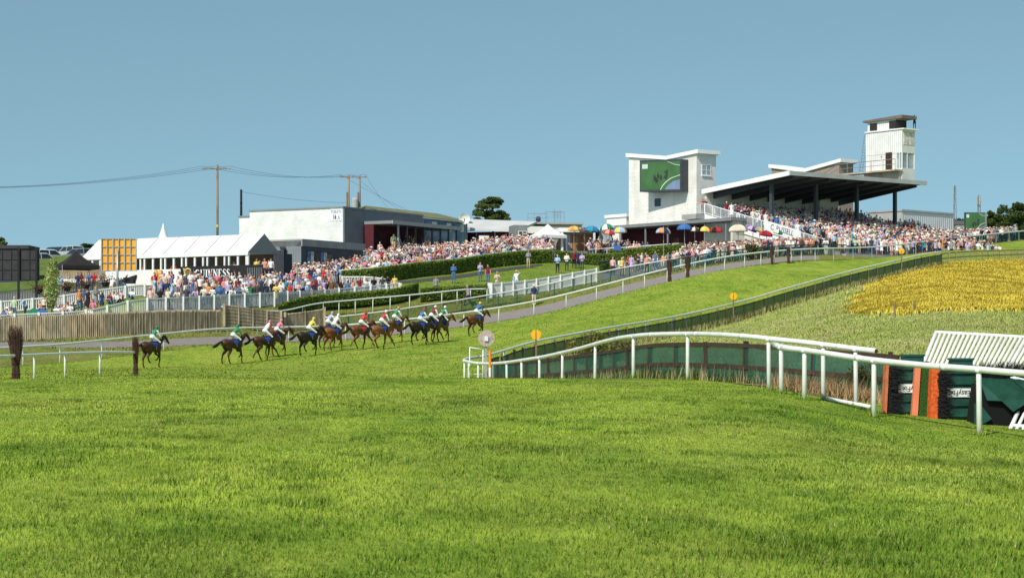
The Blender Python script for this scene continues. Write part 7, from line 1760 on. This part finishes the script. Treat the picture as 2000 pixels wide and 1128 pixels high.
n1 = scatter(70, 520, 660, lambda p: pickD(p) + 4, lambda p: 190, .6, cond=clear_of)
n2 = scatter(640, 575, 1080, lambda p: max(hN(p) + 1.3, pickD(p) + 3), lambda p: float(np.interp(p, [575, 640, 720, 760, 880, 960, 1080], [188, 199, 212, 214, 226, 229, 232])), .6, cond=lambda p, D, x: clear_of(p, D, x) and (vnoise(np.array([x]), np.array([D]), 2.2, 8)[0] > .33 or crng.random() < .25))
n3 = scatter(330, 1150, 1470, lambda p: float(np.interp(p, [1150, 1345, 1350, 1470], [216.3, 216.6, 196, 196])), lambda p: float(np.interp(p, [1150, 1300, 1420, 1470], [222, 220, 206, 202])), .62, cond=clear_of)
n4 = scatter(620, 1330, 1985, lambda p: mF(p) + 1.0, lambda p: float(np.interp(p, [1330, 1500, 1600, 1640, 1750, 1850, 1985], [204, 201, 202, 206, 219, 236, 256])), .62, cond=clear_of)
# grandstand steps
def stand_rows(n, a0, a1, b0, b1, r, cond=None):
    seen = []; k = 0; t = 0
    cell = {}
    while k < n and t < n * 30:
        t += 1; a = crng.uniform(a0, a1); row = int(crng.uniform(0, 24)); b = -8 + 19.6 * (row + .5) / 24
        if not b0 < b < b1: continue
        if cond and not cond(a, b): continue
        if any(abs(a - q) < r for q in cell.get(row, ())): continue
        cell.setdefault(row, []).append(a); p = S(a, b, 0); pts.append((p.x, p.y, float(SZ(-8 + 19.6 * (row + 1) / 24)) - .02, .1 + crng.normal(0, .45))); k += 1
    return k
n5 = stand_rows(560, -.3, 20.2, -8, 9.6, .56, lambda a, b: not any(abs(a - c) < .4 and abs(b - 3.5) < .5 for c in (.5, 7.2, 13.6, 19.8)))
n6 = stand_rows(110, 20.9, 24.3, -8, 5, .56)
print('CROWD', n1, n2, n3, n4, n5, n6)
def build_crowd():
    tp = crowd_templates(); VV, TTt, CC = [], [], []; off = 0
    pal = np.array([CLOTH[c] for c in TOPS]); bal = np.array([CLOTH[c] for c in BOTS]); hal = np.array([HAIRC[c] for c in ('dark', 'dark', 'brown', 'brown', 'fair', 'grey', 'grey', 'ginger')]); sal = np.array(SKINC)
    hats = np.array([CLOTH[c] for c in ('cream', 'white', 'beige', 'navy', 'white')])
    for x, y, z, yaw in pts:
        V, Tr, mi, hair = tp[crng.integers(0, len(tp) - (0 if crng.random() < .5 else 3))]
        if V[:, 2].max() < 1.4 and crng.random() < .8: V, Tr, mi, hair = tp[crng.integers(0, 9)]
        s = crng.uniform(.92, 1.05); c, d = math.cos(yaw), math.sin(yaw)
        W = np.stack([(V[:, 0] * c - V[:, 1] * d) * s + x, (V[:, 0] * d + V[:, 1] * c) * s + y, V[:, 2] * s + z], 1)
        cols = np.stack([sal[crng.integers(0, 4)], pal[crng.integers(0, len(pal))], bal[crng.integers(0, len(bal))], hats[crng.integers(0, 5)] if hair in ('hat', 'cap') else (sal[0] if hair == 'bald' else hal[crng.integers(0, 8)]), (.03, .03, .03)])
        W3 = W[Tr].reshape(-1, 3); VV.append(W3); CC.append(np.repeat(cols[mi], 3, 0)); TTt.append(np.arange(off, off + len(W3)).reshape(-1, 3)); off += len(W3)
    me = np_mesh('crowd', np.concatenate(VV), np.concatenate(TTt), np.concatenate(CC), [attr_mat('crowd clothes', .85, 0, spec=.12)])
    tag(link_np('crowd', me), 'dense crowd of spectators packed on the terraces and grandstand steps', 'crowd', kind='stuff')
build_crowd()
# ------------------------------------------------------------------ boards, cars, poles, wires, parasols and small things
M_ORB = mat('orange board', (.82, .36, .03), .6, .12, 2); M_BRD = mat('black board frame', (.012, .012, .014), .6, .15); M_POLE = mat('telegraph pole', (.24, .18, .13), .9, .3, 3, .2, stretch=(1, 1, .2)); M_WIRE = mat('wire', (.04, .045, .05), .6, 0)
# black board seen from behind
D = 156; root = empty('tote_board', G(40, D), 'large black board on two posts seen from behind at the far left', 'board')
def rect(x0, y0, x1, y1, d): a, c = P(x0, y1, d), P(x1, y0, d); return a.x, c.x, a.z, c.z
x0, x1, z0, z1 = rect(-30, 488, 77, 548, D)
b = MB(); b.box(((x0 + x1) / 2, D, (z0 + z1) / 2), (x1 - x0, .06, z1 - z0)); b.build('panel', M_BRD, root)
mg = mat('dark board back', (.035, .035, .038), .7, .3, 2)
for i in range(6):
    for j in range(3):
        w_, h_ = (x1 - x0) / 6, (z1 - z0) / 3; b = MB(); b.box((x0 + w_ * (i + .5), D - .05, z0 + h_ * (j + .5)), (w_ - .09, .03, h_ - .09)); b.build('back_panel', mg, root)
for px in (37, 72): g = G(px, D); b = MB(); b.box((g.x, D - .12, (g.z + z1) / 2 + .05), (.17, .1, z1 - g.z + .3)); b.build('post', M_BRD, root)
# orange board
D = 157; g = G(230, D); root = empty('tote_board', g, 'orange board in a grey grid frame on a single post', 'board'); x0, x1, z0, z1 = rect(198, 466, 266, 528, D)
nx, nz = 6, 4; fw = [(x0 + (x1 - x0) * k / nx) for k in range(nx + 1)]
for i in range(nx):
    for j in range(nz):
        b = MB(); w_, h_ = (x1 - x0) / nx, (z1 - z0) / nz; b.box((x0 + w_ * (i + .5), D + .08, z0 + h_ * (j + .5)), (w_ - .02, .03, h_ - .02)); b.build('orange_panel', M_ORB, root)
b = MB()
for k in range(nx + 1): b.box((fw[k], D, (z0 + z1) / 2), (.10 if k % 2 == 0 else .06, .1, z1 - z0 + .1))
for j in range(nz + 1):
    for k in range(nx): b.box(((fw[k] + fw[k + 1]) / 2, D + .02, z0 + (z1 - z0) * j / nz), ((x1 - x0) / nx - .1, .06, .06))
b.build('frame', M_GREYM, root); b = MB(); b.loft([(g.x, D - .12, g.z - .3), (g.x, D - .12, z0 + 1.6)], .085, 9); b.build('post', M_GREYM, root, smooth=True)
# dark hut behind the board, palings and planters
D = 190; x0, x1, z0, z1 = rect(-40, 481, 52, 545, D); root = empty('dark_hut', (x0, D, z0), 'low dark hut with flat roof behind the black board', 'hut')
b = MB(); b.box(((x0 + x1) / 2, D + 2, (z0 + z1) / 2 - .3), (x1 - x0, 4, z1 - z0)); b.build('wall', mat('navy hut wall', (.05, .06, .09), .8, .15), root); b = MB(); b.box(((x0 + x1) / 2, D + 2, z1 - .06), (x1 - x0 + .5, 4.5, .34)); b.build('roof', mat('hut roof', (.05, .045, .05), .8, .1), root)
pp = smooth_z(gpath([(-20, 162), (60, 163), (122, 164), (200, 166), (250, 167)], 0, .25), 8); root = empty('paling_fence', pp[10], 'dark grey paling fence behind the picnic lawn', 'fence'); M_PAL = mat('grey paling', (.09, .095, .105), .7, .1); b = MB()
for p in every(pp, .2): b.box(p + Vector((0, 0, .6)), (.07, .03, 1.15))
b.build('palings', M_PAL, root)
for z in (.25, 1.05):
    b = MB()
    for p, q in zip(pp[::4], pp[4::4]): b.bar(p + Vector((0, .03, z)), q + Vector((0, .03, z)), .04, .07)
    b.build('fence_rail', M_PAL, root)
M_BKP = mat('blond board', (.30, .22, .13), .9, .25, 2); pw_ = P(150, 525, 178); root = empty('timber_screen', pw_, 'brown boarded screen behind the black gazebo', 'fence'); b = MB()
for k in range(24): b.box((pw_.x - 2.6 + k * .22, 178, pw_.z - .35), (.2, .03, 1.1))
b.build('boards', M_BKP, root)
for k, px in enumerate((76, 131, 168, 206)):
    D = 160.5; g = G(px, D); rng = np.random.default_rng(60 + k); root = empty('flower_planter', g, ['planter of rust coloured plants beside the black board', 'planter of rust coloured plants left of the tall picnickers', 'planter of dark red plants behind the tall picnickers', 'planter of rust coloured plants under the orange board'][k], 'planter', 'planters along the paling fence')
    n = 420; d = rng.normal(size=(n, 3)) * np.array((.38, .25, .26)); Pn = np.array(g)[None] + d + np.array((0, 0, 1.25)); link_np('foliage', leaf_mesh('foliage', Pn, .06, lerp3((.05, .06, .02), (.30, .11, .05), rng.random(n)), M_LEAF, rng=rng), root)
    b = MB(); b.loft([g + Vector((0, 0, .78)), g + Vector((0, 0, 1.15))], [.22, .34], 9); b.build('pot', M_BRD, root); b = MB(); b.loft([g - Vector((0, 0, .1)), g + Vector((0, 0, .78))], .035, 6); b.build('stand', M_GREYM, root)
# pushchairs
def pushchair(px, D, m, label):
    g = G(px, D); root = empty('pushchair', g, label, 'pushchair', 'pushchairs on the picnic lawn'); b = MB(); b.extr([g + Vector((-.35, -.2, .35)), g + Vector((.25, -.2, .35)), g + Vector((.5, -.2, .75)), g + Vector((.1, -.2, 1.0)), g + Vector((-.25, -.2, .8))], (0, .4, 0)); b.build('hood', m, root)
    b = MB(); b.loft([g + Vector((-.4, -.22, .12)), g + Vector((.5, -.22, .6)), g + Vector((.75, -.22, 1.02)), g + Vector((.75, .22, 1.02)), g + Vector((.5, .22, .6)), g + Vector((-.4, .22, .12))], .018, 5); b.build('frame', M_GREYM, root)
    for sx in (-.35, .35):
        for sy in (-.24, .24): b = MB(); b.loft([g + Vector((sx, sy - .02, .12)), g + Vector((sx, sy + .02, .12))], [.12, .12], 10, side=(1, 0, 0)); b.build('wheel', M_BRD, root)
pushchair(64, 147, cmat('green'), 'green hooded pushchair beside the bending person'); pushchair(80, 146.6, cmat('blue'), 'blue hooded pushchair on the picnic lawn')
# parked cars on the hill
def car_mesh():
    parts = {}
    b = MB(); W = .88
    prof = [(-2.2, .35), (2.2, .35), (2.25, .75), (2.1, .98), (1.15, 1.05), (-2.15, 1.05), (-2.28, .8)]
    b.extr([Vector((x, -W, z)) for x, z in prof], (0, 2 * W, 0)); parts['body'] = b
    b = MB(); lo, hi = [(-2.05, -W + .03), (.95, -W + .03), (.95, W - .03), (-2.05, W - .03)], [(-1.75, -.66), (.25, -.66), (.25, .66), (-1.75, .66)]
    b.hexa([Vector((x, y, 1.052)) for x, y in lo] + [Vector((x, y, 1.62)) for x, y in hi]); parts['windows'] = b
    b = MB(); b.hexa([Vector((x * 1.0, y, 1.60)) for x, y in ((-1.78, -.68), (.28, -.68), (.28, .68), (-1.78, .68))] + [Vector((x, y, 1.70)) for x, y in ((-1.68, -.6), (.1, -.6), (.1, .6), (-1.68, .6))])
    for x0_, x1_ in ((-2.05, -1.75), (.95, .25), (-.6, -.6)):
        for s in (-1, 1): b.bar((x0_, s * (W - .02), 1.05), (x1_, s * .67, 1.62), .07)
    parts['roof'] = b
    w = MB(); w.loft([(0, -.11, 0), (0, .11, 0)], [.36, .36], 14, side=(1, 0, 0)); parts['wheel'] = w
    l = MB(); l.box((0, 0, 0), (.08, .26, .16)); parts['light'] = l
    return {k: v for k, v in parts.items()}
CP = car_mesh(); CMESH = {k: v.mesh(k, {'body': M_DARK, 'windows': M_GLASS, 'roof': M_DARK, 'wheel': M_BRD, 'light': mat('tail lamp', (.35, .02, .02), .3, .05)}[k]) for k, v in CP.items()}
CARC = {'silver': (.50, .51, .52), 'white': (.75, .75, .74), 'dark blue': (.03, .05, .10), 'grey': (.22, .23, .25), 'black': (.02, .02, .022)}
def car(px, y, D, rz, c, label, zlift=None):
    t = P(px, y, D); root = empty('parked_car', (t.x, D, t.z), label, 'car', 'cars parked on the hill'); root.rotation_euler = (0, 0, rz); m = mat('car paint ' + c, CARC[c], .3, .05, 1, spec=.6, metal=.2)
    for nm in ('body', 'windows', 'roof'):
        o = part(nm, CMESH[nm], root, (0, 0, 0))
        if nm != 'windows': o.material_slots[0].link = 'OBJECT'; o.material_slots[0].material = m
    for sx in (-1.4, 1.4):
        for sy in (-.8, .8): part('wheel', CMESH['wheel'], root, (sx, sy, .36))
    for sy in (-.7, .7): part('light', CMESH['light'], root, (-2.22, sy, .9))
car(136, 508, 240, 2.35, 'silver', 'silver estate car highest among those parked behind the black gazebo'); car(152, 514, 230, 2.5, 'grey', 'grey car right of the silver one just behind the gazebo'); car(99, 516, 230, .75, 'white', 'white car seen from behind left of the gazebo peak')
car(84, 524, 221, .7, 'silver', 'silver car half hidden by the black board'); car(104, 510, 243, 2.6, 'dark blue', 'dark blue car roof showing behind the white car')
# poles and wires
def pole(name, px, ytop, D, r, label, zb):
    t = P(px, ytop, D); root = empty(name, (t.x, D, zb), label, 'utility pole'); b = MB(); b.loft([(t.x, D, zb), (t.x, D, t.z)], [r * 1.2, r], 9); b.build('pole', M_POLE, root, smooth=True); return root, t
def arm(root, x0, x1, y, D, label='crossarm', ins=3):
    a, c = P(x0, y, D), P(x1, y, D); b = MB(); b.bar(a - Vector((0, .12, 0)), c - Vector((0, .12, 0)), .10, .12); b.build('crossarm', M_POLE, root); out = []
    for k in range(ins):
        p = a.lerp(c, .03 + .94 * k / (ins - 1)) + Vector((0, -.12, .06)); b = MB(); b.loft([p, p + Vector((0, 0, .14)), p + Vector((0, 0, .26))], [.03, .055, .03], 7); b.build('insulator', M_FASC, root); out.append(p + Vector((0, 0, .26)))
    return out
r1, t1 = pole('utility_pole', 424.5, 322, 225, .13, 'tall wooden pole with a crossarm behind the marquee', 8); A1 = arm(r1, 396, 450, 330, 225)
b = MB(); b.box((t1.x, 224.84, P(0, 441, 225).z), (.22, .03, .3)); b.build('warning_plate', mat('yellow plate', (.7, .5, .05), .6, .1), r1)
r2 = empty('utility_pole', P(691, 420, 246), 'double wooden pole with crossarm and transformer behind the toilets block', 'utility pole')
for px in (681, 702.5): t = P(px, 342, 246); b = MB(); b.loft([(t.x, 246, 12), (t.x, 246, t.z)], [.16, .12], 9); b.build('pole', M_POLE, r2, smooth=True); b = MB(); b.loft([(t.x - .22, 245.9, 13), (t.x - .18, 245.9, t.z - 2.1)], [.13, .12], 8); b.build('brace', M_POLE, r2)
A2 = arm(r2, 664, 716, 346, 246); c = P(693, 398, 245.6); b = MB(); b.loft([c - Vector((0, 0, .75)), c + Vector((0, 0, .55)), c + Vector((0, 0, .75))], [.42, .42, .2], 10); b.build('transformer', M_FASC, r2)
r3, t3 = pole('utility_pole', 471, 370, 228, .13, 'short dark pole stump rising behind the white end wall', 12)
for ch in r3.children: ch.material_slots[0].link = 'OBJECT'; ch.material_slots[0].material = M_BRD
def wire(a, b_, sag, label, r=.014): 
    n = 24; a, b_ = Vector(a), Vector(b_); m = MB(); m.loft([a.lerp(b_, k / n) - Vector((0, 0, sag * 4 * (k / n) * (1 - k / n))) for k in range(n + 1)], r, 4); m.build('overhead_wire', M_WIRE, label=label, cat='wire', group='overhead wires')
for k in range(3):
    wire(A1[k], A2[k], .75, 'thin wire strung between the tall pole and the double pole'); wire(A1[k], P(-60, 366 + k * 1.0, 214), .55, 'thin wire running from the tall pole off to the left edge')
    wire(A2[k], P(800 - k * 22, 412 - k * 4, 262), .2, 'thin wire falling from the double pole to the hall roof')
wire(t3 - Vector((0, 0, .25)), P(676, 396, 246), .25, 'single wire from the dark stump to the double pole')
# parasols of the bookmakers
def parasol(px, ytop, wpx, D, cols, label, tilt=0.0, zg=None):
    c = P(px, ytop, D); rr = wpx / 2 / F * D; g = H(c.x, D) if zg is None else zg; root = empty('parasol', (c.x, D, g), label, 'parasol', 'parasols on the bookmakers pitch'); n = 8; hh = rr * .62
    ax = Vector((math.sin(tilt), 0, math.cos(tilt))); e1 = Vector((math.cos(tilt), 0, -math.sin(tilt))); e2 = Vector((0, 1, 0))
    def q(ph, f): r_ = rr * math.sin(f * PI / 2.2) / math.sin(PI / 2.2); return c - ax * (hh * (1 - math.cos(f * PI / 2.2)) / (1 - math.cos(PI / 2.2))) + (e1 * math.cos(ph) + e2 * math.sin(ph)) * r_
    b = MB(); ms = [cmat(x) for x in dict.fromkeys(cols)]; ix = {x: i for i, x in enumerate(dict.fromkeys(cols))}
    for k in range(n):
        p0, p1 = 2 * PI * k / n, 2 * PI * (k + 1) / n
        for j in range(4): 
            f0, f1 = j / 4, (j + 1) / 4; v = [q(p0, f0), q(p1, f0), q(p1, f1), q(p0, f1)]; b.add([v[0], v[2], v[3]] if j == 0 else v[::-1], [(0, 1, 2)] if j == 0 else [(0, 1, 2, 3)], ix[cols[k % len(cols)]])
        v = [q(p0, 1), q(p1, 1)]; b.add([v[0], v[1], v[1] - ax * .12, v[0] - ax * .12], [(0, 1, 2, 3)], ix[cols[k % len(cols)]])
    b.build('canopy', ms, root); b = MB(); b.loft([Vector((c.x, D, g)), c + ax * .12], .03, 6); b.build('pole', M_GREYM, root)
D = 205
for a in [(1121, 441, 24, 221, ['yellow', 'orange'], 'yellow parasol between the white gazebo and the kiosk roof', 0), (1141, 444, 20, 222, ['charcoal', 'brown'], 'dark brown parasol right behind the kiosk', 0), (1158, 441, 30, 220, ['blue', 'teal'], 'plain blue parasol above the kiosk end', .15), (1184, 437, 30, 219, ['green', 'white'], 'green and white parasol tilted beside the grey cabin', -.2), (1190, 448, 24, 216, ['red', 'coral'], 'red parasol low beside the grey cabin', .1),
          (1210, 443, 30, 217, ['blue', 'yellow', 'pale blue', 'orange'], 'blue and yellow parasol at the left of the verandah', 0), (1296, 444, 29, D, ['pale blue', 'orange', 'navy', 'cream'], 'blue orange and cream parasol before the verandah', .05), (1337, 437, 30, D, ['blue'], 'plain bright blue parasol before the verandah', 0), (1357, 443, 20, 206, ['charcoal', 'cream'], 'small dark and cream parasol right of the bright blue one', 0), (1377, 442, 26, D, ['yellow', 'black', 'yellow'], 'yellow and black parasol before the verandah', .1),
          (1398, 443, 27, D, ['red', 'red', 'black'], 'red and black parasol before the verandah end', 0), (1442, 438, 37, 203, ['cream', 'beige'], 'large cream parasol beside the staircase foot', 0), (1470, 441, 24, 204, ['purple', 'purple', 'lilac'], 'purple parasol under the staircase', .4), (1483, 443, 22, 203, ['yellow', 'charcoal', 'grey'], 'yellow and grey parasol under the staircase', .35), (1497, 450, 27, 202, ['red', 'burgundy'], 'deep red parasol under the staircase banner', .15), (1521, 448, 20, 201, ['green', 'yellow', 'white'], 'green and yellow parasol below the staircase banner', .3)]:
    px, yt, w_, d_, cl, lb, ti = a; parasol(px, yt, w_, d_, cl, lb, ti)
# bookmakers' boards
for px, D, c, lab in ((1206, 214, 'blue', 'blue cloth board beside the grey cabin'), (1446, 204, 'khaki', 'stone coloured counter under the cream parasol'), (1455, 202.5, 'blue', 'blue board in front of the stone coloured counter'), (1415, 205, 'black', 'black bookmaker board right of the red and black parasol')):
    g = G(px, D); root = empty('bookmaker_board', g, lab, 'board'); b = MB(); w_ = 1.6 if 'counter' in lab else .75; b.box(g + Vector((0, 0, 1.25)), (w_, .08, 1.0)); b.build('panel', cmat(c), root)
    for s in (-1, 1): b = MB(); b.loft([g + Vector((s * w_ * .4, .05, 0)), g + Vector((s * w_ * .4, .05, 1.7))], .025, 5); b.build('leg', M_GREYM, root)
g = G(1178, 201); root = empty('litter_bin', g, 'black litter bin beside the round box bush', 'bin'); b = MB(); b.loft([g, g + Vector((0, 0, .95))], [.36, .42], 10); b.build('body', M_BRD, root); b = MB(); b.loft([g + Vector((0, 0, .95)), g + Vector((0, 0, 1.03))], [.45, .4], 10); b.build('rim', M_DARK, root)
